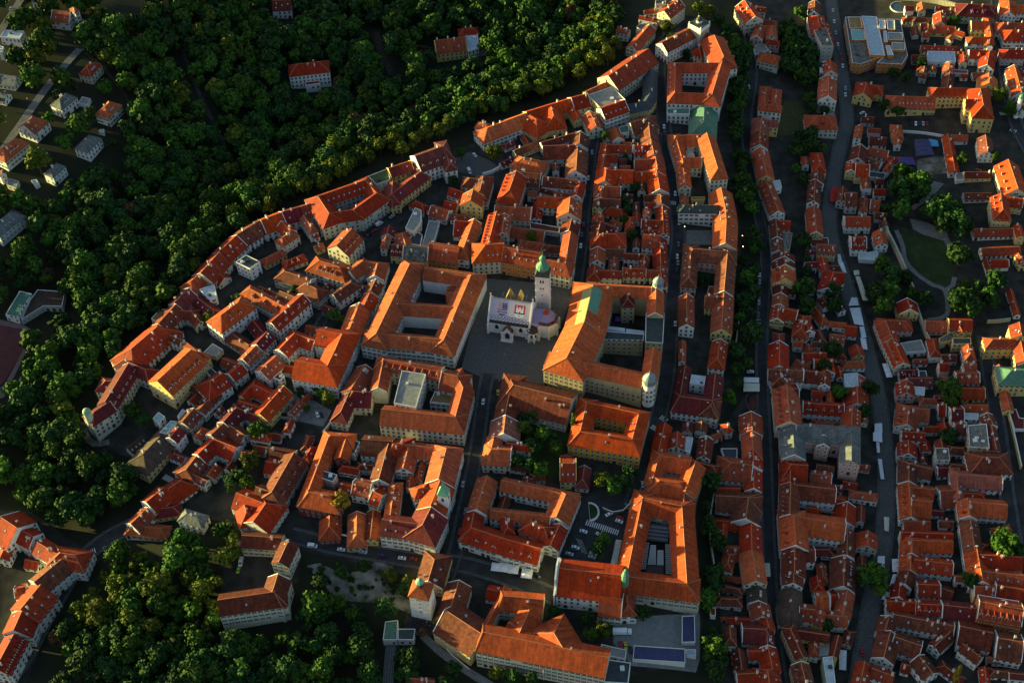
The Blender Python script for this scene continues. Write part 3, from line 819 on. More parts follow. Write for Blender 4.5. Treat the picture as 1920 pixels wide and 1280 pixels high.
+ 1290 930 1310 1000;1210 1020;2;gh
+ 1490 920 1370 1090;1600 1080;2;gg
F 1280 790 1340 720 1440 770 1400 830;1.2;b e
@380 980 6.095
G 445 140 900 170;640 290;2;gg;b c c2;old hook shaped house with mottled roof above the dark wood
+ 985 190 870 440;815 400;3;gg
+ 860 580 800 770;720 700;3;gg
+ 170 880 810 785;520 1010;3;gg
R atelier;houses of the block with the yellow tree;around the yellow tree;y
@540 780 5
G 385 180 330 330 185 715;200 520;2;gg;o D c3;dark red walled corner house with long bright lit roof slope
+ 190 712 385 745;220 870;2;gh
+ 395 180 550 190;450 290;2;gg
+ 545 200 490 380;440 370;2;gg
F 540 320 570 200 675 240 620 360;1.6;l w
F 290 570 310 500 460 545 420 615;2.2;l k
G 690 215 970 235;780 370;2;gg;b w c2
+ 940 260 850 590;780 560;2;gg
G 990 260 1080 250;1000 400;2;hh;r w c3
G 1110 265 1470 310;1290 400;2;gg;r w c3
+ 1130 290 1080 480;1190 440;2;gg
+ 1485 300 1410 590;1600 470;3;gg
G 1425 600 1330 850;1500 850;3;gg;o w;small white church with green spire and bright lit nave roof
+ 1220 680 1280 660;1230 765;3;hh
G 880 965 1260 1015;1130 1150;3;gg;m w s4 c2;long white four row building with maroon roof above parked cars
+ 1260 1015 1340 850;1480 1000;3;gg
G 1000 645 955 955;1050 800;2;hg;o c d4
G 610 610 780 640;680 745;2;gg;r w d2
G 790 640 940 650;860 710;1;gg;r w
G 790 700 880 740;800 830;2;gg;r w s1
G 390 930 385 1030;295 1085;1;gh;o D
F 400 1080 550 1110 550 1125 395 1095;0.9;r D;dark red courtyard wall with arched gate on the street
G 645 890 640 1110;560 1090;1;gh;o k s2;small pink fronted gabled house on the lower street
G 800 870 770 1140;715 1120;1;gg;b y;narrow yellow gabled house wedged beside the long white building
R south;palaces below the square;below the church square;y
@880 620 5
G 410 505 960 640;720 830;2;gg;b c c5;old mottled brown roof above the walled garden
+ 395 505 330 800;250 740;2;gg
G 340 790 320 960;190 960;2;gg;p w
G 240 965 205 1110;140 1110;2;gh;o c c3 s1
+ 205 1110 390 1120;280 1260;2;gg
G 350 1050 570 1080;450 1112;2;gg;r w c2
G 1105 670 1580 770;1350 838;3;gg;o Y c4;orange roofed ochre palace around a square courtyard beside the poplar
+ 1100 665 1040 940;1165 830;3;gg
+ 1590 775 1525 1020;1640 970;3;gg
+ 1035 945 1525 1020;1300 1130;3;gg
@820 840 5
G 1150 140 1300 140;1190 310;2;gg;r y s3
G 1150 70 1260 70;1190 122;1;gg;r y
G 1380 160 1360 290;1290 350;1;gh;m e
G 465 255 365 575;290 550;2;gg;o w s4 c2;white palace with blue glazed courtyard and skylights
+ 600 300 1200 430;850 456;2;gg
+ 1205 430 1115 640;1300 560;2;gg
+ 500 580 1060 640;780 690;2;gg
G 320 745 640 850 975 940;560 985;2;hg;r w d4 s2 c3;white corner palace with a row of parasols along its front
+ 1150 705 1060 905;1190 830;2;gg
+ 345 580 315 745;230 780;2;gg
G 890 695 1000 740;850 812;2;hh;r e
G 640 650 660 740;600 740;2;hh;r e
@1020 880 5.82
G 1078 300 905 1150;880 720;2;gg;o c s6;large gallery palace with bright roof around a courtyard of seats
+ 1080 305 1500 395;1260 527;2;gg
+ 1505 395 1560 1240;1388 880;2;gg
+ 905 1165 1560 1245;1240 1390;2;gg
@860 1080 4
G 750 -62 1224 -8;1040 178;3;gg;o w;white baroque church with huge orange roof and tall front gable
G 1060 150 1230 170;1120 300;2;gg;r w
+ 1260 150 1270 220;1215 280;2;hh
R gate;houses around the old stone gate;around the old stone gate;y
@1180 640 6
G 600 -20 595 210;560 100;2;gg;r w
G 1025 -30 990 190;1090 150;2;gh;o w c2
G 632 255 568 620;500 620;2;gg;m w d3;white building with maroon U shaped roof above the stone gate
+ 565 615 930 665;700 820;2;hg
+ 970 350 935 660;1045 550;2;gg
G 925 680 915 720;1005 800;3;hh;b e;square stone gate tower with brown hip roof
F 700 370 860 390 845 490 680 470;2.5;w w
G 1090 930 1110 960;1200 1050;2;hh;o e c1;hip roofed house with orange tiles just below the stone gate
G 1370 785 1385 990;1240 930;2;gg;r w c3
G 1380 1010 1390 1190;1270 1150;2;gh;r y c2
G 400 910 320 1278;300 1000;2;gg;r c c3
G 545 1010 530 1170;440 1200;2;gg;r w
F 580 1060 720 1080 680 1250 570 1210;2;w w;pale blue flat roof terrace among red roofs below the gate
G 870 1060 840 1278;770 1200;2;gg;b w c2
R sunken
G 1770 480 1810 900;1628 740;3;gg;r c d7 c3;long red roof with seven white dormers beside the grey roofed block
G 1690 -10 1690 260;1570 180;2;gg;r w c2
G 1700 300 1700 400;1600 380;2;hh;b w
R lane
@580 440 6.72
G 675 330 510 455;600 560;2;gg;o w c2;white house with a steep lit roof strip beside the lane top
+ 860 365 820 510;935 590;2;gg
+ 680 335 860 360;760 470;2;gg
G 840 560 770 700;940 620;2;gg;b w c2
G 760 730 690 890;870 800;2;gg;o w
G 520 600 300 750;440 800;2;gg;b w c2
+ 530 600 720 650;640 720;1;gg
G 290 340 500 410;440 480;1;gg;r y
R gate
@1180 760 6
G 330 580 250 870;230 640;2;gg;o c c2;red courtyard house with striped hip roofs left of the dark garden gap
+ 345 560 690 620;560 760;2;gg
+ 750 620 630 960;860 700;2;gg
+ 340 840 560 870;380 1030;2;hh
G 620 970 600 1278;740 1130;2;gg;r w s3;long curved red wing hugging the right side of the gallery palace
G 1390 480 1400 680;1490 560;2;gg;r w c2
G 1150 640 1390 670;1200 850;2;hg;r w c2
G 1400 700 1400 930;1490 800;2;gg;r w s3
G 1000 930 1250 930;1100 1010;1;gg;r w
G 1340 1040 1310 1270;1480 1180;2;gg;b w c1
+ 980 1010 1340 1030;1100 1190;2;gg
F 1030 480 1215 480 1215 590 1070 590;1;l w
@1280 940 6
G 770 230 780 530;885 420;2;gg;r w s3 c2
+ 270 205 720 230;520 320;1;gg
G 460 240 450 400;500 320;1;gg;r w
G 780 540 830 880;920 740;3;gg;o c c2;orange roofed cream gabled house with awning on the dark sunken street
+ 450 560 680 570;560 660;1;gg
+ 480 830 760 890;620 900;1;gg
G 840 940 850 1110;940 1030;2;gg;d w
G 870 1120 900 1278;980 1200;2;gg;r w c2
G 460 510 640 520;540 580;1;gg;r w
@1280 1040 5.333
G 785 460 870 740;895 650;2;gg;r w c2
+ 380 625 810 650;560 690;1;gg
G 840 760 850 900;910 830;2;gg;m w
+ 600 730 830 740;700 880;2;gg
G 850 900 900 1140;960 1050;2;gg;r w s2
+ 660 960 850 955;740 1040;2;gg
G 560 930 590 1130;500 1040;1;gg;b w
G 850 1150 870 1300;970 1220;2;gg;r w c2
+ 540 1190 850 1170;700 1270;2;gg
F 270 525 330 520 330 605 280 605;1;r w;small bright red flat roofed hut beside the schoolyard wall
R sunken_s;houses of the long row right of the sunken street;in the lower street row;y
@1400 660 6
G 500 790 520 870 540 1150;380 1000;3;gg;g k s4 c2;large grey roofed pink courtyard block on the sunken street
+ 560 830 1180 880;850 1010;3;gg
+ 1180 880 1180 1210;1275 1080;3;gg
+ 870 930 865 1030;935 1040;3;gg
G 640 570 1100 600;880 700;2;gg;r w d5
G 1190 600 1180 880;1280 750;3;gg;r w s6
G 1240 380 1250 560;1365 480;2;gg;r e c1 s2
G 1260 250 1280 390;1340 320;1;gg;r w
F 1095 240 1250 230 1260 390 1105 390;2;w w;cluttered white terraced house among the red roofs right of the sunken street
G 760 85 980 85;880 200;2;gg;o w c1
+ 880 90 910 190;990 200;2;gg
G 650 210 850 230;740 345;2;gg;b w
+ 880 220 880 360;940 300;2;gg
G 640 10 900 10;770 90;2;gg;r w
G 560 80 640 150;520 150;1;gg;r w
G 610 120 720 130;660 190;1;gg;o w
G 250 190 640 210;380 320;2;gg;b w c1
G 280 350 520 310;400 380;2;gg;r w
G 530 410 590 410;560 600;2;gg;m w
G 740 430 860 440;790 515;1;gg;r w
G 1030 150 1060 270;1000 220;1;gg;r w
@1400 860 6
G 495 50 490 260;370 170;2;gg;r w d2 c1
+ 500 60 690 70;600 270;2;gg
G 495 260 485 620;370 450;3;gg;b w d7 s3
+ 540 290 1010 340;760 470;2;gg
G 730 160 960 190;840 300;2;gg;r w
G 530 640 555 970;370 850;3;gg;o w d3 c2;orange striped long roof with a small pale gable on the sunken street
+ 560 650 1120 730;850 890;2;gg
G 1130 770 1130 1080;1210 900;2;gg;b w c2
G 1000 440 1120 465;1030 590;1;gg;r w
G 1130 480 1120 690;1225 600;2;gg;r w c2
+ 970 600 1120 620;1050 690;1;gg
G 540 1010 540 1278;395 1150;3;gg;b w d7 c3
+ 550 1020 770 1020;660 1150;2;gg
G 960 1080 1100 1080;1030 1150;1;gg;r w s1
G 1110 1150 1100 1278;1220 1220;2;gg;b w s4
@1280 1040 5.333
G 1110 -40 1110 270;1000 120;3;gg;b w d5 c2
G 1615 0 1610 300;1720 180;2;gg;b w s5 c2
G 1090 320 1090 540;970 440;2;gg;d w c1
+ 1070 545 1160 545;1100 690;2;gg
G 1170 530 1330 545;1240 660;2;gg;r w s2
G 1330 570 1430 590;1370 700;2;gg;r y s2
G 1335 415 1470 415;1380 560;2;gg;o w c1
G 1480 400 1560 400;1500 520;1;gg;r w
G 1650 340 1600 600;1710 450;2;gg;r w
+ 1440 600 1650 610;1540 710;2;gg
G 1080 740 1200 1010;1060 880;3;gg;b y s2 c1
+ 1090 745 1470 800;1300 850;2;gg
+ 1560 800 1510 1000;1580 900;2;gg
G 1320 860 1320 950;1270 950;2;gh;r w
F 1340 850 1470 860 1460 1000 1370 1000;1.6;w w
G 1180 1060 1240 1300;1090 1150;3;gg;b y d3
F 1400 1020 1500 1010 1530 1280 1440 1280;3;w n;pale blue roofed tall house at the bottom edge of the row
R tkalc;houses between the cafe street and the right edge;near the right edge;y
@1640 680 6.857
G 400 215 420 370;285 400;2;gg;r k s4;pink gabled house with four bright skylights on the cafe street
F 485 300 650 310 640 420 470 400;2;w k;pink cubic house with a roof terrace beside the pink gabled house
G 320 90 560 90;440 190;1;gg;m w d2
F 570 100 660 100 680 185 570 185;1;l w
G 430 200 750 195;600 300;1;gg;m w
G 440 570 420 770;265 690;2;gg;r w d3
+ 460 580 710 600;640 750;2;gg
G 830 535 920 540;870 690;1;gg;r w
G 840 10 960 10;890 100;2;gg;r k
G 1150 10 1310 10;1220 95;2;gg;r w
G 1060 130 1350 130;1200 260;2;gg;r w c2
G 1040 150 1140 290;1070 300;1;gg;m w
G 1130 325 1420 330;1280 465;1;gg;o y
G 1150 540 1460 545;1300 630;1;gg;o w
G 990 590 1150 590;1070 760;2;gg;m w
F 1140 640 1340 650 1330 730 1140 720;2;w w;white flat terrace house among red roofs near the right edge
G 1450 640 1520 780;1370 730;2;gg;b w
G 1040 780 1180 780;1110 920;2;gg;m e
F 1200 800 1440 780 1480 1100 1220 1080;3;t t c4;tall ochre block with grey flat roofs near the right edge
G 1500 800 1570 1110;1440 900;2;gg;m w
G 1390 1120 1580 1140;1480 1190;2;gg;b w
G 360 880 650 900;500 990;2;gg;r w s3
G 430 990 440 1150;300 1170;2;gg;r w d3
+ 650 980 680 1110;600 1120;1;gg
F 780 1090 950 1090 970 1250 790 1250;3;t e;pale concrete flat roofed tower house among dark red roofs
G 1600 20 1740 590;1720 330;1;gg;r y;long narrow orange roofed wall wing beside the yellow palace
G 1760 95 1930 100;1800 290;3;hh;v y;yellow house with green copper roof at the right edge
F 1715 600 1820 590 1860 700 1930 710 1930 850 1800 850;0.6;m w;flat maroon roof behind the long boundary wall at the right edge
@1640 850 6.857
G 440 130 440 330;305 250;2;gg;b w
+ 450 130 750 200;650 320;2;gg
G 440 355 460 590 475 800;315 600;2;gg;o w d6 c2
+ 450 430 770 460;620 570;2;gg
+ 480 590 740 620;600 820;2;gg
G 850 480 1030 470;950 690;1;gg;r w
G 810 180 930 180;870 290;1;gg;m w
G 1050 260 1095 570;1000 460;2;gg;p w
+ 1080 260 1650 310;1350 450;2;gg
G 1195 570 1225 800;1070 700;2;gg;o w d2 s2
+ 1230 620 1710 660;1500 820;2;gg
G 1230 840 1290 1230;1120 1050;2;gg;b w c2
G 1390 50 1600 50;1480 260;2;hh;b w c3
G 1210 130 1350 140;1270 240;1;gg;r w
G 380 860 720 870;550 1000;1;gg;r w
G 345 1010 1010 1030;700 1100;2;gg;r w s3
G 480 1100 480 1278;340 1200;2;gg;o w d2
+ 500 1110 1010 1130;750 1270;2;gg
G 740 730 890 740;820 790;1;gg;m w
G 1560 970 1710 940;1640 1000;1;hh;o w
R corner;roofs filling the lower right corner;in the lower right corner;y
@1600 1000 4.571
G 125 -30 125 95;25 140;2;gg;r e;red gabled house with a stained pale gable near the round tree
G 500 50 490 300;400 200;2;gg;o w d3
G 520 220 860 260;700 340;2;gg;r w d3
G 480 300 440 430;370 410;2;gg;b w
G 400 420 390 540;320 520;2;gg;r w s1
G 290 575 540 590;400 660;2;gg;r w
G 560 430 750 440;660 540;2;gg;r w s2
G 540 600 750 610;640 690;2;gg;r w d4
G 770 610 1050 640;900 740;2;gg;m w c1
G 770 470 860 500;820 580;1;gg;b w
G 1060 130 1110 410;970 280;2;gg;o w d3 s3
G 1090 180 1450 200;1280 300;2;gg;r w c4
G 1110 320 1463 360;1280 430;2;gg;r w s4
G 1230 440 1463 480;1330 560;2;gg;r w c2
G 1040 450 1230 460;1130 550;2;gg;r y
F 1070 520 1420 575 1420 660 1085 600;3;lb O c2;pale blue flat roofed strip above the red dormered wing
G 1085 580 1463 650;1280 770;3;gg;r O d7;wide red roof with a row of seven white dormers near right edge
G 350 690 870 790;600 830;2;gg;b w c4
G 310 700 270 830;370 760;2;gg;b w c2
G 320 830 260 1060;150 1060;2;gg;b w c1
+ 350 880 590 960;480 1050;2;gg
G 830 840 700 960;760 1000;2;gg;b w c2
G 560 1040 680 1190;520 1150;2;gg;b w
G 920 790 1200 850;1050 980;2;gg;b w c2
+ 940 940 1100 1060;1020 1090;2;gg
G 1240 890 1463 930;1350 1090;2;gg;b w c1
G 1150 1060 1260 1070;1210 1100;1;gg;p w
G 100 1090 60 1280;0 1200;2;gg;r w
G 160 1150 350 1220;260 1270;2;gg;r w c2
G 420 1110 490 1130;440 1190;1;gg;r w
R lowleft;houses of the dark street in the lower left corner;in the lower left corner;y
@0 900 2.358
G 0 160 75 210;0 290;3;gg;r w c1
G 75 210 150 250;140 310;3;gg;r w c2
G 160 270 260 330;190 350;3;gg;r w c3 s2
G 265 320 330 330;330 400;3;hh;r w c1
G 270 350 150 450;240 470;3;gg;b w
G 180 460 90 570;260 520;3;gg;r w s3
G 100 570 60 660;180 600;3;gg;r w c1
G 60 680 -20 830;120 720;3;gg;r w d7 c2
G 60 480 110 470;85 520;2;gg;r w
G 0 340 40 260;60 300;2;gg;r w
G 110 350 170 360;140 390;1;gg;r w
R funicular;buildings around the white tower at the bottom;around the white tower;y
@560 1020 3.36
G 855 95 815 230;940 160;2;hg;b y c2;old yellow house with half lit roof directly behind the white tower
G 1010 225 960 390;1090 260;2;gh;b y c2;brown roofed yellow house across the alley from the white tower
+ 920 410 1150 560;980 640;2;gg
F 545 485 625 475 620 600 530 600;1.3;v w;green barrel roofed funicular station beside the alley
F 625 530 735 530 725 600 625 600;1.2;dg w;small white flat roofed kiosk beside the funicular station
G 700 840 850 860;760 880;2;gg;r w
@860 1080 4
G 180 415 1120 605;600 655;4;gg;o c c2;very long white palace with orange roof along the bottom edge
+ 330 145 635 175;480 270;3;gg
+ 330 140 185 400;300 260;3;gg
+ 530 250 440 460;620 330;3;gg
+ 375 340 460 400;360 420;3;gh
+ 715 425 790 550;910 480;3;hg
G 215 90 330 115;260 180;1;gg;r w
F 1070 505 1260 550 1250 620 1050 580;1;e w;mottled grey flat roof between the long palace and schoolyard
F 1110 620 1290 645 1270 800 1090 790;2.5;l w;slate grey flat roof at the end of the long palace
F 1315 515 1700 540 1700 645 1305 620;0.9;N w;wide dark blue roofed stage tent in the schoolyard
F 1675 295 1770 290 1775 490 1675 495;0.9;N w;dark blue ribbed seating stand canopy in the schoolyard
F 1705 545 1780 545 1780 595 1710 590;0.8;lb w;small pale blue box roof beside the stage tent
"""
# ------------------------------------------------------------------ setting: terrain, streets, squares
mb = MB()
for iy in range(GNY - 1):
    for ix in range(GNX - 1):
        a = (gx[ix], gy[iy], GZ[iy, ix]); b = (gx[ix + 1], gy[iy], GZ[iy, ix + 1]); c = (gx[ix + 1], gy[iy + 1], GZ[iy + 1, ix + 1]); d = (gx[ix], gy[iy + 1], GZ[iy + 1, ix])
        mb.face([a, b, d]); mb.face([b, c, d])
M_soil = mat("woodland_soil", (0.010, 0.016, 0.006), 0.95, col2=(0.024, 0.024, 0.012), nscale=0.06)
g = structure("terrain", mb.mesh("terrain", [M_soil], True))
skirt = MB(); R = 3000.0; zz = float(GZ.mean()) - 6
X0, X1, Y0, Y1 = gx[0], gx[-1], gy[0], gy[-1]
ring = [(gx[i], gy[0], GZ[0, i]) for i in range(GNX)] + [(gx[-1], gy[i], GZ[i, -1]) for i in range(1, GNY)] + [(gx[i], gy[-1], GZ[-1, i]) for i in range(GNX - 2, -1, -1)] + [(gx[0], gy[i], GZ[i, 0]) for i in range(GNY - 2, 0, -1)]
cx, cy = (X0 + X1) / 2, (Y0 + Y1) / 2
for i in range(len(ring)):
    a, b = ring[i], ring[(i + 1) % len(ring)]
    def far(p):
        v = Vector((p[0] - cx, p[1] - cy)); s = R / max(abs(v.x), abs(v.y)); return (cx + v.x * s, cy + v.y * s, zz)
    skirt.face([a, far(a), far(b), b])
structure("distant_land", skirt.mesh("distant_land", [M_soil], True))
# built-up ground
ground_poly("town_ground", "170 800 260 650 350 540 440 460 600 400 760 310 850 285 880 270 1000 240 1110 190 1200 110 1260 40 1330 30 1375 100 1365 230 1380 330 1390 470 1378 600 1365 760 1320 880 1305 960 1318 1140 1312 1240 1200 1262 1140 1275 900 1230 820 1160 760 1165 770 1080 560 1030 560 1090 440 1150 410 1140 430 980 330 960 240 985 330 900 250 860 160 830", M_yard, 0.10)
ground_poly("lower_town_ground", "1390 -20 1990 -20 1990 1330 1350 1330 1352 1160 1335 1060 1330 900 1370 780 1425 700 1440 600 1430 450 1410 300 1395 160", M_yard, 0.12)
ground_poly("lower_left_ground", "-40 950 60 960 160 1030 90 1180 40 1300 -40 1310", M_yard, 0.12)
ground_poly("church_square", "905 522 1075 536 1070 560 1042 640 1034 722 960 716 895 704 866 690 880 630 905 560", M_cob, 0.16)
ground_poly("parking_yard", "528 752 560 735 622 770 606 800 540 785", M_pave, 0.17)
ground_poly("lower_square", "1085 945 1120 915 1180 935 1190 960 1165 1060 1145 1082 1060 1070", M_asph, 0.16)
ground_poly("schoolyard", "1150 1160 1312 1150 1312 1236 1305 1260 1185 1248 1150 1205", mat("yard_concrete", (0.21, 0.21, 0.205), .9, .15, .4), 0.18)
ground_poly("gravel_clearing", "575 1060 600 1090 622 1112 660 1128 720 1130 770 1150 772 1128 730 1100 720 1075 735 1062 705 1050 690 1068 640 1075 600 1055", M_grav, 0.15)
ground_poly("upper_terrace", "845 300 880 285 915 300 945 318 925 330 885 330 850 320", M_cob, 0.16)
ground_poly("palace_forecourt", "1288 432 1340 432 1340 460 1286 458", M_pave, 0.16)
ground_poly("court_pavement", "1312 505 1342 508 1334 560 1308 560", M_asph, 0.16)
ground_poly("stage_pavement", "1718 300 1770 290 1776 325 1740 330 1720 318", M_grav, 0.2)
ground_poly("park_path_area", "1705 410 1740 418 1775 435 1790 475 1782 480 1770 452 1730 440 1712 430", M_pave, 0.2)
ground_poly("park_path_area", "1712 395 1745 372 1770 345 1750 340 1725 375 1708 388", M_pave, 0.2)
ground_poly("park_lawn", "1690 425 1712 438 1770 455 1780 480 1790 510 1775 538 1755 535 1720 510 1702 480", M_lawn, 0.17)
ground_poly("hillside_lawn", "150 205 178 198 185 225 160 245 140 240", M_lawn, 0.2)
ground_poly("garden_lawn", "960 780 1080 790 1070 900 950 880", M_lawn, 0.17)
ground_poly("vineyard", "1470 190 1500 190 1515 215 1508 250 1462 256 1460 230", mat("vineyard_rows", (0.06, 0.06, 0.02), 0.95, 0.4, 0.8), 0.2)
ground_poly("sports_court", "-30 600 40 615 62 625 5 720 -30 735", mat("court_red", (0.11, 0.035, 0.035), 0.9, 0.15, 0.3), 0.2)
ground_poly("court_surround", "-40 590 42 608 66 622 8 745 -40 760 -40 745 8 722 58 628 38 616 -40 602", mat("court_brown", (0.17, 0.12, 0.11), 0.9, 0.15, 0.3), 0.24)
ground_poly("lower_tennis_yard", "30 740 60 715 80 722 45 770", M_pave, 0.2)
ground_poly("villa_terrace", "48 85 78 45 96 50 72 88", M_pave, 0.25)
ground_poly("open_air_theatre", "678 5 700 -15 750 -15 762 12 745 26 690 26", M_pave, 0.2)
ground_poly("house_terrace", "898 95 940 90 940 102 900 106", M_pave, 0.2)
ground_poly("tower_forecourt", "758 1160 820 1162 870 1190 850 1200 800 1190 760 1195", M_asph, 0.16)
for nm, px, wd, m, lf in (
    ("street", "1040 1118 960 1085 870 1058 800 1052 700 1036 620 1022 545 1002", 10, M_asph, 0.20),
    ("street", "800 1165 826 1110 852 1040 875 940 895 830 908 735 915 700", 8.5, M_asph, 0.22),
    ("street", "1076 560 1090 470 1098 380 1112 270 1122 240", 7.5, M_asph, 0.20),
    ("street", "1185 950 1210 870 1232 790 1250 700 1258 600 1266 500 1272 430 1258 320 1245 230 1236 120 1262 50", 10, M_asph, 0.20),
    ("street", "884 515 905 420 918 352 935 325", 4.5, M_asph, 0.20),
    ("street", "568 962 596 870 620 800 660 700 690 620 730 540 760 470", 4.5, M_asph, 0.20),
    ("street", "250 985 310 930 390 840 450 775 520 705 580 640 610 590", 7, M_asph, 0.20),
    ("street", "400 640 460 575 540 505 590 480 640 490 700 440 780 395 850 350", 5, M_asph, 0.20),
    ("street", "1470 1310 1452 1200 1443 1050 1437 900 1432 780 1428 660 1432 560 1436 470 1420 390 1404 300 1400 220 1410 150 1408 90 1392 20", 8, M_asph, 0.22),
    ("street", "1608 1290 1630 1150 1655 1030 1662 900 1652 780 1634 690 1602 580 1575 500 1556 430 1560 360 1574 280 1588 225 1580 150 1570 80 1556 -10", 10, M_cob, 0.22),
    ("street", "1910 1060 1890 940 1872 800 1852 680 1846 630", 9, M_asph, 0.22),
    ("street", "1935 290 1905 230 1888 150 1876 70 1868 -10", 10, M_asph, 0.22),
    ("street", "1604 220 1650 215 1690 225", 6, M_asph, 0.25),
    ("street", "-30 1330 40 1240 90 1150 150 1055 200 1010 250 985", 11, M_asph, 0.20),
    ("hill_road", "150 92 120 125 80 175 45 225 10 275 -20 330", 6, M_pave, 0.25),
    ("hill_road", "45 -10 20 30 -10 75", 6, M_pave, 0.25),
    ("garden_path", "160 100 190 125 225 165 246 200", 2.2, M_trail, 0.28),
    ("forest_path", "340 80 355 130 380 190 410 250 440 310 470 350", 3, M_trail, 0.25),
    ("forest_path", "705 60 715 100 735 140", 5, M_trail, 0.25),
    ("park_path", "1680 432 1692 460 1698 490 1720 515 1750 535 1772 545 1775 590 1740 600", 3, M_pave, 0.25),
    ("park_path", "1772 545 1786 535 1790 520", 3, M_pave, 0.25),
    ("ramp_path", "792 1190 830 1225 880 1260 930 1290", 4, M_pave, 0.25),
    ("garden_path", "158 790 160 815 178 832 205 828", 4, M_grav, 0.22),
    ("wall_walk", "1490 60 1505 80 1520 110 1528 140", 3, M_pave, 0.22)):
    road(nm, px, wd, m, lf)
# ------------------------------------------------------------------ buildings
ORD = "first second third fourth fifth sixth seventh eighth ninth tenth eleventh twelfth thirteenth fourteenth fifteenth sixteenth seventeenth eighteenth nineteenth".split()
TENS = {2: "twent", 3: "thirt", 4: "fort", 5: "fift", 6: "sixt", 7: "sevent", 8: "eight"}
def ordinal(n):
    if n <= 19: return ORD[n - 1]
    t, u = divmod(n, 10)
    return TENS[t] + "ieth" if u == 0 else TENS[t] + "y-" + ORD[u - 1]
rows = {}; cur = None; tile = (0, 0, 1); things = []
for line in DATA.strip().split("\n"):
    line = line.strip()
    if not line: continue
    if line[0] == 'R':
        k = line[2:].split(';')
        key = k[0].strip()
        if key not in rows: rows[key] = dict(group=k[1], phrase=k[2], ax=k[3], items=[])
        cur = rows[key]; continue
    if line[0] == '@':
        tile = tuple(float(v) for v in line[1:].split()); continue
    def cv(t):
        q = [float(v) for v in t.split()]
        return [(tile[0] + q[i] / tile[2], tile[1] + q[i + 1] / tile[2]) for i in range(0, len(q), 2)]
    p = line[2:].split(';')
    if line[0] in 'G+':
        wg = dict(t='G', pts=cv(p[0]), e=cv(p[1])[0], st=float(p[2]), ends=p[3].strip())
        rest = p[4:]
    else:
        wg = dict(t='F', pts=cv(p[0]), st=float(p[1])); rest = p[2:]
    o = (rest[0].split() if rest else [])
    if o and len(o) >= 2 and line[0] != '+': wg['rc'], wg['wc'] = o[0], o[1]
    lab = rest[1].strip() if len(rest) > 1 else None
    if line[0] == '+' or lab == '-':
        b = things[-1]; wg.setdefault('rc', b['rc']); wg.setdefault('wc', b['wc']); b['w'].append(wg); continue
    opt = {}
    for q in o[2:]:
        opt[q[0]] = int(q[1:])
    b = dict(key=next(k_ for k_, v_ in rows.items() if v_ is cur), w=[wg], rc=o[0], wc=o[1], opt=opt, label=lab, row=cur, flat=(line[0] == 'F'))
    things.append(b); cur['items'].append(b)
for r in rows.values():
    s = sorted(r['items'], key=lambda b: (b['w'][0]['pts'][0][0] if r['ax'] == 'x' else b['w'][0]['pts'][0][1]))
    for i, b in enumerate(s):
        b['label'] = b['label'] or "%s %s %s-walled %s, %s from %s %s" % (
            RNAME[b['rc']], 'flat-roofed' if b['flat'] else ('hip-roofed' if b['w'][0]['ends'] == 'hh' else 'gabled'), WNAME[b['wc']], b.setdefault('kn', 'outbuilding' if b['w'][0]['st'] < 1.4 else ('courtyard house' if len(b['w']) > 1 else 'house')), ordinal(i + 1), 'left' if r['ax'] == 'x' else 'top', r['phrase'])
SH = 3.45
ROWSH = {'cafe_w', 'cafe_e', 'kaptol', 'tkalc', 'corner', 'sunken', 'sunken_s', 'gate', 'strip', 'lowleft', 'mesnicka'}
def eaveh(st): return st * SH + 0.7
PITCH = math.tan(R_(37))
windows = []     # candidates: (thing, centre, normal)
bvh_v, bvh_f = [], []
def add_bvh(mb, loc):
    b = len(bvh_v); bvh_v.extend([(v[0] + loc[0], v[1] + loc[1], v[2] + loc[2]) for v in mb.v]); bvh_f.extend([[i + b for i in f] for f in mb.f])
camxy = Vector((CAM[0], CAM[1]))
def wall_windows(bi, a, b, nrm, z0, st, zt=None):
    a, b = Vector(a), Vector(b); L = (b - a).length
    mid = (a + b) / 2; tc = (camxy - mid).normalized()
    if nrm.dot(tc) < 0.12 or L < 3: return
    sp = 2.9 if L > 12 else 2.6
    n = max(1, int((L - 0.8) / sp)); k = max(1, int(round(st)))
    for s in range(k):
        z = z0 + 0.9 + s * SH + 1.0
        for i in range(n):
            p = a.lerp(b, (i + 0.5) / n)
            windows.append((bi, Vector((p.x, p.y, z)), nrm.copy()))
def solve_wing(wg):
    st = wg['st'] + random.uniform(-0.06, 0.06); he = eaveh(st); z0 = wg['z0']
    pts = wg['pts']; w_ = 5.0
    for _ in range(8):
        hr = he + w_ * PITCH
        Rp = [Vector(unz(x, y, z0 + hr)[:2]) for x, y in pts]; E = Vector(unz(*wg['e'], z0 + he)[:2])
        best = 1e9
        for a, b in zip(Rp[:-1], Rp[1:]):
            d = (b - a); L = max(d.length, 0.01); d = d / L; t = min(max((E - a).dot(d), -3), L + 3)
            best = min(best, ((E - a) - d * t).length if len(Rp) > 2 else abs((E - a).cross(d)))
        w_ = 0.5 * w_ + 0.5 * min(max(best, 1.8), 13)
    w_ += random.uniform(-0.03, 0.03); hr = he + w_ * PITCH
    wg['sol'] = (he, w_, hr, Rp, E)
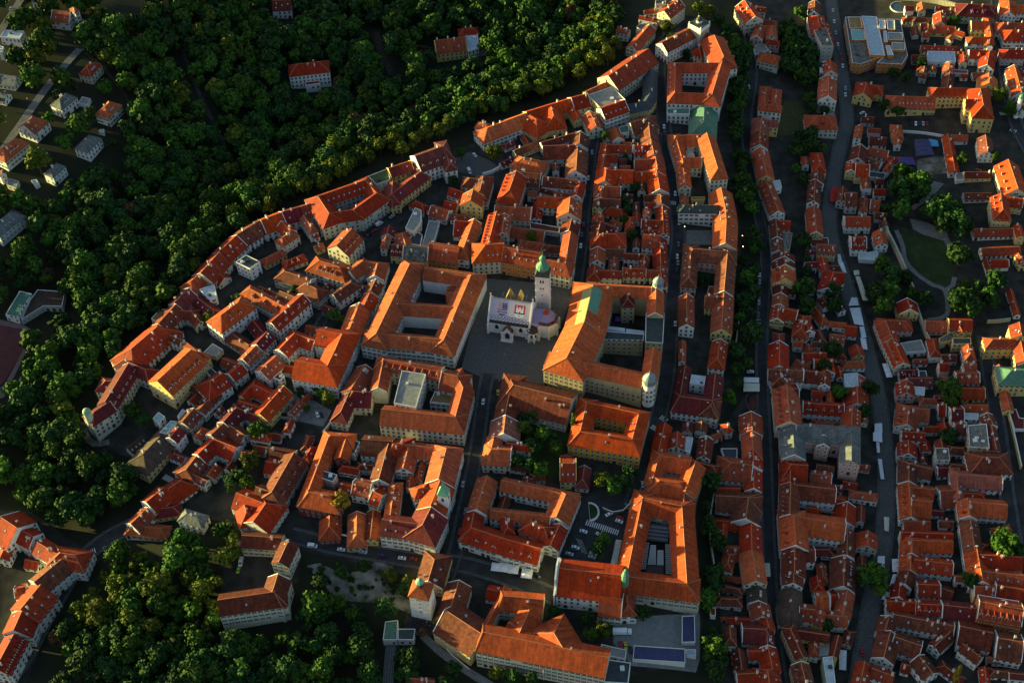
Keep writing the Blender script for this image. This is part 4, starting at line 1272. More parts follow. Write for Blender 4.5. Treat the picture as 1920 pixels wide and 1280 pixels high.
def build_wing(bi, wg, mw, mr, base, feats):
    he, w_, hr, Rp, E = wg['sol']; z0 = wg['z0']; pts = wg['pts']; x0_, x1_ = wg.get('ext', (None, None)); x0_ = x0_ or w_; x1_ = x1_ or w_
    if len(Rp) == 2 and (Rp[1] - Rp[0]).length < 0.5: Rp[1] = Rp[0] + Vector((0.5, 0.1))
    n = len(Rp); dirs = [(Rp[i + 1] - Rp[i]).normalized() for i in range(n - 1)]
    def offs(d):
        out = []
        for i in range(n):
            if i == 0: q = Vector((-dirs[0].y, dirs[0].x)) * d
            elif i == n - 1: q = Vector((-dirs[-1].y, dirs[-1].x)) * d
            else:
                n1 = Vector((-dirs[i - 1].y, dirs[i - 1].x)); n2 = Vector((-dirs[i].y, dirs[i].x)); m = (n1 + n2).normalized(); q = m * (d / max(0.4, m.dot(n1)))
            out.append(Rp[i] + q)
        return out
    e0, e1 = wg['ends'][0], wg['ends'][1]
    oh = 0.45
    def ends(lst, ext):
        l = list(lst)
        l[0] = l[0] - dirs[0] * (ext - w_ + x0_ if e0 == 'h' else (0.0 if ext <= w_ else 0.2))
        l[-1] = l[-1] + dirs[-1] * (ext - w_ + x1_ if e1 == 'h' else (0.0 if ext <= w_ else 0.2))
        return l
    bx, by, bz = base
    def W(p, z): return (p.x - bx, p.y - by, z - bz)
    # walls
    Lw, Rw = ends(offs(w_), w_), ends(offs(-w_), w_)
    foot = Rw + Lw[::-1]
    zb = min(terr(p.x, p.y) for p in foot + Rp) - 1.0; zt = z0 + he
    nf = len(foot)
    for i in range(nf):
        a, b = foot[i], foot[(i + 1) % nf]; nrm = Vector(((b - a).y, -(b - a).x)).normalized()
        l = (b - a).length
        gable = (i == n - 1 and e1 == 'g') or (i == nf - 1 and e0 == 'g')
        if gable:
            rp = Rp[-1] if i == n - 1 else Rp[0]
            mw.face([W(a, zb), W(b, zb), W(b, zt), W(rp, z0 + hr - 0.05), W(a, zt)], 0, [(0, 0), (l, 0), (l, he), (l / 2, hr), (0, he)])
            if random.random() < 0.4 and w_ > 3.5:      # fire wall rising above the tiles
                dd = (dirs[-1] if i == n - 1 else -dirs[0])
                for q in (a, b):
                    e_ = (rp - q); up = 0.32
                    for s_ in (0.0, 0.34):
                        o_ = dd * (s_ - 0.05)
                    p1, p2 = q - dd * 0.12, rp - dd * 0.12; p3, p4 = rp + dd * 0.24, q + dd * 0.24
                    mw.face([W(p1, zt + up), W(p2, z0 + hr + up), W(p3, z0 + hr + up), W(p4, zt + up)], 1)
                    mw.face([W(p4, zt - .2), W(p3, z0 + hr - .2), W(p3, z0 + hr + up), W(p4, zt + up)], 1)
                    mw.face([W(p1, zt - .2), W(p2, z0 + hr - .2), W(p2, z0 + hr + up), W(p1, zt + up)], 1)
            if l > 5: windows.append((bi, Vector((rp.x, rp.y, zt + 0.9)) + Vector((nrm.x, nrm.y, 0)) * 0.0, nrm.copy()))
        else:
            mw.face([W(a, zb), W(b, zb), W(b, zt), W(a, zt)], 0, [(0, 0), (l, 0), (l, he), (0, he)])
            # cornice band
            o_ = nrm * 0.16
            mw.face([W(a + o_, zt - .5), W(b + o_, zt - .5), W(b + o_, zt - .12), W(a + o_, zt - .12)], 1)
            mw.face([W(a + o_, zt - .5), W(a, zt - .55), W(b, zt - .55), W(b + o_, zt - .5)], 1)
        wall_windows(bi, a, b, nrm, z0, wg['st'])
    # roof
    Lr, Rr = ends(offs(w_ + oh), w_ + oh), ends(offs(-w_ - oh), w_ + oh)
    ze = z0 + he - oh * PITCH + 0.06; zr = z0 + hr + 0.06
    Rq = list(Rp)
    if e0 == 'g': Rq[0] = Rq[0] - dirs[0] * 0.2
    if e1 == 'g': Rq[-1] = Rq[-1] + dirs[-1] * 0.2
    sl = math.hypot(w_ + oh, (w_ + oh) * PITCH); u = 0.0
    for i in range(n - 1):
        l = (Rq[i + 1] - Rq[i]).length; a0 = (Lr[i] - Rq[i]).dot(dirs[i]); a1 = (Lr[i + 1] - Rq[i]).dot(dirs[i])
        c0 = (Rr[i] - Rq[i]).dot(dirs[i]); c1 = (Rr[i + 1] - Rq[i]).dot(dirs[i])
        mr.face([W(Rq[i + 1], zr), W(Rq[i], zr), W(Lr[i], ze), W(Lr[i + 1], ze)][::1], 0, [(u + l, sl), (u, sl), (u + a0, 0), (u + a1, 0)])
        mr.face([W(Rq[i], zr), W(Rq[i + 1], zr), W(Rr[i + 1], ze), W(Rr[i], ze)], 0, [(u, -sl), (u + l, -sl), (u + c1, 0), (u + c0, 0)])
        u += l
        # ridge tiles
        nr = Vector((-dirs[i].y, dirs[i].x)) * 0.24
        mr.face([W(Rq[i] + nr, zr - .06), W(Rq[i + 1] + nr, zr - .06), W(Rq[i + 1], zr + .13), W(Rq[i], zr + .13)][::-1], 1)
        mr.face([W(Rq[i] - nr, zr - .06), W(Rq[i + 1] - nr, zr - .06), W(Rq[i + 1], zr + .13), W(Rq[i], zr + .13)], 1)
        for off_, sg in ((Lr, 1), (Rr, -1)):
            mr.face([W(off_[i], ze), W(off_[i + 1], ze), W(off_[i + 1], ze - .22), W(off_[i], ze - .22)], 2)
    for end, ec in ((0, e0), (-1, e1)):
        a, b, r_ = Lr[end], Rr[end], Rq[end]; l = (a - b).length
        if ec == 'h':
            mr.face([W(a, ze), W(b, ze), W(r_, zr)], 0, [(0, 0), (l, 0), (l / 2, sl)])
            mr.face([W(a, ze), W(b, ze), W(b, ze - .22), W(a, ze - .22)], 2)
            for q in (a, b):        # hip tiles
                d = (Vector((q.x, q.y, ze)) - Vector((r_.x, r_.y, zr))); s = Vector((-d.y, d.x, 0)).normalized() * 0.2
                p1, p2 = Vector((r_.x, r_.y, zr + .08)), Vector((q.x, q.y, ze + .08))
                mr.face([tuple(v - Vector(base)) for v in (p1 - s, p2 - s, p2 + s, p1 + s)], 1)
        else:
            for q in (a, b):
                mr.face([W(q, ze), W(r_, zr), W(r_, zr - .25), W(q, ze - .25)], 2)
    feats.append(dict(R=Rp, dirs=dirs, w=w_, zr=zr, ze=z0 + he, E=E, n=n, ends=(e0, e1), px=pts))
def build_flat(bi, wg, mw, mr, base, feats):
    h = eaveh(wg['st']) if wg['st'] >= 1 else wg['st'] * SH + 0.6
    z0 = wg['z0']; P = [Vector(unz(x, y, z0 + h)[:2]) for x, y in wg['pts']]
    if sum(P[i].x * P[(i + 1) % len(P)].y - P[(i + 1) % len(P)].x * P[i].y for i in range(len(P))) < 0: P = P[::-1]
    bx, by, bz = base; n = len(P); cen = sum(P, Vector((0, 0))) / n
    zb = min(terr(p.x, p.y) for p in P) - 1; zt = z0 + h
    In = []
    for i in range(n):
        d1 = (P[i] - P[i - 1]).normalized(); d2 = (P[(i + 1) % n] - P[i]).normalized()
        n1 = Vector((-d1.y, d1.x)); n2 = Vector((-d2.y, d2.x)); m = (n1 + n2).normalized(); In.append(P[i] + m * (0.35 / max(.4, m.dot(n1))))
    for i in range(n):
        a, b = P[i], P[(i + 1) % n]; ia, ib = In[i], In[(i + 1) % n]; l = (b - a).length
        def W(p, z): return (p.x - bx, p.y - by, z - bz)
        mw.face([W(a, zb), W(b, zb), W(b, zt), W(a, zt)], 0, [(0, 0), (l, 0), (l, h), (0, h)])
        mw.face([W(a, zt), W(b, zt), W(ib, zt), W(ia, zt)], 1)
        mw.face([W(ia, zt), W(ib, zt), W(ib, zt - .45), W(ia, zt - .45)], 1)
        nrm = Vector(((b - a).y, -(b - a).x)).normalized()
        if wg['st'] >= 1: wall_windows(bi, a, b, nrm, z0, wg['st'])
    ri = 0
    if wg['rc'] != things[bi]['rc']:
        ex_ = things[bi].setdefault('xr', [])
        if wg['rc'] not in ex_: ex_.append(wg['rc'])
        ri = 3 + ex_.index(wg['rc'])
    mr.face([(p.x - bx, p.y - by, zt - .45 - bz) for p in In], ri, [((p.x - cen.x), (p.y - cen.y)) for p in In])
    feats.append(dict(flat=True, P=In, z=zt - .45, cen=cen))
# shared meshes for repeated parts
def m_window(w2=0.62, h2=0.95, fr=0.13, fm=None, shut=0):
    b = MB()       # a window: frame box standing 4 cm proud, dark panes, sill.  local x along the wall, y outward
    d = 0.05
    b.face([(-w2, d, -h2), (w2, d, -h2), (w2, d, h2), (-w2, d, h2)][::-1], 0)
    for x0, x1, y0, y1 in ((-w2 - fr, -w2, -h2 - fr, h2 + fr), (w2, w2 + fr, -h2 - fr, h2 + fr), (-w2, w2, h2, h2 + fr), (-w2, w2, -h2 - fr, -h2), (-0.03, 0.03, -h2, h2), (-w2, w2, 0.25, 0.31)):
        dd = d + .03
        b.face([(x0, dd, y0), (x1, dd, y0), (x1, dd, y1), (x0, dd, y1)][::-1], 1)
        b.face([(x0, dd, y1), (x1, dd, y1), (x1, 0, y1), (x0, 0, y1)][::-1], 1); b.face([(x0, dd, y0), (x0, dd, y1), (x0, 0, y1), (x0, 0, y0)], 1); b.face([(x1, dd, y0), (x1, dd, y1), (x1, 0, y1), (x1, 0, y0)][::-1], 1)
    b.face([(-w2 - .2, .2, -h2 - fr), (w2 + .2, .2, -h2 - fr), (w2 + .2, 0, -h2 - fr), (-w2 - .2, 0, -h2 - fr)], 1)
    if shut:
        for s in (-1, 1):
            x0, x1 = sorted((s * (w2 + fr), s * (w2 + fr + .5))); b.face([(x0, .06, -h2), (x1, .06, -h2), (x1, .06, h2), (x0, .06, h2)][::-1], 2)
    return b.mesh("window", [M_glass, fm or M_frame, M_shut])
def m_door():
    b = MB(); P = [(-1.0, -.2), (1.0, -.2), (1.0, 2.0), (.7, 2.6), (0, 2.9), (-.7, 2.6), (-1.0, 2.0)]
    b.face([(x, .07, z) for x, z in P][::-1], 0); b.face([(x * 1.22, .04, z * 1.08) for x, z in P][::-1], 1); return b.mesh("door", [M_door, M_frame])
def m_chimney(m):
    b = MB(); b.box((0, 0, -1.6), .75, .95, 2.9); b.box((0, 0, 1.3), .95, 1.15, .18, mi=1, bottom=True); b.box((0, -.2, 1.48), .3, .3, .3, mi=2); b.box((0, .25, 1.48), .3, .3, .3, mi=2)
    return b.mesh("chimney", [m, M_plast, M_brick])
def m_skylight():
    b = MB(); b.box((0, 0, -.05), .95, 1.3, .16, mi=1); b.face([(-.36, -.54, .13), (.36, -.54, .13), (.36, .54, .13), (-.36, .54, .13)], 0)
    return b.mesh("skylight", [M_skyl, M_metal])
def m_dormer(rm, wm):
    b = MB()       # front at y = 0 facing +y, body runs back into the roof slope
    w, h, L = .85, 1.35, 2.6
    b.face([(-w, 0, -.6), (w, 0, -.6), (w, 0, h), (0, 0, h + .75), (-w, 0, h)][::-1], 1)
    b.face([(-w, 0, -.6), (-w, 0, h), (-w, -L, h), (-w, -L, -.6)][::-1], 1); b.face([(w, 0, -.6), (w, 0, h), (w, -L, h), (w, -L, -.6)], 1)
    o = .18
    b.face([(-w - o, o, h - .14), (0, o, h + .8), (0, -L, h + .8), (-w - o, -L, h - .14)], 0); b.face([(w + o, o, h - .14), (w + o, -L, h - .14), (0, -L, h + .8), (0, o, h + .8)], 0)
    b.face([(-.5, .03, 0), (.5, .03, 0), (.5, .03, 1.2), (-.5, .03, 1.2)][::-1], 2)
    for x in (-.56, .5): b.face([(x, .05, -.05), (x + .06, .05, -.05), (x + .06, .05, 1.25), (x, .05, 1.25)][::-1], 3)
    return b.mesh("dormer", [rm, wm, M_glass, M_white])
M_shut = mat('shutter_green', (.05, .08, .05), .7); M_door = mat('door_wood', (.05, .03, .02), .7, .3, 2)
ME_win = m_window(); ME_wins = [ME_win, m_window(.55, .85, .18, M_white), m_window(.68, 1.05, .10), m_window(.55, .9, .08, M_white, 1)]; ME_door = m_door(); ME_ch = [m_chimney(M_plast), m_chimney(M_brick), m_chimney(M_plast)]; ME_sky = m_skylight()
ME_dorm = {}
def basis(loc, ex, ey, ez):
    m = Matrix.Identity(4)
    for i in range(3): m[i][0], m[i][1], m[i][2], m[i][3] = ex[i], ey[i], ez[i], loc[i]
    return m
CATN = {}
def build_thing(bi, b):
    for wg in b['w']:
        if b.get('key') in ROWSH and not wg.get('lo'): wg['st'] *= .88; wg['lo'] = 1
        z = 0.0; c = np.mean(np.array(wg['pts']), axis=0); h = eaveh(wg['st'])
        for _ in range(10):
            p = unz(c[0], c[1], z + h + (3 if wg['t'] == 'G' else 0)); z = 0.5 * z + 0.5 * terr(p[0], p[1])
        wg['z0'] = z; wg['c'] = p
    G_ = [wg for wg in b['w'] if wg['t'] == 'G']      # wings that share a ridge corner get hips there
    for wg in G_:
        en = list(wg['ends'])
        for k, (p, q) in ((0, (wg['pts'][0], wg['pts'][1])), (1, (wg['pts'][-1], wg['pts'][-2]))):
            dv = Vector((q[0] - p[0], q[1] - p[1])).normalized()
            for w2 in G_:
                if w2 is wg: continue
                for p2, q2 in ((w2['pts'][0], w2['pts'][1]), (w2['pts'][-1], w2['pts'][-2])):
                    d2 = Vector((q2[0] - p2[0], q2[1] - p2[1])).normalized()
                    if math.hypot(p[0] - p2[0], p[1] - p2[1]) < 7 and abs(dv.dot(d2)) < .8: en[k] = 'h'; wg.setdefault('corner', {})[k] = w2
        wg['ends'] = ''.join(en)
    zmain = b['w'][0]['z0']
    if len(b['w']) > 1:
        for wg in b['w'][1:]: wg['z0'] = zmain + random.uniform(-.03, .03)
    base = Vector((b['w'][0]['c'][0], b['w'][0]['c'][1], zmain)); b['base'] = base
    lab = b['label']; low = lab.lower()
    big = any(s in low for s in ('palace', 'convent', 'hall', 'school', 'church', 'tower', 'villa', 'building', 'inn', 'chapel', 'pavilion', 'station', 'kiosk', 'tent', 'garage', 'shed', 'hut'))
    kind = next((s for s in ('tent', 'canopy', 'garage', 'shed', 'hut', 'kiosk', 'station', 'chapel', 'church', 'tower', 'convent', 'school', 'palace', 'villa', 'pavilion', 'hall', 'inn', 'wall', 'building', 'annex') if s in low), 'house') if not b.get('kn') else 'house'
    if kind == 'wall' and not low.startswith('dark red courtyard wall'): kind = 'house'
    if kind == 'tower' and 'house' in low: kind = 'house'
    if kind in ('church', 'palace', 'school', 'hall', 'villa', 'wall', 'convent', 'inn', 'tower') and (' beside the' in low or ' of ' in low or ' by ' in low or ' behind ' in low or ' above ' in low or 'walls' in low) and 'house' in low and low.find('house') < low.find(kind): kind = 'house'
    if kind == 'house': kind = b.get('kn', 'house')
    nm = {'courtyard house': 'courtyard_house', 'house': 'house', 'hut': 'garden_hut', 'inn': 'inn', 'hall': 'hall_building', 'station': 'funicular_station', 'tower': 'stone_tower', 'building': 'town_building', 'tent': 'stage_tent', 'canopy': 'seating_canopy', 'wall': 'courtyard_wall', 'convent': 'convent_building'}.get(kind, kind)
    root = empty(nm, base, lab, kind, b['row']['group']); b['root'] = root
    mw, mr, feats = MB(), MB(), []
    for wg in b['w']:
        if wg['t'] == 'G': solve_wing(wg)
    for wg in b['w']:
        if 'corner' in wg: wg['ext'] = tuple((wg['corner'][k]['sol'][1] + random.uniform(-.04, .04)) if k in wg['corner'] else None for k in (0, 1))
    for wg in b['w']:
        (build_wing if wg['t'] == 'G' else build_flat)(bi, wg, mw, mr, base, feats)
    add_bvh(mw, base); add_bvh(mr, base)
    b['feats'] = feats
    obj('wall', mw.mesh('wall', [WALL[b['wc']], M_white if random.random() < .5 else WALL[b['wc']]]), root)
    ro = obj('roof', mr.mesh('roof', [ROOF[b['rc']], M_ridge if b['rc'] in 'rombp' else ROOF[b['rc']], M_metal] + [ROOF[k_] for k_ in b.get('xr', [])]), root); b['roof'] = ro
    gab = [f for f in feats if 'flat' not in f]
    if not gab:
        f = feats[0]
        for _ in range(b['opt'].get('c', 1 if b['w'][0]['st'] >= 2 else 0)):
            p = f['cen'].lerp(f['P'][random.randrange(len(f['P']))], random.uniform(.2, .6))
            q = MB(); sx, sy = random.uniform(1, 2.4), random.uniform(1, 2.4); q.box((0, 0, 0), sx, sy, random.uniform(.6, 1.5))
            obj('roof_vent', q.mesh('roof_vent', [random.choice([M_white, M_metal, M_plast])]), ro, (p.x - base.x, p.y - base.y, f['z'] - base.z))
        return
    tot = sum((f['R'][-1] - f['R'][0]).length for f in gab)
    # chimneys
    nc = b['opt'].get('c', random.choice([1, 1, 2, 2, 3]) if tot > 6 else random.choice([0, 1, 1]))
    if b['w'][0]['st'] < 1.5 and 'c' not in b['opt']: nc = random.choice([0, 0, 1])
    for k in range(nc):
        f = gab[k % len(gab)]; i = random.randrange(f['n'] - 1); t = random.uniform(.08, .92); a, c = f['R'][i], f['R'][i + 1]
        p = a.lerp(c, t); d = f['dirs'][i]; nr = Vector((-d.y, d.x)); off = random.uniform(-.45, .45) * f['w']
        z = f['zr'] - abs(off) * PITCH + .35
        p = p + nr * off
        s = random.uniform(.85, 1.25)
        obj('chimney', random.choice(ME_ch), ro, mtx=basis((p.x - base.x, p.y - base.y, z - base.z), Vector((d.x, d.y, 0)) * s, Vector((nr.x, nr.y, 0)) * s, Vector((0, 0, s))))
    # dormers and skylights on the slope that carries the traced eave
    f = gab[0] if len(gab) == 1 else gab[0]
    def slope_place(f, t, frac, toE=True):
        L = [(f['R'][i + 1] - f['R'][i]).length for i in range(f['n'] - 1)]; s = t * sum(L); i = 0
        while i < len(L) - 1 and s > L[i]: s -= L[i]; i += 1
        d = f['dirs'][i]; p = f['R'][i] + d * s; nr = Vector((-d.y, d.x))
        if (f['E'] - f['R'][i]).dot(nr) < 0: nr = -nr
        if not toE: nr = -nr
        p = p + nr * f['w'] * frac
        return p, d, nr, f['zr'] - f['w'] * frac * PITCH
    nd = b['opt'].get('d', 0)
    for k in range(nd):
        p, d, nr, z = slope_place(f, (k + .5) / nd, .74)
        key = (b['rc'], b['wc'] if random.random() < .0 else 'w')
        if key not in ME_dorm: ME_dorm[key] = m_dormer(ROOF[b['rc']], WALL['w'])
        obj('dormer', ME_dorm[key], ro, mtx=basis((p.x - base.x, p.y - base.y, z - base.z), Vector((nr.y, -nr.x, 0)), Vector((nr.x, nr.y, 0)), Vector((0, 0, 1))))
    ns = b['opt'].get('s', random.choice([0, 1, 1, 2, 3]) if tot > 8 else random.choice([0, 0, 1]))
    for k in range(ns):
        ff = f if 's' in b['opt'] else random.choice(gab)
        t = (k + .5) / ns + (random.uniform(-.05, .05) if 's' not in b['opt'] else 0)
        p, d, nr, z = slope_place(ff, min(max(t, .08), .92), .62 if 's' in b['opt'] else random.uniform(.3, .75), True if 's' in b['opt'] else random.random() < .7)
        ez = Vector((nr.x * PITCH, nr.y * PITCH, 1)).normalized(); ey = Vector((nr.x, nr.y, -PITCH)).normalized(); ex = ey.cross(ez)
        obj('skylight', ME_sky, ro, mtx=basis((p.x - base.x, p.y - base.y, z - base.z + .04), ex, ey, ez))
for bi, b in enumerate(things): build_thing(bi, b)
bvh = BVHTree.FromPolygons(bvh_v, bvh_f)
# low buildings in the yards of the dense blocks
def parse(px):
    q = [float(v) for v in px.split()]; return q[0::2], q[1::2]
YARDS = [("1100 255 1250 230 1262 525 1085 540", "between the straight streets", 12), ("960 262 1105 255 1080 520 915 480", "above the church square", 9), ("1452 640 1622 640 1612 1245 1470 1245", "in the lower street row", 30), ("1668 640 1850 640 1885 1010 1690 1040", "near the right edge", 26),
    ("1640 1050 1915 1030 1915 1275 1640 1275", "in the lower right corner", 16), ("1580 240 1690 260 1660 440 1600 440", "right of the cafe street", 9), ("1240 780 1430 800 1442 1250 1365 1250 1325 900", "around the old stone gate", 20), ("350 880 300 830 480 560 640 545 560 800 420 900", "in the left wedge block", 16), ("1500 300 1545 300 1580 640 1520 640", "left of the cafe street", 8), ("1700 20 1900 20 1900 220 1720 160", "in the upper right quarter", 12), ("575 830 800 840 790 960 600 960", "around the yellow tree", 7), ("960 860 1080 900 1060 1000 900 990", "below the church square", 4)]
segs = [(Vector(f['R'][k]), f['dirs'][k]) for b in things for f in b['feats'] if 'flat' not in f for k in range(f['n'] - 1)]
placed = []
for poly, ph, nmax in YARDS:
    xs, ys = parse(poly); got = []
    for _ in range(2600):
        if len(got) >= nmax: break
        x, y = random.uniform(min(xs), max(xs)), random.uniform(min(ys), max(ys))
        if not inside(x, y, xs, ys): continue
        g = gnd(x, y); p = g.xy; near = min(segs, key=lambda s: (s[0] - p).length_squared); d = near[1].copy()
        if random.random() < .4: d = Vector((-d.y, d.x))
        hw_, hl = random.uniform(1.9, 3.3), random.uniform(2.6, 5.4); nr = Vector((-d.y, d.x)); ok = True
        for a in (-1, -.5, 0, .5, 1):
            for c in (-1, 0, 1):
                q = p + d * hl * a * 1.08 + nr * hw_ * c * 1.2
                if bvh.ray_cast(Vector((q.x, q.y, 90)), Vector((0, 0, -1)))[0] is not None: ok = False; break
            if not ok: break
        if not ok or any((p - q).length < hl + r + .5 for q, r in placed): continue
        for pts, rw in ROADS:
            if any((p - q).length < rw + hl + .5 for q in pts): ok = False; break
        if not ok: continue
        st = random.uniform(.7, 1.5); he = eaveh(st); z0 = g.z; hr = he + hw_ * PITCH
        a, c = p - d * hl, p + d * hl; e = p - nr * hw_ if nr.y > 0 else p + nr * hw_
        got.append(dict(w=[dict(t='G', pts=[px_of((a.x, a.y, z0 + hr)), px_of((c.x, c.y, z0 + hr))], e=px_of((e.x, e.y, z0 + he)), st=st, ends=random.choice(['gg', 'gg', 'hg', 'hh']))], rc=random.choice('rrrbbbom'), wc=random.choice('wwcee'), opt={}, flat=False, kn='outbuilding', row=dict(group='yard buildings ' + ph), y=y))
        placed.append((p, hl))
    for k, bb in enumerate(sorted(got, key=lambda t: t['y'])):
        bb['label'] = "low %s yard building, %s from top, in yards %s" % (RNAME[bb['rc']], ordinal(k + 1), ph)
        bb['w'][0]['rc'], bb['w'][0]['wc'] = bb['rc'], bb['wc']; things.append(bb); build_thing(len(things) - 1, bb)
print("yard buildings", len(placed))
bvh = BVHTree.FromPolygons(bvh_v, bvh_f)
# windows that can be seen from the camera or a few steps beside it
cams = [Vector(CAM) + Vector((dx, 0, 0)) for dx in (-60, 0, 60)]
count = {}
for bi, p, nrm in windows:
    n3 = Vector((nrm.x, nrm.y, 0)); q = p + n3 * 0.35; vis = False
    if not (-40 < px_of(p)[0] < 1960 and -40 < px_of(p)[1] < 1320): continue
    for c in cams:
        d = c - q
        if n3.dot(d) > 0 and bvh.ray_cast(q, d.normalized(), 200)[0] is None: vis = True; break
    if not vis or count.get(bi, 0) >= 98: continue
    r_ = random.random()
    if r_ < .07: continue
    count[bi] = count.get(bi, 0) + 1; st_ = things[bi].setdefault('wstyle', random.choice([0, 0, 1, 2, 2, 3]))
    z0_ = things[bi]['w'][0]['z0']
    if p.z - z0_ < 2.2 and r_ < .2:
        base = things[bi]['base']; obj('door', ME_door, things[bi]['root'], mtx=basis((p.x - base.x, p.y - base.y, max(terr(p.x, p.y), z0_ - .2) + .1 - base.z), Vector((nrm.y, -nrm.x, 0)), n3, Vector((0, 0, 1)))); continue
    base = things[bi]['base']; ex = Vector((nrm.y, -nrm.x, 0))
    obj('window', ME_wins[st_], things[bi]['root'], mtx=basis((p.x - base.x, p.y - base.y, p.z - base.z), ex, n3, Vector((0, 0, 1))))
print("things", len(things), "windows", sum(count.values()))

# ------------------------------------------------------------------ landmarks
def rootmesh(mb, base): 
    bx, by, bz = base
    mb.v = [(v[0] - bx, v[1] - by, v[2] - bz) for v in mb.v]; return mb
def part(name, mb, mats, parent, base, smooth=False):
    add_bvh(mb, (0, 0, 0)) if False else None
    return obj(name, rootmesh(mb, base).mesh(name, mats, smooth), parent)
# --- St Mark's like church: frame along its south wall
A = Vector(unz(916, 622, 0)); B = Vector(unz(994, 634, 0)); ex = (B - A); LN = ex.length; ex = ex / LN; ey = Vector((-ex.y, ex.x, 0))
ch_base = A + ex * LN / 2 + ey * 10; ch_base.z = 0
church = empty("church", ch_base, "white church with coats of arms in its patterned tile roof on the square", "church")
def C(x, y, z): return A + ex * x + ey * y + Vector((0, 0, z))
WH = WALL['w']; M_warm = mat("church_stone", (0.70, 0.67, 0.64), 0.9, 0.12, 0.5)
NW, EH, RH = 19.0, 9.8, 21.5
mb = MB(); hw = NW / 2
for y in (0, NW):
    q = [C(0, y, -1), C(LN, y, -1), C(LN, y, EH), C(0, y, EH)]; mb.face(q if y == 0 else q[::-1])
for x, s in ((0, 1), (LN, -1)):       # gable walls rise above the tiles
    o = -.35 * s
    prof = [(-.3, -1), (NW + .3, -1), (NW + .3, EH + .6), (hw, RH + 1.0), (-.3, EH + .6)]
    f1 = [C(x + o, y, z) for y, z in prof]; f2 = [C(x - o, y, z) for y, z in prof]
    mb.face(f1 if s < 0 else f1[::-1]); mb.face(f2[::-1] if s < 0 else f2)
    for i in range(5): mb.face([f1[i], f1[(i + 1) % 5], f2[(i + 1) % 5], f2[i]])
    mb.box(C(x, hw, RH + .9), .7, .7, 2.0, ex, ey)
for x in (0.2, LN - .2):
    mb.box(C(x, -.6, -.5), 1.3, 1.6, 8.6, ex, ey)
part("wall", mb, [M_warm], church, ch_base)
mcol = [mat("tile_white", (0.62, 0.60, 0.64), .5), mat("tile_lilac", (0.24, 0.22, 0.38), .5), mat("tile_red", (0.42, 0.03, 0.03), .5), mat("tile_blue", (0.04, 0.10, 0.36), .5), mat("tile_dark", (0.035, 0.025, 0.03), .5), mat("tile_gold", (0.40, 0.20, 0.05), .5)]
NU, NV = 104, 68
grid = [[0] * NU for _ in range(NV)]          # row 0 at the ridge
for r in range(NV):
    for c in range(NU):
        k = 1 if ((c + 2 * (r % 4)) // 2 + r // 2) % 2 == 0 else 0
        if r < 4: k = 4 if (c // 2 + r // 2) % 2 else 0
        elif r >= 60: k = 4
        elif r >= 47:
            q = r - 47; m8 = c % 9
            d = ((m8 - 4) / 3.4) ** 2 + ((q - 6) / 4.6) ** 2
            k = 0
            if q in (0, 12): k = 4
            elif .35 < d < 1: k = 4
            elif m8 == 8 and 4 < q < 8: k = 3
        if c < 2 or c > NU - 3: k = 0
        grid[r][c] = k
def shield(c0, r0, w_, h_, fn):
    for r in range(h_):
        for c in range(w_):
            u, v = (c + .5) / w_, (r + .5) / h_
            if v > .62 and abs(u - .5) > .5 * math.sqrt(max(0, 1 - ((v - .62) / .38) ** 2)): continue
            if r0 + r < 46: grid[r0 + r][c0 + c] = fn(u, v, c, r)
def arms(u, v, c, r):
    if u < .04 or u > .96: return 0
    if v < .48:
        if u < .5: return 2 if (int(u * 10) + int(v * 10.4)) % 2 == 0 else 0
        for hx, hy in ((.64, .12), (.86, .12), (.75, .33)):
            if (u - hx) ** 2 + ((v - hy) * 1.2) ** 2 < .0062: return 5
        return 3
    if v < .52: return 0
    if v < .62: return 3
    if v < .66: return 0
    if v < .80: return 5 if (abs(v - .73) < .035 and .3 < u < .7) else 2
    if v < .84: return 0
    return 3
def castle(u, v, c, r):
    if v > .70: return 5 if (abs(u - .5) < .05 and .78 < v < .9) else 0
    if v > .60: return 4
    if v > .34 and .16 < u < .84: return 2 if (abs(u - .5) < .07 and v > .48) else 0
    for tx in (.24, .5, .76):
        if abs(u - tx) < .10 and v > (.14 if tx == .5 else .22): return 0
    if (u - .22) ** 2 + (v - .12) ** 2 < .003 or (u - .8) ** 2 + (v - .12) ** 2 < .003: return 0
    return 2
shield(18, 12, 27, 33, arms); shield(62, 12, 27, 33, castle)
mb = MB()
ov = .5; zo = EH - ov * (RH - EH) / hw
for r in range(NV):
    for c in range(NU):
        u0, u1 = .4 + (LN - .8) * c / NU, .4 + (LN - .8) * (c + 1) / NU
        def S(u, rr):
            t = rr / NV; return C(u, hw - (hw + ov) * t, RH + (zo - RH) * t)
        mb.face([S(u0, r + 1), S(u1, r + 1), S(u1, r), S(u0, r)], grid[r][c])
def Nn(u, t): return C(u, hw + (hw + ov) * t, RH + (zo - RH) * t)
for c in range(26):
    u0, u1 = .4 + (LN - .8) * c / 26, .4 + (LN - .8) * (c + 1) / 26
    for r in range(16): mb.face([Nn(u0, r / 16), Nn(u1, r / 16), Nn(u1, (r + 1) / 16), Nn(u0, (r + 1) / 16)], (c + r) % 2)
roof = part("roof", mb, mcol, church, ch_base)
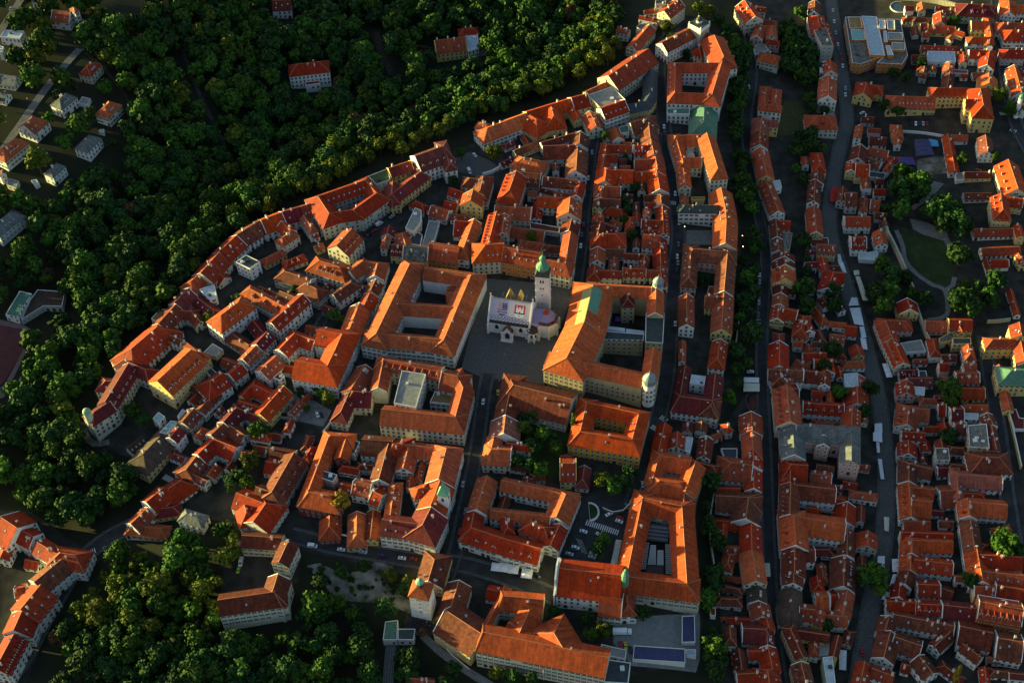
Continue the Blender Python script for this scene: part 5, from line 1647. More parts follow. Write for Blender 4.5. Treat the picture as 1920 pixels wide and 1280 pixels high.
for k in range(2):                            # small lit dormer gables behind the ridge
    mb = MB(); x = 10 + k * 6.5
    a, b, t = C(x - 2, hw + 4, RH - 4.5), C(x + 2, hw + 4, RH - 4.5), C(x, hw + 4, RH + .4)
    a2, b2, t2 = C(x - 2, NW - .5, RH - 4.5), C(x + 2, NW - .5, RH - 4.5), C(x, NW - .5, RH + .4)
    mb.face([a, b, t]); mb.face([a2, t2, b2]); mb.face([a, t, t2, a2]); mb.face([b, b2, t2, t])
    part("roof_gable", mb, [ROOF['y']], roof, ch_base)
def arch_window(x, y, z, w_, h_, nx, ny, parent):
    n = nx * ex + ny * ey; t = Vector((-n.y, n.x, 0)) * -1; c = C(x, y, z) + n * .06; mb = MB()
    for sc_, mi, o in ((1.35, 1, 0), (1.0, 0, .05)):
        P = [(-w_ / 2 * sc_, 0 if sc_ == 1 else -.25), (w_ / 2 * sc_, 0 if sc_ == 1 else -.25), (w_ / 2 * sc_, h_ * .6), (w_ / 4 * sc_, h_ * .9 * (1 if sc_ == 1 else 1.05)), (0, h_ * (1 if sc_ == 1 else 1.12)), (-w_ / 4 * sc_, h_ * .9 * (1 if sc_ == 1 else 1.05)), (-w_ / 2 * sc_, h_ * .6)]
        mb.face([c + n * o + t * p + Vector((0, 0, q)) for p, q in P], mi)
    return part("window", mb, [M_glass, M_stone], parent, ch_base)
arch_window(5.4, 0, 4.2, 2.0, 3.6, 0, -1, church); arch_window(20.2, 0, 4.2, 1.9, 3.6, 0, -1, church)
# south porch with steep gable
mb = MB(); px0, px1 = 9.6, 15.6; pd = -3.4
for x in (px0, px1): mb.face([C(x, 0, -1), C(x, pd, -1), C(x, pd, 5.2), C(x, 0, 5.2)])
mid = (px0 + px1) / 2
mb.face([C(px0, pd, -1), C(mid - 1.4, pd, -1), C(mid - 1.4, pd, 4), C(mid, pd, 5.8), C(mid, pd, 9.6), C(px0, pd, 5.2)]); mb.face([C(mid + 1.4, pd, -1), C(px1, pd, -1), C(px1, pd, 5.2), C(mid, pd, 9.6), C(mid, pd, 5.8), C(mid + 1.4, pd, 4)])
mb.face([C(mid - 1.4, pd + 1.2, -1), C(mid + 1.4, pd + 1.2, -1), C(mid + 1.4, pd + 1.2, 4), C(mid, pd + 1.2, 5.9), C(mid - 1.4, pd + 1.2, 4)], 1)
for x in (px0 - .2, px1 + .2): mb.box(C(x, pd - .3, -1), 1.0, 1.2, 6.6, ex, ey)
mb.box(C(mid, pd - 1.4, -.4), 7.4, 2.6, .75, ex, ey)
pw = part("porch", mb, [M_warm, M_metal], church, ch_base)
mb = MB(); mb.face([C(px0 - .3, pd - .1, 4.9), C(mid, pd - .1, 9.95), C(mid, 2.5, 9.95), C(px0 - .3, 2.5, 4.9)][::-1]); mb.face([C(px1 + .3, pd - .1, 4.9), C(mid, pd - .1, 9.95), C(mid, 2.5, 9.95), C(px1 + .3, 2.5, 4.9)])
part("porch_roof", mb, [ROOF['d']], pw, ch_base)
# side chapel and choir, both with polygonal ends
def poly_apse(cx_, cy_, r, h, top, n0, name, roofm, edge=False, butt=True, nwin=3):
    P = [C(cx_ + r * math.cos(a), cy_ + r * math.sin(a), 0) for a in [math.pi / 8 + k * math.pi / 4 for k in range(8)]]
    m_ = MB(); m_.prism(P, -1, h)
    if butt:
        for k in range(8):
            p = P[k]; d = (p - C(cx_, cy_, 0)).normalized(); m_.box(p + d * .5 + Vector((0, 0, -1)), 1.7, 1.0, h - .5, d, Vector((-d.y, d.x, 0)))
    pr = part(name, m_, [M_warm], church, ch_base)
    m_ = MB(); ce = C(cx_, cy_, 0)
    for k in range(8):
        a, b = P[k], P[(k + 1) % 8]
        A1, B1 = ce + (a - ce) * 1.07, ce + (b - ce) * 1.07
        zA = Vector((0, 0, h - .1))
        if edge:
            for j in range(6):
                for i in range(2):
                    t0, t1, s0, s1 = j / 6, (j + 1) / 6, i * .12, (i + 1) * .12
                    def q(t, s): return ce + (A1.lerp(B1, t) - ce) * (1 - s) + zA + Vector((0, 0, (top - h) * s * .75))
                    m_.face([q(t0, s0), q(t1, s0), q(t1, s1), q(t0, s1)], (0, 5, 3, 6)[(j + i * 2) % 4] if (j + i) % 2 else 3)
            A2, B2 = ce + (A1 - ce) * .76, ce + (B1 - ce) * .76; zB = zA + Vector((0, 0, (top - h) * .24 * .75))
            A3, B3 = ce + (A1 - ce) * .3, ce + (B1 - ce) * .3; zC = Vector((0, 0, top - (top - h) * .32))
            m_.face([A2 + zB, B2 + zB, B3 + zC, A3 + zC], 1); m_.face([A3 + zC, B3 + zC, ce + Vector((0, 0, top))], 4)
        else: m_.face([A1 + zA, B1 + zA, ce + Vector((0, 0, top))], 0)
    part(name + "_roof", m_, [roofm, mcol[1], mcol[0], ROOF['d'], ROOF['o'], mcol[2], mcol[4]], pr, ch_base)
    return pr
poly_apse(LN + 8.2, 8.6, 7.2, 11.2, 17.5, 0, "choir", ROOF['d'], True)
poly_apse(LN + 1.6, 0.6, 3.4, 7.0, 10.8, 0, "side_chapel", ROOF['d'], False, True)
mb = MB(); q = [C(LN, 2.5, 0), C(LN + 8, 2.5, 0), C(LN + 8, 15.5, 0), C(LN, 15.5, 0)]; mb.prism(q, -1, 11.2)
part("choir_wall", mb, [M_warm], church, ch_base)
mb = MB(); mb.face([C(LN, 2.2, 11), C(LN + 8, 2.2, 11), C(LN + 8, 8.8, 16.2), C(LN, 8.8, 16.2)]); mb.face([C(LN, 15.8, 11), C(LN, 8.8, 16.2), C(LN + 8, 8.8, 16.2), C(LN + 8, 15.8, 11)])
part("choir_ridge_roof", mb, [mcol[1]], church, ch_base)
for a in (-67.5, -22.5, -112.5):
    cx_, cy_ = LN + 8.2, 8.6; rr = 7.2 * math.cos(math.pi / 8) + .02
    aa = R_(a); arch_window(cx_ + rr * math.cos(aa + R_(0)), cy_ + rr * math.sin(aa), 4.0, 1.5, 4.2, math.cos(aa), math.sin(aa), church)
for a in (-45, -90, -135):
    rr = 3.4 * math.cos(math.pi / 8) + .02; aa = R_(a + 0); arch_window(LN + 1.6 + rr * math.cos(aa), .6 + rr * math.sin(aa), 3.2, 1.0, 2.6, math.cos(aa), math.sin(aa), church)
# bell tower
tl = Vector(unz(1003, 518, 34.0)); tr = Vector(unz(1028.5, 520.5, 34.0)); tl.z = tr.z = 0
tw = (tr - tl).length; tx = (tr - tl).normalized(); ty = Vector((-tx.y, tx.x, 0)); tc = tl + tx * tw / 2 + ty * tw / 2
def T(x, y, z): return tc + tx * x + ty * y + Vector((0, 0, z))
mb = MB(); mb.box(T(0, 0, -1), tw, tw, 35, tx, ty)
for z in (8, 15.5, 21.5, 27.5, 33.2): mb.box(T(0, 0, z), tw + .5, tw + .5, .45, tx, ty, bottom=True)
tower = part("bell_tower", mb, [M_warm], church, ch_base)
for z, w_, h_ in ((28.6, .9, 2.6), (23.2, .8, 1.6), (17.6, .7, 1.7), (10.5, .6, 1.4)):
    for k in ((-.75, .75) if z > 20 else (0,)):
        for n, t in ((-ty, tx), (tx, ty), (-tx, -ty)):
            mb = MB(); c = tc + n * (tw / 2 + .05) + t * k + Vector((0, 0, z))
            mb.face([c + t * p + Vector((0, 0, q)) for p, q in ((-w_ / 2, 0), (w_ / 2, 0), (w_ / 2, h_ * .7), (0, h_), (-w_ / 2, h_ * .7))])
            part("belfry_window", mb, [M_glass], tower, ch_base)
mb = MB(); r = tw / 2
mb.lathe(T(0, 0, 34), [(r * 1.55, -.2), (r * 1.5, .3), (r * 1.2, 2.2), (r * .95, 4.4)], 4, 1, math.atan2(tx.y, tx.x) + math.pi / 4)
mb.lathe(T(0, 0, 34), [(r * .9, 3.2), (r * 1.0, 4.2), (r * .98, 5.2), (r * .82, 6.4), (r * .5, 7.4), (r * .34, 8.0), (r * .32, 10.2), (r * .44, 10.5), (r * .5, 11.3), (r * .4, 12.4), (r * .18, 13.2), (.14, 14.5), (.1, 18), (.0, 18.2)], 12, 0)
mb.box(T(0, 0, 50.6), 1.0, .12, .14, tx, ty)
part("dome", mb, [M_copper, ROOF['dg']], tower, ch_base)
# --- round corner towers and domes of the palace, other turrets
def dome_tower(px, py, ztop, rad, h0, name, label, cat, body, dome, prof, parent=None, n=16):
    c = Vector(unz(px, py, ztop)); z0 = terr(c.x, c.y); base = Vector((c.x, c.y, z0))
    root = empty(name, base, label, cat) if parent is None else parent
    pb = base if parent is None else parent.location
    m_ = MB(); m_.lathe((c.x, c.y, 0), [(rad, h0), (rad, ztop - .3), (rad * 1.12, ztop - .2), (rad * 1.12, ztop + .1)], n)
    w_ = part("turret_wall", m_, [body], root, pb)
    m_ = MB(); m_.lathe((c.x, c.y, ztop), [(rad * a, rad * b) for a, b in prof], n)
    part("dome", m_, [dome], w_, pb, True)
    return root, c
ONION = [(1.12, 0), (1.0, .25), (1.12, .5), (1.06, .95), (.8, 1.4), (.42, 1.75), (.12, 2.0), (.04, 2.7), (0, 2.72)]
gov = next(b for b in things if b['label'].startswith('huge palace'))['root']
r1, c1 = dome_tower(1217.5, 716, 17.5, 3.7, -1, "corner_turret", None, None, WALL['w'], M_silver, ONION, gov)
for z in (4.5, 8.5, 12.5):
    for a in (-150, -110, -75, -40, -10):
        n = Vector((math.cos(R_(a)), math.sin(R_(a)), 0)); p = c1 + n * 3.72
        obj("window", ME_win, gov, mtx=basis(Vector((p.x, p.y, z)) - gov.location, Vector((n.y, -n.x, 0)), n, Vector((0, 0, 1))))
dome_tower(1234, 533, 17.5, 3.1, 5, "corner_turret", None, None, WALL['e'], M_silver, ONION, gov)
# copper band on palace's west wing: green, with sunlight painted into its west side
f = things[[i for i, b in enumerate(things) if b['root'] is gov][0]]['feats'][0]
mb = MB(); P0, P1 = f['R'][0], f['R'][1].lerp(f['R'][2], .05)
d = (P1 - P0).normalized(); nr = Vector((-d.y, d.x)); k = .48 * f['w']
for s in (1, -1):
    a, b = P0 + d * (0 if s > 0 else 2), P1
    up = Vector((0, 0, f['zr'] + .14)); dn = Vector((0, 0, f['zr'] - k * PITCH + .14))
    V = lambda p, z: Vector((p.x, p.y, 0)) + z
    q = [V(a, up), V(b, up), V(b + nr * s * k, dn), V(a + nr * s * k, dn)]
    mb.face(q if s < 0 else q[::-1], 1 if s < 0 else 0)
part("copper_band", mb, [M_copper, mat("sunlit_copper_ochre", (0.27, 0.27, 0.12), .6, .2, 1.0)], gov, gov.location)
pal = next(b for b in things if 'tip of the promontory' in b['label'])['root']
dome_tower(162.5, 772, 11.0, 2.3, -8, "turret", None, None, WALL['n'], mat("pale_green_dome", (0.22, 0.33, 0.25), .5, .1, 1), [(1.1, 0), (1, .4), (.75, .8), (.4, 1.05), (0, 1.15)], pal)
chap = next(b for b in things if b['label'].startswith('small white chapel'))['root']
dome_tower(1915, 184, 9.0, 1.6, -8, "turret", None, None, WALL['w'], M_copper, ONION, chap, 8)
cath = next(b for b in things if b['label'].startswith('white baroque'))['root']
dome_tower(1172.5, 1079, 18.5, 1.9, 10, "turret", None, None, M_copper, M_copper, [(1.15, 0), (1, .3), (.95, 1.0), (.6, 1.3), (.5, 2.0), (.6, 2.2), (.4, 2.8), (.05, 3.4), (0, 4.2)], cath, 8)
# baroque front gable of that church
f = things[[i for i, b in enumerate(things) if b['root'] is cath][0]]['feats'][0]
d = f['dirs'][0]; nr = Vector((-d.y, d.x)); p = f['R'][0] - d * .5; w_ = f['w']; zt = f['zr']; ze = f['ze']
mb = MB(); pr = [(-w_ - .6, -1), (w_ + .6, -1), (w_ + .6, ze + .5), (w_ * .7, ze + 1.2), (w_ * .6, zt - .6), (w_ * .3, zt + .8), (0, zt + 2.2), (-w_ * .3, zt + .8), (-w_ * .6, zt - .6), (-w_ * .7, ze + 1.2), (-w_ - .6, ze + .5)]
f1 = [Vector((p.x, p.y, 0)) + Vector((nr.x, nr.y, 0)) * y + Vector((0, 0, z)) for y, z in pr]; f2 = [v - Vector((d.x, d.y, 0)) * .9 for v in f1]
mb.face(f1[::-1]); mb.face(f2)
for i in range(len(pr)): mb.face([f1[i], f1[(i + 1) % len(pr)], f2[(i + 1) % len(pr)], f2[i]])
part("front_gable", mb, [WALL['w']], cath, cath.location)
# green spire of the small white church
sm = next(b for b in things if b['label'].startswith('small white church with green'))['root']
c = Vector(unz(831.5, 922, 21.0)); mb = MB(); mb.box((c.x, c.y, 4), 5.2, 5.2, 17, ex, ey); mb.box((c.x, c.y, 20.6), 5.7, 5.7, .4, ex, ey, bottom=True)
stw = part("spire_tower", mb, [WALL['w']], sm, sm.location)
mb = MB(); mb.lathe((c.x, c.y, 21), [(4.2, 0), (3.2, 1.4), (1.6, 4.6), (.25, 9.5), (0, 10.5)], 4, 0, math.atan2(ex.y, ex.x) + math.pi / 4)
part("spire", mb, [mat("spire_copper", (0.13, 0.36, 0.27), .55, .2, 1)], stw, sm.location)
for n in (-ey, ex, -ex):
    mb = MB(); q = Vector((c.x, c.y, 16)) + n * 2.66; t = Vector((-n.y, n.x, 0)); mb.face([q + t * a + Vector((0, 0, b)) for a, b in ((-.7, 0), (.7, 0), (.7, 2.2), (0, 3), (-.7, 2.2))]); part("belfry_window", mb, [M_glass], stw, sm.location)
# --- white tower with red pyramid roof (bottom)
H = 18.0
Q = [Vector(unz(*p, H)) for p in ((763.9, 1117.6), (804.0, 1126.5), (814.5, 1092.0), (774.3, 1085.0))]
cen = sum(Q, Vector()) / 4; base = Vector((cen.x, cen.y, 0)); lot = empty("white_tower", base, "square white tower with red pyramid roof and green lantern at the bottom", "tower")
mb = MB(); top = [cen + (q - cen) * .88 for q in Q]; bot = [cen + (q - cen) * .93 for q in Q]
for i in range(4):
    j = (i + 1) % 4; a, b, c_, d_ = bot[i], bot[j], top[j], top[i]
    mb.face([(a.x, a.y, -2), (b.x, b.y, -2), (c_.x, c_.y, H), (d_.x, d_.y, H)])
part("wall", mb, [mat("white_stone_wall", (0.62, 0.62, 0.62), .95, .25, .6)], lot, base)
mb = MB(); ap = Vector((cen.x, cen.y, H + 6.2))
for i in range(4):
    a, b = Q[i].copy(), Q[(i + 1) % 4].copy(); a.z = b.z = H - .2; l = (b - a).length
    mb.face([a, b, ap], 0, [(0, 0), (l, 0), (l / 2, 8)]); mb.face([a, b, b + Vector((0, 0, -.3)), a + Vector((0, 0, -.3))], 1)
lr = part("roof", mb, [ROOF['o'], M_metal], lot, base)
mb = MB(); mb.lathe((cen.x, cen.y, H + 4.2), [(2.0, 0), (2.0, 3.2), (2.2, 3.3)], 8); part("lantern", mb, [ROOF['d']], lr, base)
mb = MB(); mb.lathe((cen.x, cen.y, H + 7.5), [(2.3, 0), (2.1, .9), (1.5, 1.7), (.7, 2.2), (.15, 2.5), (.08, 4), (0, 4.1)], 8); part("lantern_dome", mb, [mat("lantern_copper", (0.2, 0.42, 0.3), .55, .2, 1)], lr, base)
sdir = (top[1] - top[0]).normalized(); sn = Vector((sdir.y, -sdir.x, 0))
for zz_, ks in ((15.6, (-.8, .8)), (12, (0,)), (8.5, (0,)), (4.5, (0,))):
    for k in ks:
        m0 = (top[0] + top[1]) / 2 * (zz_ / H) + (bot[0] + bot[1]) / 2 * (1 - zz_ / H); p = Vector((m0.x, m0.y, zz_)) + sdir * k
        obj("window", ME_win, lot, mtx=basis(p - base, sdir * .7, sn * 1.0, Vector((0, 0, .62))))
# --- observatory tower (top)
H = 19.0
Q = [Vector(unz(*p, H)) for p in ((1290.6, 43.5), (1314.4, 55.4), (1331.9, 42.3), (1310.6, 31.0))]; cen = sum(Q, Vector()) / 4; base = Vector((cen.x, cen.y, 0))
obs = empty("observatory_tower", base, "white square tower with flat dark roof and small observatory dome at the top", "tower")
mb = MB(); inn = [cen + (q - cen) * .95 for q in Q]; mb.prism([(q.x, q.y) for q in inn], -2, H - 3.5); part("wall", mb, [WALL['e']], obs, base)
mb = MB(); mb.prism([(q.x, q.y) for q in Q], H - 3.5, H, 0, 1)
for q in Q:
    p = cen + (q - cen) * .9; mb.lathe((p.x, p.y, H), [(.5, 0), (.7, .5), (.5, 1.1), (0, 1.3)], 8)
pa = part("parapet", mb, [M_white, ROOF['dg']], obs, base)
mb = MB(); p = cen + Vector((-.2, 1.0, 0)); mb.lathe((p.x, p.y, H), [(2.3, 0), (2.3, 1.9), (2.45, 2.0)], 16); part("dome_drum", mb, [M_white], pa, base)
mb = MB(); mb.lathe((p.x, p.y, H + 2.0), [(2.4, 0), (2.2, .9), (1.6, 1.7), (.8, 2.2), (0, 2.35)], 16); part("dome", mb, [ROOF['dg']], pa, base, True)
# red poster on the blind gable wall, school wall lettering is not readable in the photo
P = [Vector(unz(*p, 4.5)) for p in ((1544.6, 107.5), (1560.2, 106.2))]
pb = next(b for b in things if 'red poster' in b['label']); r_ = pb['root']; ff = pb['feats'][0]['P']
ii = max(range(4), key=lambda i: -((ff[i] + ff[(i + 1) % 4]).y)); a, b = ff[ii], ff[(ii + 1) % 4]; d = (b - a).normalized(); nr = Vector((d.y, -d.x)); L = (b - a).length
mb = MB(); zt = pb['feats'][0]['z']
def PP(t, z, o): q = a + d * t * L + nr * o; return Vector((q.x, q.y, z))
mb.face([PP(.12, zt - 7.5, .3), PP(.9, zt - 7.5, .3), PP(.9, zt - .5, .3), PP(.12, zt - .5, .3)], 0); mb.face([PP(.25, zt - 4.2, .34), PP(.75, zt - 4.2, .34), PP(.75, zt - 3.3, .34), PP(.25, zt - 3.3, .34)], 1); mb.face([PP(.3, zt - 5.2, .34), PP(.55, zt - 5.2, .34), PP(.55, zt - 4.8, .34), PP(.3, zt - 4.8, .34)], 1)
pc = sum((Vector(v) for v in mb.v), Vector()) / len(mb.v)
pbm = obj("poster", rootmesh(mb, pc).mesh("poster", [mat("poster_red", (0.34, 0.02, 0.03), .7), mat("poster_pink", (0.6, 0.3, 0.32), .7)]), None, pc); tag(pbm, "large red advertising poster with a pale band on a blind house wall", "poster")
# ------------------------------------------------------------------ walls, fences
def wall_line(px, h, th, m, label, name="stone_wall", cat="wall"):
    q = [float(v) for v in px.split()]; pts = smooth_line([Vector(gnd(q[i], q[i + 1])[:2]) for i in range(0, len(q), 2)], 3.0)
    mb = MB(); L_ = []
    for i, p in enumerate(pts):
        d = (pts[min(i + 1, len(pts) - 1)] - pts[max(i - 1, 0)]).normalized(); nr = Vector((-d.y, d.x)) * th / 2; z = terr(p.x, p.y)
        L_.append([(p.x + nr.x, p.y + nr.y, z - .6), (p.x + nr.x, p.y + nr.y, z + h), (p.x - nr.x, p.y - nr.y, z + h), (p.x - nr.x, p.y - nr.y, z - .6)])
    for a, b in zip(L_[:-1], L_[1:]):
        for k in range(3): mb.face([a[k], b[k], b[k + 1], a[k + 1]], 1 if k == 1 else 0)
    mb.face(L_[0]); mb.face(L_[-1][::-1])
    b0 = Vector(L_[0][0]); o = obj(name, rootmesh(mb, b0).mesh(name, [m, M_white if m is not M_stone else M_stone]), None, b0); tag(o, label, cat); return o
wall_line("1655 415 1662 440 1672 460 1681 478 1695 510 1712 552", 5, 1.2, M_stone, "tall old stone town wall with a pale top running along the park")
wall_line("1716 575 1724 600 1736 632 1750 660", 4, 1.2, M_stone, "lower end of the old town wall behind the pale flat hall")
wall_line("1634 -4 1690 0 1750 6 1790 16", 4.5, 1.6, M_stone, "long pale stone wall along the top edge above the round pool")
wall_line("1861 690 1878 738 1893 790 1905 842 1913 880", 3.2, .7, WALL['y'], "long yellow boundary wall beside the narrow orange roofed wing")
wall_line("1850 606 1872 605 1893 602", 3, .8, M_stone, "low cream wall beside the yellow church front")
wall_line("905 330 922 325 938 316", 2.6, .8, WALL['w'], "white garden wall at the edge of the upper terrace")
wall_line("1130 955 1150 963 1168 960 1180 948 1187 930", 2.2, .5, mat("brown_hoarding", (0.26, 0.16, 0.09), .9, .4, .6), "curved brown wall around the trees above the parking square")
wall_line("515 784 540 786 556 790", 2.2, .5, M_stone, "low grey garden wall below the parking yard")
wall_line("606 815 622 795 640 760", 3, .7, WALL['y'], "yellow lit garden wall along the lane beside the parking yard")
wall_line("1690 249 1730 252 1768 258", 2.4, .4, WALL['w'], "pale fence wall between the parked cars and the open air stage", "fence", "fence")
wall_line("1390 560 1384 610 1378 660", 3, .8, M_stone, "old grey retaining wall on the slope below the long red wing")
wall_line("1338 930 1330 990 1338 1060 1348 1120", 3, .8, M_stone, "grey retaining wall below the curved red wing")
wall_line("880 1255 850 1230 826 1205", 1.2, .4, WALL['w'], "low white parapet along the ramp below the white tower")
wall_line("40 100 62 70 78 45", 1.0, .4, M_white, "white balustrade along the villa terrace at top left")
wall_line("8 770 25 740 45 700", 1.1, .4, M_white, "pale railing beside the red sports court")
# funicular track
tp_ = [gnd(733, 1212), gnd(731, 1235), gnd(729, 1258), gnd(727, 1292)]
mb = MB(); rowz = []
for i, p in enumerate(tp_):
    d = (tp_[min(i + 1, 3)] - tp_[max(i - 1, 0)]); d.z = 0; d.normalize(); nr = Vector((-d.y, d.x, 0)); rowz.append((p, nr))
for (p, n1), (q, n2) in zip(rowz[:-1], rowz[1:]):
    mb.face([p + n1 * 2.6 + Vector((0, 0, 1)), p - n1 * 2.6 + Vector((0, 0, 1)), q - n2 * 2.6 + Vector((0, 0, 1)), q + n2 * 2.6 + Vector((0, 0, 1))])
    for s in (1, -1): mb.face([p + n1 * 2.6 * s + Vector((0, 0, 1)), q + n2 * 2.6 * s + Vector((0, 0, 1)), q + n2 * 2.6 * s + Vector((0, 0, -2)), p + n1 * 2.6 * s + Vector((0, 0, -2))])
tr_ = empty("funicular_track", tp_[0], "steep funicular track running down from the green roofed station", "railway track")
part("track_bed", mb, [M_pave], tr_, tp_[0])
for o_ in (-1.9, -.7, .7, 1.9):
    mb = MB(); mb.tube([p + n * o_ + Vector((0, 0, 1.1)) for p, n in rowz], .16, 5); part("rail", mb, [M_metal], tr_, tp_[0])
# D shaped planter on the lower square
c = gnd(1106, 960); mb = MB(); ring = [(c.x + 5.2 * math.cos(a), c.y + 6.2 * math.sin(a)) for a in [R_(-95 + 190 * k / 14) for k in range(15)]]
mb.prism(ring, c.z - .3, c.z + .8, 0); rin = [(c.x + .5 + (x - c.x - .5) * .8, c.y + (y - c.y) * .8) for x, y in ring]; mb.face([(x, y, c.z + .85) for x, y in rin], 1)
o = obj("planter", rootmesh(mb, c).mesh("planter", [M_plast, M_lawn]), None, c); tag(o, "half round stone planter with grass on the parking square", "planter")
# oval stair pit on the sunken road
c = gnd(1409, 756); mb = MB(); O = [(c.x + 3.6 * math.cos(a), c.y + 7.5 * math.sin(a)) for a in [k * math.pi / 10 for k in range(20)]]; I = [(c.x + (x - c.x) * .86, c.y + (y - c.y) * .92) for x, y in O]
for k in range(20):
    a, b_, e_, f_ = O[k], O[(k + 1) % 20], I[(k + 1) % 20], I[k]
    mb.face([(*a, c.z - .5), (*b_, c.z - .5), (*b_, c.z + 1.1), (*a, c.z + 1.1)]); mb.face([(*a, c.z + 1.1), (*b_, c.z + 1.1), (*e_, c.z + 1.1), (*f_, c.z + 1.1)]); mb.face([(*f_, c.z + 1.1), (*e_, c.z + 1.1), (*e_, c.z + .3), (*f_, c.z + .3)], 1)
mb.face([(*p, c.z + .32) for p in I], 1)
o = obj("stair_pit", rootmesh(mb, c).mesh("stair_pit", [M_side, mat("pit_red", (.10, .03, .025), .9, .3, 1)]), None, c); tag(o, "oval walled stair pit with dark red inside on the sunken road", "stair pit")
# round blue pool at top right
c = gnd(1687, 14, 0); mb = MB(); mb.lathe(c + Vector((0, 0, -.5)), [(7.4, 0), (7.4, 1.0), (7.0, 1.0), (7.0, .7)], 24); mb.face([c + Vector((7 * math.cos(k * math.pi / 12), 7 * math.sin(k * math.pi / 12), .25)) for k in range(24)], 1)
o = obj("round_pool", rootmesh(mb, c).mesh("round_pool", [M_plast, mat("blue_cover", (0.05, 0.09, 0.14), .4, .1, .5)]), None, c); tag(o, "round dark blue pool beside the long stone wall at the top", "pool")
# ------------------------------------------------------------------ crosswalks
def crosswalk(x0, y0, x1, y1, ln=3.4, n=None):
    a, b = gnd(x0, y0), gnd(x1, y1); d = (b - a); L = d.length; d.z = 0; d.normalize(); nr = Vector((-d.y, d.x, 0)); n = n or max(4, int(L / 1.1)); mb = MB()
    for k in range(n):
        c_ = a + (b - a) * ((k + .5) / n); q = [c_ + d * .28 * s + nr * ln / 2 * t for s, t in ((-1, -1), (1, -1), (1, 1), (-1, 1))]
        mb.face([(v.x, v.y, terr(v.x, v.y) + .29) for v in q])
    structure("crosswalk", mb.mesh("crosswalk", [M_paint]))
for q in ((1098, 979, 1160, 999), (307, 893, 331, 906), (153, 1043, 180, 1031), (193, 1031, 209, 1023), (1238, 781, 1251, 790), (1221, 799, 1232, 806), (1874, 214, 1892, 213), (1893, 243, 1906, 248), (1252, 380, 1268, 382)): crosswalk(*q)
mb = MB()
for k in range(9):
    a, b = gnd(945 + k * 11, 548 + k * 1.4), gnd(942 + k * 11, 556 + k * 1.4); d = (b - a).normalized(); nr = Vector((-d.y, d.x, 0)) * .08
    mb.face([(v.x, v.y, terr(v.x, v.y) + .24) for v in (a - nr, a + nr, b + nr, b - nr)])
for k in range(9):
    a, b = gnd(1080 + k * 1.2, 1010 + k * 3), gnd(1092 + k * 1.2, 1014 + k * 3); d = (b - a).normalized(); nr = Vector((-d.y, d.x, 0)) * .08
    mb.face([(v.x, v.y, terr(v.x, v.y) + .24) for v in (a - nr, a + nr, b + nr, b - nr)])
structure("parking_lines", mb.mesh("parking_lines", [M_paint]))
# ------------------------------------------------------------------ cars
def car_mesh():
    b = MB(); hw = .88
    prof = [(-2.1, .35), (-2.12, .75), (-1.95, .98), (-1.35, 1.02), (-.75, 1.46), (.55, 1.46), (1.2, .98), (1.95, .84), (2.12, .6), (2.1, .35)]
    for s in (1, -1):
        q = [(x, s * (hw if z < 1.05 else hw - .18), z) for x, z in prof]; b.face(q if s < 0 else q[::-1])
    for (x0, z0), (x1, z1) in zip(prof[:-1], prof[1:]):
        w0, w1 = (hw if z0 < 1.05 else hw - .18), (hw if z1 < 1.05 else hw - .18)
        b.face([(x0, -w0, z0), (x0, w0, z0), (x1, w1, z1), (x1, -w1, z1)])
    body = b.mesh("car_body", [])
    g_ = MB(); e = .02
    g_.face([(-1.33, -.74, 1.05 + e), (-.78, -.66, 1.45 + e), (-.78, .66, 1.45 + e), (-1.33, .74, 1.05 + e)][::-1]); g_.face([(.6, -.66, 1.44 + e), (1.14, -.74, 1.04 + e), (1.14, .74, 1.04 + e), (.6, .66, 1.44 + e)])
    for s in (1, -1):
        q = [(-1.2, s * .87, 1.06), (1.0, s * .87, 1.06), (.5, s * .73, 1.42), (-.72, s * .73, 1.42)]; g_.face(q if s < 0 else q[::-1])
    gl = g_.mesh("car_window", [M_glass]); wm = MB()
    wm.lathe((0, 0, -.11), [(0, 0), (.33, 0), (.33, .22), (0, .22)], 10)
    return body, gl, wm.mesh("wheel", [M_metal])
CB, CG, CW = car_mesh()
CBv = MB(); 
def van_mesh():
    b = MB(); hw = .98; prof = [(-2.6, .4), (-2.62, 2.0), (-2.5, 2.15), (1.1, 2.15), (1.9, 1.25), (2.55, 1.05), (2.6, .4)]
    for s in (1, -1):
        q = [(x, s * hw, z) for x, z in prof]; b.face(q if s < 0 else q[::-1])
    for (x0, z0), (x1, z1) in zip(prof[:-1], prof[1:]): b.face([(x0, -hw, z0), (x0, hw, z0), (x1, hw, z1), (x1, -hw, z1)])
    g_ = MB(); g_.face([(1.2, -.85, 2.08), (1.87, -.88, 1.32), (1.87, .88, 1.32), (1.2, .85, 2.08)])
    for s in (1, -1):
        q = [(-1.2, s * 1.0, 1.3), (1.5, s * 1.0, 1.3), (1.0, s * 1.0, 1.9), (-1.2, s * 1.0, 1.9)]; g_.face(q if s < 0 else q[::-1])
    return b.mesh("van_body", []), g_.mesh("van_window", [M_glass])
VB, VG = van_mesh()
PAINT = {'white': (.75, .76, .78), 'silver': (.4, .42, .44), 'black': (.015, .015, .018), 'dark blue': (.02, .03, .07), 'red': (.35, .015, .015), 'pale blue': (.35, .5, .65), 'lime green': (.3, .5, .05), 'purple': (.06, .03, .12), 'grey': (.12, .125, .13), 'teal': (.1, .3, .3), 'yellow': (.6, .42, .03), 'tan': (.4, .3, .2), 'blue': (.05, .15, .4)}
PM = {k: mat("car_paint_" + k.replace(' ', '_'), v, .3, spec=.5) for k, v in PAINT.items()}
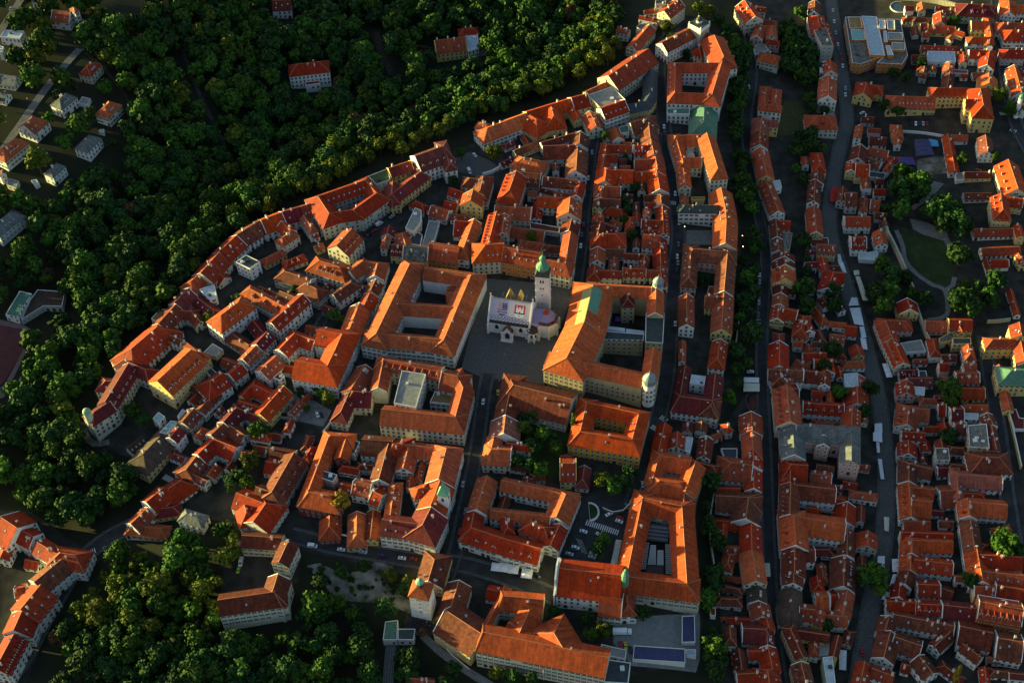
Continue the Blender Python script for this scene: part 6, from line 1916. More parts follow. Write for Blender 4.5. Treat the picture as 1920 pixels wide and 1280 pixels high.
CARS = """640 1030 1 .13 white;hatchback in the line below the long white building, beside the lime car
658 1032 1 .13 lime green;small car in the line below the long white building
681 1035 1 .13 pale blue;car just right of the lime green car
716 1041 1 .13 purple;dark car in the shade below the yellow gabled house
754 1046 1 .13 white;saloon left of the red car on the lower street
775 1048 1 .13 red;car at the right end of the line on the lower street
1142 964 1 -.45 white;saloon driving past the half round planter
1166 957 1 -.45 dark blue;car at the right side of the parking square
1161 977 1 .4 white;car beside a red one at the gallery palace corner
1162 971 1 .4 red;car behind a white one at the gallery palace corner
1094 996 1 .3 white;car just below the crosswalk of the parking square
1124 1002 1 .5 white;car half under the tree on the parking square
1079 1026 1 .3 white;upper car of three parked at the white palace wall
1073 1031 1 .3 black;middle car of three parked at the white palace wall
1068 1038 1 .3 silver;lowest car of three parked at the white palace wall
1113 1037 1 .3 white;car of a pair in the middle of the parking square
1110 1044 1 .3 silver;car close below the white one on the parking square
1105 1056 1 .3 dark blue;car nearest the church roof on the parking square
1118 1024 1 .3 black;car under the trees of the parking square
1177 949 .6 1 teal;car beside the gallery palace roof corner
1183 943 .6 1 grey;car above the teal one at the gallery palace
1205 908 .1 1 white;van like car beside the red courtyard house
1202 920 .1 1 blue;car below the white one beside the red courtyard house
906 753 -.15 1 white;car on the street right of the large cream block
934 736 .1 1 yellow;small car beside the mottled brown roof
873 958 -.2 1 teal;car on the street below the green spire
868 907 -.2 1 silver;car on the street right of the green spire
862 996 -.2 1 red;car at the kerb below the small white church
1010 1080 .4 1 dark blue;car parked right of the white parasols
1110 286 .1 1 silver;car at the top of the long straight street
1103 334 -.1 1 white;car halfway down the straight street
1096 373 -.1 1 dark blue;car in the straight street below the white one
1094 421 -.1 1 red;car in the straight street
1091 440 -.1 1 grey;car below the red one in the straight street
1089 461 -.1 1 white;car near the lower end of the straight street
1245 238 0 1 white;van like car beside the copper roofed building
1246 250 0 1 red;car behind the white one near the copper roofed building
1239 254 0 1 purple;car beside the dark corner house
1266 363 0 1 white;car beside the orange courtyard palace
1271 393 0 1 silver;car opposite the dormered red house
1273 418 0 1 silver;car beside the ornate white palace
1272 458 0 1 grey;car above the white pair on the straight street
1270 481 0 1 white;upper car of the queue beside the pink palace
1271 493 0 1 tan;middle car of the queue beside the pink palace
1269 506 0 1 black;lowest car of the queue beside the pink palace
1266 607 0 1 white;car beside the flat dark palace roof
1424 515 0 1 white;topmost car in the row along the sunken road
1424 528 0 1 silver;second car in the row along the sunken road
1422 541 0 1 purple;car in the row along the sunken road
1423 554 0 1 white;car below the purple one on the sunken road
1423 567 0 1 silver;car in the middle of the sunken road row
1422 590 0 1 grey;car above the lowest one in the sunken road row
1423 604 0 1 white;lowest car in the row along the sunken road
1407 697 1 0 white;car above the pale canopy on the sunken road
1400 111 -.3 1 pale blue;upper car of a pair on the sunken road near the top
1402 119 -.3 1 white;lower car of a pair on the sunken road near the top
1404 164 0 1 white;car on the sunken road beside the red U shaped villa
1506 20 .1 1 white;car on the lane left of the tall street block at the top
1562 20 .1 1 silver;topmost car on the upper street
1564 41 .1 1 white;second car on the upper street
1567 62 .1 1 silver;third car on the upper street
1571 84 .1 1 white;car beside the red poster on the upper street
1573 94 .1 1 grey;car above the red ones on the upper street
1576 104 .1 1 red;upper red car on the upper street
1578 114 .1 1 red;lower red car on the upper street
1580 124 .1 1 white;car just below the red ones on the upper street
1585 166 .1 1 silver;car beside the yellow inn
1585 178 .1 1 white;car below the silver one beside the yellow inn
1617 212 1 -.5 white;car turning at the junction below the yellow inn
1710 232 0 1 black;leftmost car in the yard below the yellow palace
1717 232 0 1 white;second car in the yard below the yellow palace
1724 232 0 1 dark blue;middle car in the yard below the yellow palace
1731 232 0 1 silver;fourth car in the yard below the yellow palace
1738 232 0 1 red;car at the right end in the yard below the yellow palace
546 762 .35 1 pale blue;leftmost car in the parking yard below the cross shaped palace
555 767 .35 1 grey;second car in the parking yard below the cross shaped palace
595 777 .35 1 white;car beside a black one in the parking yard
603 778 .35 1 black;car at the right edge of the parking yard
890 291 .6 .6 white;car on the upper terrace beside the portico
735 406 1 -.6 silver;car in front of the yellow courtyard house
703 433 1 -.6 red;car in front of the grey courtyard palace
692 441 1 -.6 black;car left of the red one at the grey palace
1845 667 1 0 white;car beside the yellow two winged palace
447 1068 -.2 1 lime green;car behind a white van in the old house yard
1164 1208 .1 1 red;car beside the mottled grey roof in the schoolyard
1173 1210 .1 1 yellow;car beside the red one in the schoolyard
1182 1218 .1 1 black;car beside the dark blue stage tent
772 186 .5 1 white;upper car in the forest clearing
775 198 .5 1 white;lower car in the forest clearing
20 17 -.5 1 silver;car on the hill road in the top left corner
1616 1223 .4 1 red;car at the lower end of the cafe street
1835 320 1 .2 red;car at the right edge street
1372 1215 0 1 white;car below the schoolyard slope"""
for ln in CARS.split("\n"):
    q, lb = ln.split(";"); t = q.split(); x, y, dx, dy = map(float, t[:4]); colr = ' '.join(t[4:])
    p = gnd(x, y, .6); p2 = gnd(x + dx * 6, y + dy * 6, .6); d = p2 - p; d.z = 0; d.normalize(); p.z = terr(p.x, p.y) + .22
    o = obj("car", CB, None, mtx=basis(p, d, Vector((-d.y, d.x, 0)), Vector((0, 0, 1))))
    if not CB.materials: CB.materials.append(PM[colr])
    o.material_slots[0].link = 'OBJECT'; o.material_slots[0].material = PM[colr]
    tag(o, (colr + " " + lb), "car", "parked and passing cars"); obj("window", CG, o)
    for wx in (-1.3, 1.3):
        for s in (1, -1):
            obj("wheel", CW, o, mtx=Matrix.Translation((wx, s * .8, .33)) @ Matrix.Rotation(R_(90), 4, 'X'))
VB.materials.append(PM['white'])
for x, y, dx, dy, lb in ((586, 1023, 1, .1, "long white van at the left end of the lower street"), (880, 321, .5, 1, "white van parked on the upper terrace behind the maroon roofed house"), (711, 420, 1, -.6, "white van parked in front of the grey courtyard palace gate"), (452, 1053, -.2, 1, "white van in the yard of the old hook shaped house"), (10, 372, 1, -1, "white van parked at the left edge below the terraced house")):
    p = gnd(x, y, .8); p2 = gnd(x + dx * 6, y + dy * 6, .8); d = p2 - p; d.z = 0; d.normalize(); p.z = terr(p.x, p.y) + .22
    o = obj("van", VB, None, mtx=basis(p, d, Vector((-d.y, d.x, 0)), Vector((0, 0, 1)))); tag(o, lb, "van"); obj("window", VG, o)
    for wx in (-1.6, 1.7):
        for s in (1, -1): obj("wheel", CW, o, mtx=Matrix.Translation((wx, s * .9, .35)) @ Matrix.Rotation(R_(90), 4, 'X'))
p = gnd(1168, 1184, 1.5); d = Vector((1, -.05, 0)).normalized(); p.z += .2
tk = empty("truck", p, "long white box truck parked below the baroque church", "truck"); nr = Vector((-d.y, d.x, 0))
mb = MB(); mb.box(p + Vector((-1.6, 0, .9)), 7.2, 2.5, 2.7, d, nr, bottom=True); part("cargo_box", mb, [PM['white']], tk, p)
mb = MB(); mb.box(p + d * 3.4 + Vector((0, 0, .5)), 2.0, 2.4, 2.2, d, nr, bottom=True); part("cab", mb, [PM['white']], tk, p)
mb = MB(); mb.box(p + d * 4.42 + Vector((0, 0, 1.6)), .06, 2.1, .9, d, nr); part("windscreen", mb, [M_glass], tk, p)
for wx in (-3.5, -2.4, 3.3):
    for s in (1, -1): obj("wheel", CW, tk, mtx=Matrix.Translation(d * wx + nr * s * 1.1 + Vector((0, 0, .5))) @ Matrix.Rotation(R_(90), 4, 'X') @ Matrix.Scale(1.5, 4))
# ------------------------------------------------------------------ awnings, parasols
def awning(tile, px, h, label, m=None, group=None):
    q = [float(v) for v in px.split()]; pts = [(tile[0] + q[i] / tile[2], tile[1] + q[i + 1] / tile[2]) for i in range(0, len(q), 2)]
    z = 0
    for _ in range(8):
        c_ = unz(sum(p[0] for p in pts) / len(pts), sum(p[1] for p in pts) / len(pts), z + h); z = .5 * z + .5 * terr(c_[0], c_[1])
    P = [Vector(unz(x, y, z + h)) for x, y in pts]; cen = sum(P, Vector()) / len(P); base = Vector((cen.x, cen.y, z))
    root = empty("awning", base, label, "awning", group or "cafe awnings"); mb = MB(); n = len(P)
    L = max(2, int(round((P[0] - P[-1]).length / 4)))
    for k in range(L):
        a, b, c_, d_ = P[0].lerp(P[3], k / L), P[1].lerp(P[2], k / L), P[1].lerp(P[2], (k + 1) / L), P[0].lerp(P[3], (k + 1) / L); ap = (a + b + c_ + d_) / 4 + Vector((0, 0, .7))
        for u, v in ((a, b), (b, c_), (c_, d_), (d_, a)):
            mb.face([u, v, ap]); mb.face([u, v, v - Vector((0, 0, .3)), u - Vector((0, 0, .3))])
    part("canvas", mb, [m or M_canvas], root, base)
    for p in P:
        q_ = cen + (p - cen) * .94; mb = MB(); mb.tube([(q_.x, q_.y, z - .2), (q_.x, q_.y, z + h)], .06, 5); part("post", mb, [M_metal], root, base)
t5 = (1500, 400, 4.571)
awning(t5, "150 650 180 650 200 780 150 780", 2.8, "pale awning beside the trees on the left of the cafe street")
awning(t5, "440 720 490 720 505 785 415 790", 2.8, "small white awning above the large bent one on the cafe street")
awning(t5, "425 810 515 805 550 960 465 945", 2.8, "largest white awning on the left side of the cafe street")
awning(t5, "510 970 550 968 570 1060 525 1065", 2.8, "white awning directly below the largest one on the cafe street")
awning(t5, "515 1065 565 1070 580 1165 535 1160", 2.8, "lowest white awning of the upper cafe street row")
awning(t5, "475 540 515 540 585 745 540 745", 2.8, "long cream row of peaked awnings under the park trees", M_canvas_c)
awning(t5, "460 490 505 485 510 525 465 530", 2.6, "small cream awning at the head of the peaked row", M_canvas_c)
awning(t5, "320 350 345 350 360 410 325 410", 2.6, "narrow white awning beside the red dormered house")
awning(t5, "325 415 370 415 400 510 365 500", 2.6, "white awning along the curved pavement of the cafe street")
t6 = (1640, 680, 6.857)
awning(t6, "98 10 175 5 230 180 155 185", 2.8, "pair of white peaked awnings in front of the dormered house")
awning(t6, "0 780 95 770 100 890 0 890", 2.8, "white awning beside the grey roofed block, upper one")
awning(t6, "-20 890 95 890 100 1020 -20 1000", 2.8, "white awning beside the grey roofed block, lower one")
awning(t6, "20 1020 60 1020 70 1150 30 1150", 2.6, "narrow pale awning below the grey roofed block")
t7 = (1400, 860, 6)
awning(t7, "1475 0 1520 0 1550 225 1510 225", 2.6, "long narrow white awning left of the dark red rooftops")
awning(t7, "1475 1090 1555 1090 1550 1220 1470 1210", 2.6, "white awning just above the round green tree")
awning(t7, "1545 650 1605 655 1600 815 1550 800", 2.6, "tan awning in front of the dark red house", M_canvas_c)
awning(t7, "1640 1125 1715 1120 1705 1270 1640 1265", 2.6, "grey white awning beside the long orange dormered house")
awning(t7, "195 1170 260 1170 270 1320 200 1320", 2.6, "cream double awning on the dark sunken street", M_canvas_c)
t8 = (1180, 640, 6)
awning(t8, "1290 400 1460 405 1460 460 1280 455", 2.8, "pale blue awning above the oval stair pit")
awning(t8, "1285 465 1465 470 1465 560 1285 560", 2.8, "cream panelled awning above the oval stair pit", M_canvas_c)
awning((1600, 1000, 4.571), "1180 840 1463 890 1463 915 1180 860", 2.6, "long white awning between the two dormered roofs at lower right")
awning((1600, 1000, 4.571), "330 215 390 215 385 320 335 325", 2.6, "pale awning below the long narrow canopy at lower right")
awning((1600, 1000, 4.571), "340 345 375 345 345 450 310 445", 2.6, "slanted pale awning beside the big round tree")
awning((1600, 1000, 4.571), "270 495 320 500 305 570 240 560", 2.6, "dull grey awning under the big round tree")
awning((1280, 1040, 5.333), "1565 945 1640 950 1635 1150 1565 1140", 2.6, "three joined pale awnings at the bottom of the cafe street")
awning((1500, 200, 4.571), "265 690 320 690 300 815 258 810", 2.8, "bright red patterned awning in the middle of the cafe street", M_red)
awning((1020, 880, 5.82), "785 760 850 770 780 1115 710 1110", 2.8, "long cream awning along the gallery palace", M_canvas_c)
awning((960, 400, 5), "890 1055 1060 1075 1060 1110 885 1090", 9, "left row of white tents in the huge palace courtyard")
awning((960, 400, 5), "1070 1080 1240 1100 1240 1135 1070 1115", 9, "right row of white tents in the huge palace courtyard")
awning((960, 400, 5), "970 965 1025 965 1020 1010 965 1010", 2.8, "small purple tent in the huge palace courtyard", mat("purple_canvas", (.12, .06, .3), .9))
awning((1500, 200, 4.571), "980 280 1105 280 1150 410 995 425", 5, "dark blue ribbed roof of the open air stage", ROOF['N'])
awning((1500, 200, 4.571), "840 430 970 435 1000 500 840 490", 4, "purple blue roof beside the open air stage", mat("purple_roof", (.06, .05, .2), .7))
awning((1500, 200, 4.571), "1105 275 1180 290 1190 340 1120 340", 3, "bright sky blue tarpaulin beside the open air stage", mat("sky_blue_canvas", (.08, .3, .6), .8))
for k, (x, y, s) in enumerate(((930, 1062, 5), (945, 1063, 5.4), (963, 1066, 5.4), (988, 1074, 5.8))):
    p = gnd(x, y, 3.0); base = p.copy(); base.z += .2
    root = empty("parasol", base, ["leftmost smaller white parasol in front of the white corner palace", "second square parasol in front of the white corner palace", "third square parasol in front of the white corner palace", "rightmost separate white parasol in front of the white corner palace"][k], "parasol", "white parasols of the corner palace")
    mb = MB(); e1, e2 = Vector((math.cos(-.2), math.sin(-.2), 0)) * s / 2, Vector((-math.sin(-.2), math.cos(-.2), 0)) * s / 2; q = [base + Vector((0, 0, 2.7)) + e1 * a + e2 * b for a, b in ((-1, -1), (1, -1), (1, 1), (-1, 1))]; ap = base + Vector((0, 0, 3.8))
    for i in range(4): mb.face([q[i], q[(i + 1) % 4], ap]); mb.face([q[i], q[(i + 1) % 4], q[(i + 1) % 4] - Vector((0, 0, .25)), q[i] - Vector((0, 0, .25))])
    part("canvas", mb, [M_canvas], root, base); mb = MB(); mb.tube([base, base + Vector((0, 0, 3.7))], .08, 6); part("pole", mb, [M_metal], root, base)
# ------------------------------------------------------------------ gallery courtyard: chairs, stand, stage
def quadpt(q, u, v, z):
    P = [Vector(unz(1020 + x / 5.82, 880 + y / 5.82, z)) for x, y in q]; return P[0].lerp(P[1], u).lerp(P[3].lerp(P[2], u), v)
b = MB(); b.box((0, 0, .0), .5, .5, .46); b.box((0, -.24, .46), .5, .06, .5); CH = b.mesh("chair", [M_white])
nch = 0
for q, nu, nv in (([(1165, 820), (1220, 825), (1222, 1040), (1128, 1040)], 6, 15), ([(1240, 880), (1302, 880), (1306, 1045), (1232, 1045)], 6, 12), ([(1322, 810), (1378, 812), (1385, 1145), (1328, 1140)], 4, 16), ([(1088, 790), (1150, 795), (1112, 1090), (1040, 1090)], 4, 15)):
    for i in range(nu):
        for j in range(nv):
            p = quadpt(q, (i + .5) / nu, (j + .5) / nv, .4); o = obj("chair", CH, None, (p.x, p.y, .25)); tag(o, "white chair in a row of the gallery courtyard", "chair", "white chairs in the gallery courtyard"); nch += 1
q = [(1128, 612), (1372, 640), (1350, 790), (1112, 760)]; mb = MB(); n = 9
for k in range(n):
    P = [quadpt(q, u, v, 1) for u, v in ((0, k / n), (1, k / n), (1, (k + 1) / n), (0, (k + 1) / n))]; mb.prism([(p.x, p.y) for p in P], .1, .4 + (n - k) * .32, k % 2)
cs = quadpt(q, .5, .5, 0); o = obj("seating_stand", rootmesh(mb, cs).mesh("seating_stand", [M_metal, mat("stand_grey", (.16, .16, .17), .7)]), None, cs); tag(o, "dark stepped seating stand in the gallery courtyard", "seating stand")
q = [(1125, 1052), (1300, 1052), (1308, 1165), (1105, 1165)]; mb = MB(); P = [quadpt(q, u, v, 1) for u, v in ((0, 0), (1, 0), (1, 1), (0, 1))]; mb.prism([(p.x, p.y) for p in P], 0, 1.1); cs = quadpt(q, .5, .5, 0)
o = obj("stage", rootmesh(mb, cs).mesh("stage", [mat("stage_dark", (.05, .03, .03), .8)]), None, cs); tag(o, "low dark stage platform in the gallery courtyard", "stage")
# ------------------------------------------------------------------ lamps
M_lamp = mat("lamp_glass", (.8, .8, .75), .4)
M_lit = bpy.data.materials.new("lit_lamp"); M_lit.use_nodes = True; pbn = M_lit.node_tree.nodes["Principled BSDF"]; pbn.inputs["Emission Color"].default_value = (1, .62, .2, 1); pbn.inputs["Emission Strength"].default_value = 2.5
b = MB(); b.tube([(0, 0, -.3), (0, 0, 8)], [.11, .07], 6); b.tube([(0, 0, 7.9), (1.0, 0, 8.15)], .06, 5); LP = b.mesh("street_lamp", [M_metal])
b = MB(); b.lathe((1.1, 0, 8.0), [(.0, 0), (.34, .1), (.34, .3), (0, .42)], 8); LG = b.mesh("lamp_head", [M_lamp]); b = MB(); b.lathe((0, 0, 3.6), [(0, 0), (.27, .2), (.27, .4), (0, .6)], 8); LL = b.mesh("lamp_globe", [M_lit])
b = MB(); b.tube([(0, 0, -.3), (0, 0, 3.7)], .08, 6); LP2 = b.mesh("lantern_post", [M_metal])
for x, y, lb in ((143, 97, "upper street lamp beside the bend of the hillside road"), (104, 145, "middle street lamp on the hillside road"), (54, 202, "lower street lamp on the hillside road")):
    p = gnd(x, y); o = obj("street_lamp", LP, None, p); tag(o, lb, "street lamp", "lamps of the hillside road"); obj("lamp_head", LG, o)
for x, y, lb in ((1391, 450, "upper lit amber lantern in the garden by the long orange roof"), (1392, 470, "middle lit amber lantern in the garden by the pink palace"), (1389.5, 495, "lower lit amber lantern in the garden by the pink palace"), (1283, 433, "lit lantern at the corner of the palace forecourt"), (29, 742, "lit lantern beside the railing of the red sports court"), (22, 752, "lit lantern at the low end of the sports court railing")):
    p = gnd(x, y); o = obj("garden_lantern", LP2, None, p); tag(o, lb, "lantern", "lit garden lanterns"); obj("lamp_globe", LL, o)
# ------------------------------------------------------------------ people (a few pixels tall)
me = bpy.data.meshes.new("person"); V = [(0, 0, .95), (0, 0, 1.25), (0, 0, 1.48), (0, .02, 1.68), (.2, 0, 1.42), (.27, .05, 1.12), (.26, .16, .9), (-.2, 0, 1.42), (-.27, .0, 1.12), (-.27, .1, .88), (.1, .04, .5), (.11, -.02, .06), (.11, .14, .03), (-.1, -.02, .5), (-.11, -.14, .06), (-.11, .02, .03), (0, .01, 1.6)]
me.from_pydata(V, [(0, 1), (1, 2), (2, 16), (16, 3), (2, 4), (4, 5), (5, 6), (2, 7), (7, 8), (8, 9), (0, 10), (10, 11), (11, 12), (0, 13), (13, 14), (14, 15)], [])
po = link(bpy.data.objects.new("person", me)); po.modifiers.new("s", 'SKIN'); sv = me.skin_vertices[0].data
for i, r in enumerate([.17, .19, .17, .12, .08, .06, .045, .08, .06, .045, .085, .055, .05, .085, .055, .05, .075]): sv[i].radius = (r, r * .8)
sv[0].use_root = True; po.modifiers.new("d", 'SUBSURF').levels = 1; po.modifiers["d"].render_levels = 1
bpy.context.view_layer.update(); PMESH = bpy.data.meshes.new_from_object(po.evaluated_get(bpy.context.evaluated_depsgraph_get())); bpy.data.objects.remove(po)
SK = mat("skin", (.5, .3, .2), .7); CL = {k: mat("clothes_" + k, v, .9) for k, v in {'white': (.7, .7, .7), 'dark': (.03, .03, .04), 'red': (.45, .04, .04), 'blue': (.06, .12, .35), 'beige': (.45, .38, .28)}.items()}
TR = mat("trousers", (.04, .045, .07), .9)
for m in (CL['white'], SK, TR): PMESH.materials.append(m)
for p in PMESH.polygons: z = p.center.z; p.material_index = 1 if z > 1.53 or (z < 1.0 and abs(p.center.x) > .2) else (0 if z > .93 else 2)
for x, y, cl, lb in ((917, 674, 'dark', "person in dark clothes at the left of the open square"), (966, 684, 'dark', "person in dark clothes in the middle of the open square"), (946, 665, 'white', "person in white at a chalk mark on the square"), (941, 690, 'beige', "person in beige near the lower edge of the square"), (881, 612, 'white', "person in white beside the vast palace wall"), (905, 556, 'dark', "person at the corner of the vast palace"), (936, 714, 'white', "person in white above the mottled brown roof"), (1011, 645, 'blue', "person in blue just below the church choir"),
    (790, 1158, 'dark', "person in dark clothes at the foot of the white tower"), (783, 1156, 'red', "person in red at the foot of the white tower"), (800, 1166, 'white', "person in white below the white tower"), (806, 1173, 'beige', "person in beige at the railing below the white tower"), (793, 1169, 'blue', "person in blue in front of the white tower"), (846, 1049, 'white', "person in white at the street corner above the tower"), (861, 1055, 'dark', "person beside a scooter at the white palace corner"),
    (1592, 325, 'white', "person in white walking up the cafe street"), (1581, 272, 'blue', "person in blue near the top of the cafe street"), (1566, 325, 'dark', "person in dark clothes near the red awning"), (1600, 528, 'white', "person in white beside the cream awnings"), (1614, 580, 'red', "person in red in the cafe street bend"), (1626, 620, 'white', "person in white below the awnings of the cafe street"), (1660, 765, 'white', "person in white in front of the dormered orange house"), (1668, 818, 'beige', "person in beige by the small dark shop on the cafe street"), (1667, 850, 'dark', "person in dark clothes lower on the cafe street"), (1772, 450, 'white', "person in white on the pale park path"), (1783, 470, 'red', "person in red on the pale park path"), (1290, 1150, 'dark', "person in the schoolyard near the school wall")):
    p = gnd(x, y, .9); a = random.uniform(0, 6.3); o = obj("person", PMESH, None, mtx=Matrix.Translation((p.x, p.y, p.z + .22)) @ Matrix.Rotation(a, 4, 'Z')); o.material_slots[0].link = 'OBJECT'; o.material_slots[0].material = CL[cl]; tag(o, lb, "person", "people walking")

# ------------------------------------------------------------------ trees
def foliage(name, c, c2):
    m = bpy.data.materials.new(name); m.use_nodes = True; n = m.node_tree.nodes; L = m.node_tree.links; b = n["Principled BSDF"]
    b.inputs["Roughness"].default_value = .8; b.inputs["Specular IOR Level"].default_value = .15
    tc = n.new("ShaderNodeTexCoord"); t = n.new("ShaderNodeTexNoise"); t.inputs["Scale"].default_value = .55; t.inputs["Detail"].default_value = 4; L.new(tc.outputs["Object"], t.inputs["Vector"])
    at = n.new("ShaderNodeAttribute"); at.attribute_name = "tint"; oi = n.new("ShaderNodeObjectInfo")
    r = n.new("ShaderNodeValToRGB"); r.color_ramp.elements[0].position = .35; r.color_ramp.elements[1].position = .68; r.color_ramp.elements[0].color = (*c, 1); r.color_ramp.elements[1].color = (*c2, 1)
    L.new(t.outputs["Fac"], r.inputs[0])
    a1 = n.new("ShaderNodeMath"); a1.operation = 'ADD'; L.new(at.outputs["Fac"], a1.inputs[0]); L.new(oi.outputs["Random"], a1.inputs[1]); f1 = n.new("ShaderNodeMath"); f1.operation = 'FRACT'; L.new(a1.outputs[0], f1.inputs[0])
    mr = n.new("ShaderNodeMapRange"); mr.inputs[3].default_value = .7; mr.inputs[4].default_value = 1.3; L.new(f1.outputs[0], mr.inputs[0])
    mh = n.new("ShaderNodeMapRange"); mh.inputs[3].default_value = .488; mh.inputs[4].default_value = .51; L.new(f1.outputs[0], mh.inputs[0])
    hs = n.new("ShaderNodeHueSaturation"); L.new(mr.outputs[0], hs.inputs["Value"]); L.new(mh.outputs[0], hs.inputs["Hue"]); L.new(r.outputs[0], hs.inputs["Color"]); L.new(hs.outputs[0], b.inputs["Base Color"])
    return m
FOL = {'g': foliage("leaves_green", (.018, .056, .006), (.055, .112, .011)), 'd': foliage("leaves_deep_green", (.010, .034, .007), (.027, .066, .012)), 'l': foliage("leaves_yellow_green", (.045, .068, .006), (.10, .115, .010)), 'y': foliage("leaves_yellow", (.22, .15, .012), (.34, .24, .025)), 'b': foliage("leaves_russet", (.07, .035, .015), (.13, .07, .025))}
FN = {'g': 'green', 'd': 'dark green', 'l': 'yellow-green', 'y': 'golden yellow', 'b': 'russet brown'}
M_bark = mat("bark", (.07, .05, .035), .95, .3, 2)
def crown_np(seed, nleaf, shape):
    """unit crown: leaf quads spread over the lobes of an uneven crown plus its twiggy core. z 0 = crown centre"""
    r = np.random.default_rng(seed)
    if shape == 'poplar': lob = [(0, 0, -1.2 + .4 * k, .42 - .05 * abs(k - 2)) for k in range(7)]
    elif shape == 'conifer': lob = [(0, 0, -.9 + .33 * k, .62 - .095 * k) for k in range(6)]
    else:
        lob = [(r.uniform(-.12, .12), r.uniform(-.12, .12), .05, .56)]
        for k in range(13):
            a = r.uniform(0, 6.28); e = r.uniform(-.5, 1.35); d = r.uniform(.38, .80); lob.append((d * math.cos(a) * math.cos(e), d * math.sin(a) * math.cos(e), .62 * math.sin(e) + .08, r.uniform(.20, .46)))
    lob = np.array(lob); wts = lob[:, 3] ** 2; wts /= wts.sum()
    k = r.choice(len(lob), nleaf, p=wts); u = r.normal(size=(nleaf, 3)); u[:, 2] += .25; u /= np.linalg.norm(u, axis=1, keepdims=True)
    rad = lob[k, 3] * (.74 + .52 * r.random(nleaf) ** 1.4); p = lob[k, :3] + u * rad[:, None]
    n = u + r.normal(size=(nleaf, 3)) * .55; n /= np.linalg.norm(n, axis=1, keepdims=True)
    t = np.cross(n, r.normal(size=(nleaf, 3))); t /= np.linalg.norm(t, axis=1, keepdims=True); b = np.cross(n, t)
    s = (r.uniform(.055, .125, nleaf) * (700 / nleaf) ** .5)[:, None]
    v = np.stack([p - t * s - b * s * .7, p + t * s - b * s * .7, p + t * s * .8 + b * s * .9 + n * s * .3, p - t * s * .8 + b * s * .9 + n * s * .2], 1).reshape(-1, 3)
    f = np.arange(nleaf * 4).reshape(-1, 4)
    cv, cf = [], []        # dense twiggy interior so that a crown is not hollow
    for x, y, z, q in lob:
        q *= .8; o = len(cv)
        for i in range(5):
            la = math.pi * (i / 4 - .5)
            for j in range(7):
                lo = 2 * math.pi * j / 7; qq = q * r.uniform(.82, 1.12); cv.append((x + qq * math.cos(la) * math.cos(lo), y + qq * math.cos(la) * math.sin(lo), z + qq * math.sin(la)))
        for i in range(4):
            for j in range(7): cf.append((o + i * 7 + j, o + i * 7 + (j + 1) % 7, o + (i + 1) * 7 + (j + 1) % 7, o + (i + 1) * 7 + j))
    nv = len(v); v = np.vstack([v, np.array(cv)]); f = np.vstack([f, np.array(cf) + nv])
    return v, f
def np_mesh(name, v, f, mats, tint=None):
    me = bpy.data.meshes.new(name); me.vertices.add(len(v)); me.vertices.foreach_set("co", v.astype(np.float32).ravel()); nf = len(f)
    me.loops.add(nf * 4); me.loops.foreach_set("vertex_index", f.astype(np.int32).ravel()); me.polygons.add(nf); me.polygons.foreach_set("loop_start", np.arange(0, nf * 4, 4, dtype=np.int32)); me.polygons.foreach_set("loop_total", np.full(nf, 4, dtype=np.int32))
    for m in mats: me.materials.append(m)
    if tint is not None:
        a = me.attributes.new("tint", 'FLOAT', 'POINT'); a.data.foreach_set("value", tint.astype(np.float32))
    me.update(); me.validate(); return me
CV = [crown_np(11 + k, 950, 'round') for k in range(7)]; CL_ = [crown_np(51 + k, 330, 'round') for k in range(6)]
CM = [np_mesh("crown", v, f, [FOL['g']]) for v, f in CV]
CPOP = np_mesh("crown", *crown_np(91, 900, 'poplar'), [FOL['g']]); CCON = np_mesh("crown", *crown_np(92, 900, 'conifer'), [FOL['d']])
b = MB(); b.tube([(0, 0, -.08), (.01, 0, .3), (0, .01, .62), (.02, .0, .8)], [.045, .032, .022, .012], 7)
for k in range(5):
    a = k * 1.26 + .3; b.tube([(0, 0, .38 + .05 * k), (.12 * math.cos(a), .12 * math.sin(a), .55 + .04 * k), (.24 * math.cos(a), .24 * math.sin(a), .68 + .04 * k)], [.018, .012, .006], 5)
TRK = b.mesh("trunk", [M_bark])
def tree(px, py, r, kind, label, group, shape=None, world=None):
    h = r * 1.75 + 1.5
    if shape == 'poplar': h = r * 5.2
    if shape == 'conifer': h = r * 2.9
    p = world if world is not None else gnd(px, py, h * .6)
    root = empty("tree" if shape is None else shape + "_tree", (p.x, p.y, p.z), label, "tree", group); root.rotation_euler = (0, 0, random.uniform(0, 6.28))
    obj("trunk", TRK, root, mtx=Matrix.Diagonal((h, h, h, 1)))
    cm = CPOP if shape == 'poplar' else CCON if shape == 'conifer' else random.choice(CM)
    rz = r * (1.35 if shape == 'conifer' else 1.7 if shape == 'poplar' else random.uniform(.8, 1.0)); cz = h - rz * (.92 if shape is None else 1.2 if shape == 'poplar' else 1.0)
    c = obj("crown", cm, root, mtx=Matrix.Translation((0, 0, max(cz, rz * .62))) @ Matrix.Diagonal((r * random.uniform(.92, 1.08) * 1.0, r, rz, 1)))
    c.material_slots[0].link = 'OBJECT'; c.material_slots[0].material = FOL[kind]
    return root
